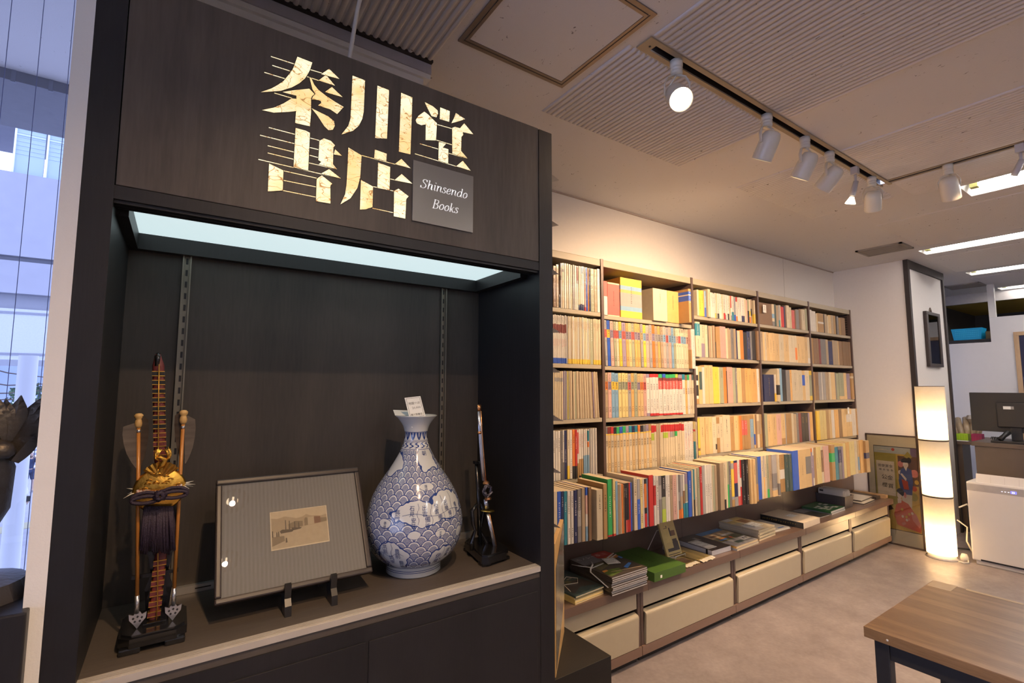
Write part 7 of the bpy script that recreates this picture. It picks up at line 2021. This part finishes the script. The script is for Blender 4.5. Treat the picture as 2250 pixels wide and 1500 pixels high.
# own building's eave beyond the glass
mb = MB().box(-6, 1.5, 2.50, 2.80, 2.54, 2.83, 0).box(-6, 1.5, 2.40, 2.85, 2.50, 2.54, 1).box(-6, 1.5, 2.30, 2.9, 2.86, 3.0, 0)
for x in (-0.555, -0.455, -0.66, -0.35):
    mb.box(x, x + 0.012, 2.398, 2.41, 2.495, 2.543, 2)
struct(mb, 'trim_12', [pm('eave_slate', (0.028, 0.034, 0.068), 0.7), pm('eave_grey', (0.19, 0.195, 0.23), 0.7), M_CONCD])
# office block across the pavement
ob = thing('office_building', 'pale stone office building with blinds behind its windows across the pavement', 'building', (-6, 20, GZ))
mb = MB().box(-14, 2, 18.0, 24, 4.85, 7.12, 0).box(-14, 2, 18.05, 24, 3.85, 4.72, 0).box(-14, 2, 18.25, 24, 4.72, 4.85, 1)
mb.build('spandrel', [M_CONC, M_CONCD], ob)
MB().box(-14, 2, 18.4, 24, 3.46, 3.85).build('lintel', pm('lintel_grey', (0.28, 0.29, 0.34), 0.6), ob)
mb = MB().box(-14, 2, 18.1, 24, 2.08, 3.44, 0).box(-14, 2, 18.08, 18.1, 3.30, 3.36, 1).box(-14, 2, 18.08, 18.1, 2.20, 2.26, 1)
mb.build('canopy_band', [pm('band_white', (0.44, 0.47, 0.53), 0.4), M_CONCD], ob)
wm = pm('blind_pale', (0.34, 0.43, 0.50), 0.5, 0.05, 3)
for k, x in enumerate((-4.02, -3.36, -2.72, -2.10)):
    w_ = MB().box(x, x + 0.60, 18.30, 18.36, 7.12, 9.7, 0)
    for q_ in range(16):
        w_.box(x + 0.01, x + 0.59, 18.285, 18.30, 7.75 + q_ * 0.12, 7.76 + q_ * 0.12, 1)
    w_.box(x - 0.02, x + 0.02, 18.25, 18.30, 7.12, 9.7, 2).box(x, x + 0.6, 18.28, 18.30, 8.28, 8.33, 1)
    if k >= 2:
        w_.box(x + 0.30, x + 0.58, 18.27, 18.285, 7.15, 7.75, 3)
    w_.build('window', [wm if k < 2 else pm('blind_warm', (0.58, 0.60, 0.58), 0.5), pm('blind_line', (0.44, 0.52, 0.64), 0.5), pm('mullion_pale', (0.70, 0.76, 0.84), 0.5), pm('window_dark', (0.18, 0.22, 0.30), 0.3)], ob)
MB().box(-14, 2, 18.5, 24, 9.7, 14).build('upper_wall', M_CONC, ob)
for k, (px_, bx_, by_, r_, zt_) in enumerate(((40, -6.35, 34.0, 0.27, 3.4), (106, -0.92, 5.0, 0.055, 1.62))):
    c_ = MB().lathe([(r_ * 1.25, 0), (r_ * 1.25, 0.3), (r_, 0.32), (r_, zt_ - GZ)], 20, c=(bx_, by_, GZ)).build('column', pm('column_white', (0.44, 0.455, 0.50), 0.4, 0.06, 2))
    tag(c_, ['thick pale round street column far across the pavement', 'slim pale round post just outside the window frame'][k], 'column')
# far street: shop fronts, a sign, a tree
fb = thing('street_building', 'blue-grey shop building far down the street', 'building', (-14, 66, GZ))
MB().box(-40, 4, 64, 70, GZ, 9).build('wall', pm('far_shop', (0.30, 0.36, 0.52), 0.8, 0.3, 0.25), fb)
for k, (x, w_, z, h_, c_) in enumerate(((-12.6, 1.6, -2.4, 3.2, (0.62, 0.70, 0.85)), (-10.6, 0.9, -2.6, 2.4, (0.10, 0.12, 0.2)), (-9.4, 1.2, -2.0, 3.6, (0.55, 0.62, 0.78)), (-8.0, 0.8, -1.6, 2.0, (0.70, 0.55, 0.40)))):
    MB().box(x, x + w_, 63.9, 64, z, z + h_).build('shop_window', pm('far_win_%d' % k, c_, 0.5), fb)
gs = MB().box(-13.1, -12.4, 58, 58.2, 1.7, 2.6).box(-12.9, -12.8, 58.05, 58.15, GZ, 1.7).build('street_sign', pm('sign_green', (0.02, 0.30, 0.14), 0.5)); tag(gs, 'small green street sign far outside at the left edge', 'sign')
tr = thing('street_tree', 'small round dark tree beside the far street', 'tree', (-9.0, 50, GZ))
MB().tube([(-9.0, 50, GZ), (-9.0, 50, -0.2)], 0.12, 8).build('trunk', pm('bark', (0.08, 0.06, 0.05), 0.9), tr)
mb = MB(); rr = random.Random(9)
for k in range(420):
    a, e_ = rr.uniform(0, 6.28), rr.uniform(-1.2, 1.5); r_ = 1.15 * rr.uniform(0.5, 1) 
    c_ = Vector((-9.0 + r_ * math.cos(a) * math.cos(e_), 50 + r_ * math.sin(a) * math.cos(e_), 0.5 + r_ * math.sin(e_)))
    u_ = Vector((rr.uniform(-1, 1), rr.uniform(-1, 1), rr.uniform(-1, 1))).normalized() * 0.16; v_ = u_.cross(Vector((rr.uniform(-1, 1), 1, 0.3))).normalized() * 0.10
    mb.add([c_ - u_, c_ + v_, c_ + u_, c_ - v_], [(0, 1, 2, 3)])
mb.build('crown', pm('leaf_dark', (0.05, 0.11, 0.06), 0.7, 0.4, 2), tr)
br = thing('bare_branches', 'thin bare branches hanging before the far street', 'branches', (-3.2, 14, 1.2))
for k in range(5):
    p0 = Vector((-4.5, 14, 1.9 - 0.22 * k)); pts = [p0 + Vector((0.55 * q_, 0, 0.10 * math.sin(q_ * 1.3 + k) - 0.06 * q_)) for q_ in range(6)]
    MB().tube(pts, [0.022, 0.019, 0.016, 0.013, 0.010, 0.006], 5).build('branch', pm('bark', (0.08, 0.06, 0.05), 0.9), br)


# ---------------------------------------------------------------- passers-by, grown from a joint skeleton
def person(loc, yaw, label, H, top, legs, hair, skin=(0.55, 0.38, 0.30), pose=0, bag=False, skirt=False):
    root = thing('person', label, 'person', loc)
    s = H / 1.65
    J = {'pel': (0, 0, 0.92), 'sp': (0, 0.01, 1.10), 'ch': (0, 0.01, 1.28), 'nk': (0, 0.0, 1.41), 'hd': (0, -0.01, 1.47)}
    st = 0.14
    for sd, q in ((-1, 1), (1, -1)):
        J['hip%d' % sd] = (0.085 * sd, 0, 0.88); J['kn%d' % sd] = (0.085 * sd, -0.05 + st * 0.55 * q, 0.49); J['an%d' % sd] = (0.085 * sd, 0.02 + st * q, 0.09); J['to%d' % sd] = (0.095 * sd, -0.14 + st * q, 0.045)
        J['sh%d' % sd] = (0.165 * sd, 0.0, 1.345)
        if pose == 1:      # hands raised to the face
            J['el%d' % sd] = (0.20 * sd, -0.16, 1.20); J['wr%d' % sd] = (0.08 * sd, -0.22, 1.40)
        else:
            J['el%d' % sd] = (0.215 * sd, 0.03 - 0.05 * q, 1.09); J['wr%d' % sd] = (0.235 * sd, -0.05 - 0.10 * q, 0.87)
    Rz = Matrix.Rotation(yaw, 3, 'Z')
    W_ = {k: Rz @ (Vector(v) * s) for k, v in J.items()}

    def grow(name, chain, rad, mat, sub=2):
        keys = list(rad)
        me = bpy.data.meshes.new(name)
        me.from_pydata([W_[k] for k in keys], [(keys.index(a), keys.index(b_)) for a, b_ in chain], [])
        o = bpy.data.objects.new(name, me); COL.objects.link(o); o.parent = root
        md = o.modifiers.new('Skin', 'SKIN'); md.use_smooth_shade = True
        if not me.skin_vertices:
            bpy.context.view_layer.objects.active = o
        sv = me.skin_vertices[0].data
        for i_, k in enumerate(keys):
            r = rad[k]; sv[i_].radius = (r[0] * s, r[1] * s) if isinstance(r, tuple) else (r * s, r * s)
            sv[i_].use_root = (i_ == 0)
        md2 = o.modifiers.new('Subdivision', 'SUBSURF'); md2.levels = sub; md2.render_levels = sub
        dg = bpy.context.evaluated_depsgraph_get(); dg.update()
        ev = bpy.data.meshes.new_from_object(o.evaluated_get(dg))
        o.modifiers.clear(); o.data = ev
        ev.materials.clear(); ev.materials.append(mat)
        for p in ev.polygons:
            p.use_smooth = True
        return o
    body_c = [('pel', 'sp'), ('sp', 'ch'), ('ch', 'nk'), ('nk', 'hd')]
    rad = {'pel': (0.135, 0.10), 'sp': (0.115, 0.088), 'ch': (0.145, 0.098), 'nk': 0.052, 'hd': 0.055}
    for sd in (-1, 1):
        body_c += [('pel', 'hip%d' % sd), ('hip%d' % sd, 'kn%d' % sd), ('kn%d' % sd, 'an%d' % sd), ('an%d' % sd, 'to%d' % sd), ('ch', 'sh%d' % sd), ('sh%d' % sd, 'el%d' % sd), ('el%d' % sd, 'wr%d' % sd)]
        rad.update({'hip%d' % sd: 0.085, 'kn%d' % sd: 0.058, 'an%d' % sd: 0.040, 'to%d' % sd: 0.034, 'sh%d' % sd: 0.055, 'el%d' % sd: 0.042, 'wr%d' % sd: 0.030})
    grow('body', body_c, rad, pm('skin_%d' % int(skin[0] * 100), skin, 0.5, 0.05))
    tc = [('sp', 'ch'), ('ch', 'nk')]; tr_ = {'sp': (0.145, 0.112), 'ch': (0.160, 0.115), 'nk': 0.058}
    if True:
        tc = [('pel', 'sp')] + tc; tr_ = {'pel': (0.150, 0.118), **tr_}
    for sd in (-1, 1):
        tc += [('ch', 'sh%d' % sd), ('sh%d' % sd, 'el%d' % sd), ('el%d' % sd, 'wr%d' % sd)]
        tr_.update({'sh%d' % sd: 0.078, 'el%d' % sd: 0.062, 'wr%d' % sd: 0.050})
    grow('jacket', tc, tr_, pm('cloth_' + top[0], top[1], 0.8, 0.12, 20, 0.1, 60))
    lc = []; lr = {'pel': (0.140, 0.105)}
    for sd in (-1, 1):
        lc += [('pel', 'hip%d' % sd), ('hip%d' % sd, 'kn%d' % sd)]
        lr.update({'hip%d' % sd: 0.098, 'kn%d' % sd: 0.085 if skirt else 0.070})
        if not skirt:
            lc += [('kn%d' % sd, 'an%d' % sd)]; lr['an%d' % sd] = 0.055
    grow('skirt' if skirt else 'trousers', lc, lr, pm('cloth_' + legs[0], legs[1], 0.8, 0.12, 20))
    for sd in (-1, 1):
        W_['h%d' % sd] = W_['an%d' % sd] + Rz @ Vector((0, 0.03, -0.04)); W_['t%d' % sd] = W_['to%d' % sd] + Vector((0, 0, -0.005))
        grow('shoe', [('h%d' % sd, 't%d' % sd)], {'h%d' % sd: 0.050, 't%d' % sd: 0.040}, pm('shoe_grey', (0.30, 0.30, 0.33), 0.6))
        # hand: palm, four bent fingers and a thumb
        w_ = W_['wr%d' % sd]; dd = (w_ - W_['el%d' % sd]).normalized(); ax = Rz @ Vector((sd * 1.0, 0, 0)); fw = dd.cross(ax).normalized()
        mb_ = MB(); mb_.tube([w_ - dd * 0.01 * s, w_ + dd * 0.03 * s, w_ + dd * 0.075 * s], [0.026 * s, 0.036 * s, 0.034 * s], 8, 0, True, None, 0.5)
        for f_ in range(4):
            b0 = w_ + dd * 0.068 * s + fw * (0.024 - 0.016 * f_) * s; ln = (0.062, 0.072, 0.066, 0.05)[f_] * s
            mb_.tube([b0, b0 + dd * ln * 0.5, b0 + dd * ln * 0.85 - ax * 0.014 * s, b0 + dd * ln - ax * 0.022 * s], [0.0090 * s, 0.0088 * s, 0.008 * s, 0.006 * s], 6)
        b0 = w_ + dd * 0.02 * s + fw * 0.03 * s
        mb_.tube([b0, b0 + fw * 0.024 * s + dd * 0.02 * s, b0 + fw * 0.030 * s + dd * 0.048 * s], [0.011 * s, 0.0095 * s, 0.007 * s], 6)
        mb_.build('hand', pm('skin_%d' % int(skin[0] * 100), skin, 0.5), root, True)
    # head with nose, ears and hair
    hc = Rz @ (Vector((0, -0.015, 1.545)) * s)
    Mh_ = Matrix.Translation(hc) @ Rz.to_4x4()
    mb_ = MB()
    mb_.lathe([(0.0, -0.115), (0.030, -0.108), (0.052, -0.08), (0.066, -0.03), (0.072, 0.02), (0.066, 0.065), (0.042, 0.10), (0.0, 0.112)], 18, 0, True, Mh_ @ Matrix.Scale(s, 4), sy=1.12)
    mb_.tube([Mh_ @ Vector((0, -0.076 * s, 0.012 * s)), Mh_ @ Vector((0, -0.094 * s, -0.022 * s)), Mh_ @ Vector((0, -0.076 * s, -0.03 * s))], [0.006 * s, 0.011 * s, 0.008 * s], 6)
    for sd in (-1, 1):
        mb_.tube([Mh_ @ Vector((0.072 * sd * s, 0.0, -0.025 * s)), Mh_ @ Vector((0.078 * sd * s, 0.008 * s, 0.0)), Mh_ @ Vector((0.072 * sd * s, 0.0, 0.022 * s))], [0.007 * s, 0.012 * s, 0.008 * s], 6)
        mb_.tube([Mh_ @ Vector(((0.028 * sd - 0.012) * s, -0.074 * s, 0.012 * s)), Mh_ @ Vector(((0.028 * sd + 0.012) * s, -0.074 * s, 0.012 * s))], 0.005 * s, 6, 1)
    mb_.tube([Mh_ @ Vector((-0.02 * s, -0.070 * s, -0.055 * s)), Mh_ @ Vector((0.02 * s, -0.070 * s, -0.055 * s))], 0.005 * s, 6, 2)
    mb_.build('head', [pm('skin_%d' % int(skin[0] * 100), skin, 0.5), M_INK, pm('lip', (0.40, 0.16, 0.14), 0.5)], root, True)
    mb_ = MB()
    mb_.lathe([(0.070, -0.10), (0.086, -0.05), (0.090, 0.02), (0.082, 0.075), (0.054, 0.115), (0.0, 0.128)], 18, 0, True, Mh_ @ Matrix.Translation((0, 0.022 * s, 0)) @ Matrix.Scale(s, 4), sy=1.05)
    mb_.build('hair', pm('hair_' + hair[0], hair[1], 0.5, 0.2, 40), root, True)
    if bag:
        sh = W_['sh1'] + Vector((0, 0, 0.07)); hp_ = W_['hip-1'] + Rz @ Vector((-0.14, 0.06, 0.10))
        bk1 = W_['ch'] + Rz @ Vector((0, 0.13, 0.02))
        MB().tube([sh, bk1, hp_], 0.012, 6).build('bag_strap', M_BLACK, root, True)
        MB().box(-0.10, 0.08, -0.04, 0.04, -0.10, 0.07, 0, 0.015, Matrix.Translation(hp_) @ Rz.to_4x4()).build('shoulder_bag', M_BLACK, root, True)
    return root


person((-4.02, 21.9, GZ + 0.012), math.radians(185), 'woman in white jacket and beige trousers walking away outside with black shoulder bag', 1.70, ('white', (0.74, 0.75, 0.78)), ('beige', (0.42, 0.40, 0.40)), ('dark_brown', (0.05, 0.03, 0.03)), bag=True)
person((-5.10, 29.6, GZ + 0.012), math.radians(40), 'person in navy coat with raised hands walking farther off outside', 1.68, ('navy', (0.02, 0.04, 0.11)), ('navy', (0.02, 0.04, 0.11)), ('brown', (0.10, 0.06, 0.05)), pose=1, skirt=True)

# bicycle parked at the left edge of the view
bi = thing('bicycle', 'parked bicycle on the pavement at the lower left edge', 'bicycle', (-2.95, 15.0, GZ))
for k, x in enumerate((-2.93, -3.95)):
    mb = MB(); n = 28
    mb.tube([(x + 0.32 * math.cos(2 * PI * q_ / n), 15.0, GZ + 0.335 + 0.32 * math.sin(2 * PI * q_ / n)) for q_ in range(n + 1)], 0.016, 6, 0)
    for q_ in range(12):
        a = PI * q_ / 6
        mb.tube([(x, 15.0, GZ + 0.335), (x + 0.31 * math.cos(a), 15.0, GZ + 0.335 + 0.31 * math.sin(a))], 0.003, 4, 1)
    mb.build('wheel', [M_BLACK, M_STEEL], bi)
fr_ = pm('bike_teal', (0.05, 0.30, 0.34), 0.3, coat=0.3)
A, B, C_, D_ = Vector((-3.95, 15, GZ + 0.335)), Vector((-3.5, 15, GZ + 0.30)), Vector((-3.62, 15, GZ + 0.85)), Vector((-3.08, 15, GZ + 0.88))
MB().tube([A, B, D_, C_, B], 0.018, 8).tube([A, C_], 0.014, 8).tube([D_ + Vector((-0.03, 0, 0.1)), Vector((-2.93, 15, GZ + 0.335))], 0.016, 8).build('bike_frame', fr_, bi)
MB().box(-3.74, -3.52, 14.94, 15.06, GZ + 0.90, GZ + 0.95, 0, 0.02).build('saddle', M_BLACK, bi)
MB().tube([(-3.10, 14.75, GZ + 1.04), (-3.08, 15.0, GZ + 1.02), (-3.10, 15.25, GZ + 1.04)], 0.014, 8).build('handlebar', M_STEEL, bi)

# ================================================================ bronze eagle and dark display panel at the left edge
YE = 1.08
M_BRONZE = pm('dark_bronze', (0.085, 0.070, 0.052), 0.38, 0.25, 40, 0.15, 120, metal=0.65)
E0 = at_y(-48, 1015, YE)
eg = thing('eagle_statue', 'dark bronze eagle statue with raised feathered wing at the left edge', 'statue', (E0.x, YE, 0.88))
mb = MB()
mb.tube([E0 + Vector((-0.005, 0, -0.13)), E0 + Vector((0, 0, -0.07)), E0 + Vector((0.002, 0, -0.01)), E0 + Vector((0.0, -0.01, 0.03)), E0 + Vector((-0.008, -0.035, 0.055)), E0 + Vector((-0.010, -0.060, 0.050)), E0 + Vector((-0.010, -0.078, 0.036))], [0.018, 0.040, 0.040, 0.028, 0.020, 0.010, 0.002], 12)
mb.build('body', M_BRONZE, eg)
for s_ in (-1, 1):
    MB().tube([E0 + Vector((s_ * 0.016, 0, -0.10)), E0 + Vector((s_ * 0.018, -0.004, -0.15)), E0 + Vector((s_ * 0.018, -0.03, -0.165))], [0.012, 0.007, 0.004], 8).build('leg', M_BRONZE, eg)
zb_ = (E0 + Vector((0, 0, -0.172))).z
MB().lathe([(0.0, zb_ - 0.03), (0.075, zb_ - 0.03), (0.065, zb_ - 0.006), (0.03, zb_), (0.0, zb_ + 0.004)], 20, c=(E0.x, YE, 0), smooth=False).build('rock_base', M_BRONZE, eg)
tips = [(108, 862), (109, 887), (106, 914), (76, 955), (46, 868), (12, 876), (-12, 868), (-30, 880)]
roots = [(16, 990), (20, 998), (22, 1006), (24, 1012), (8, 985), (0, 985), (-8, 985), (-14, 990)]
for k, (t, r_) in enumerate(zip(tips, roots)):
    yy = YE - 0.004 * k + (0.012 if k >= 4 else 0)
    A, B = at_y(*r_, yy), at_y(*t, yy); d = (B - A); L = d.length; dn = d.normalized(); sd = Vector((dn.z, 0, -dn.x))
    mb = MB(); nS = 9; Lp, Cp, Rp = [], [], []
    for q_ in range(nS):
        u = q_ / (nS - 1); w_ = (0.0055 + 0.0085 * math.sin(PI * min(1, u * 0.95 + 0.12)) ** 0.8) * (1 - u ** 6)
        bend = Vector((0.003, 0, 0.006)) * math.sin(PI * u)
        c_ = A + d * u + bend
        Lp.append(c_ - sd * w_ + Vector((0, 0.003, 0))); Rp.append(c_ + sd * w_ + Vector((0, 0.003, 0))); Cp.append(c_ - Vector((0, 0.0022, 0)))
    mb.strip(Lp, Cp, 0, False).strip(Cp, Rp, 0, False)
    bk = [p + Vector((0, 0.002, 0)) for p in Lp]; bk2 = [p + Vector((0, 0.002, 0)) for p in Rp]
    mb.strip(bk2, bk, 0, False)
    mb.build('wing_feather', M_BRONZE, eg)
    if k == 0:
        pass
MB().tube([at_y(28, 1000, YE - 0.02), at_y(14, 990, YE - 0.02), at_y(0, 988, YE - 0.02), at_y(-14, 1000, YE - 0.01)], [0.006, 0.014, 0.018, 0.016], 10).build('wing_shoulder', M_BRONZE, eg)
mb = MB()
pd = MB().box(E0.x - 0.10, E0.x + 0.085, YE - 0.10, YE + 0.10, 0.0, zb_ - 0.0305, 0, 0.003).build('statue_pedestal', M_CASE)
tag(pd, 'dark pedestal under the bronze eagle, left of the view', 'pedestal')
eg.location.z = eg.location.z
p = at_y(50, 1325, 1.25)
dp = thing('notice_board', 'black display panel with thin silver frame by the window, lower left corner', 'panel', (p.x - 0.30, 1.27, 0))
MB().box(p.x - 0.60, p.x - 0.004, 1.262, 1.28, 0.02, p.z - 0.006).build('panel', pm('panel_black', (0.010, 0.010, 0.012), 0.5), dp)
mb = MB().box(p.x - 0.60, p.x, 1.250, 1.285, p.z - 0.008, p.z, 0, 0.001).box(p.x - 0.008, p.x, 1.250, 1.285, 0.0, p.z - 0.008, 0, 0.001).box(p.x - 0.60, p.x - 0.592, 1.250, 1.285, 0.0, p.z - 0.008).box(p.x - 0.592, p.x - 0.008, 1.25, 1.285, 0.0, 0.01)
mb.build('frame', pm('panel_silver', (0.50, 0.52, 0.58), 0.3, metal=0.8), dp)
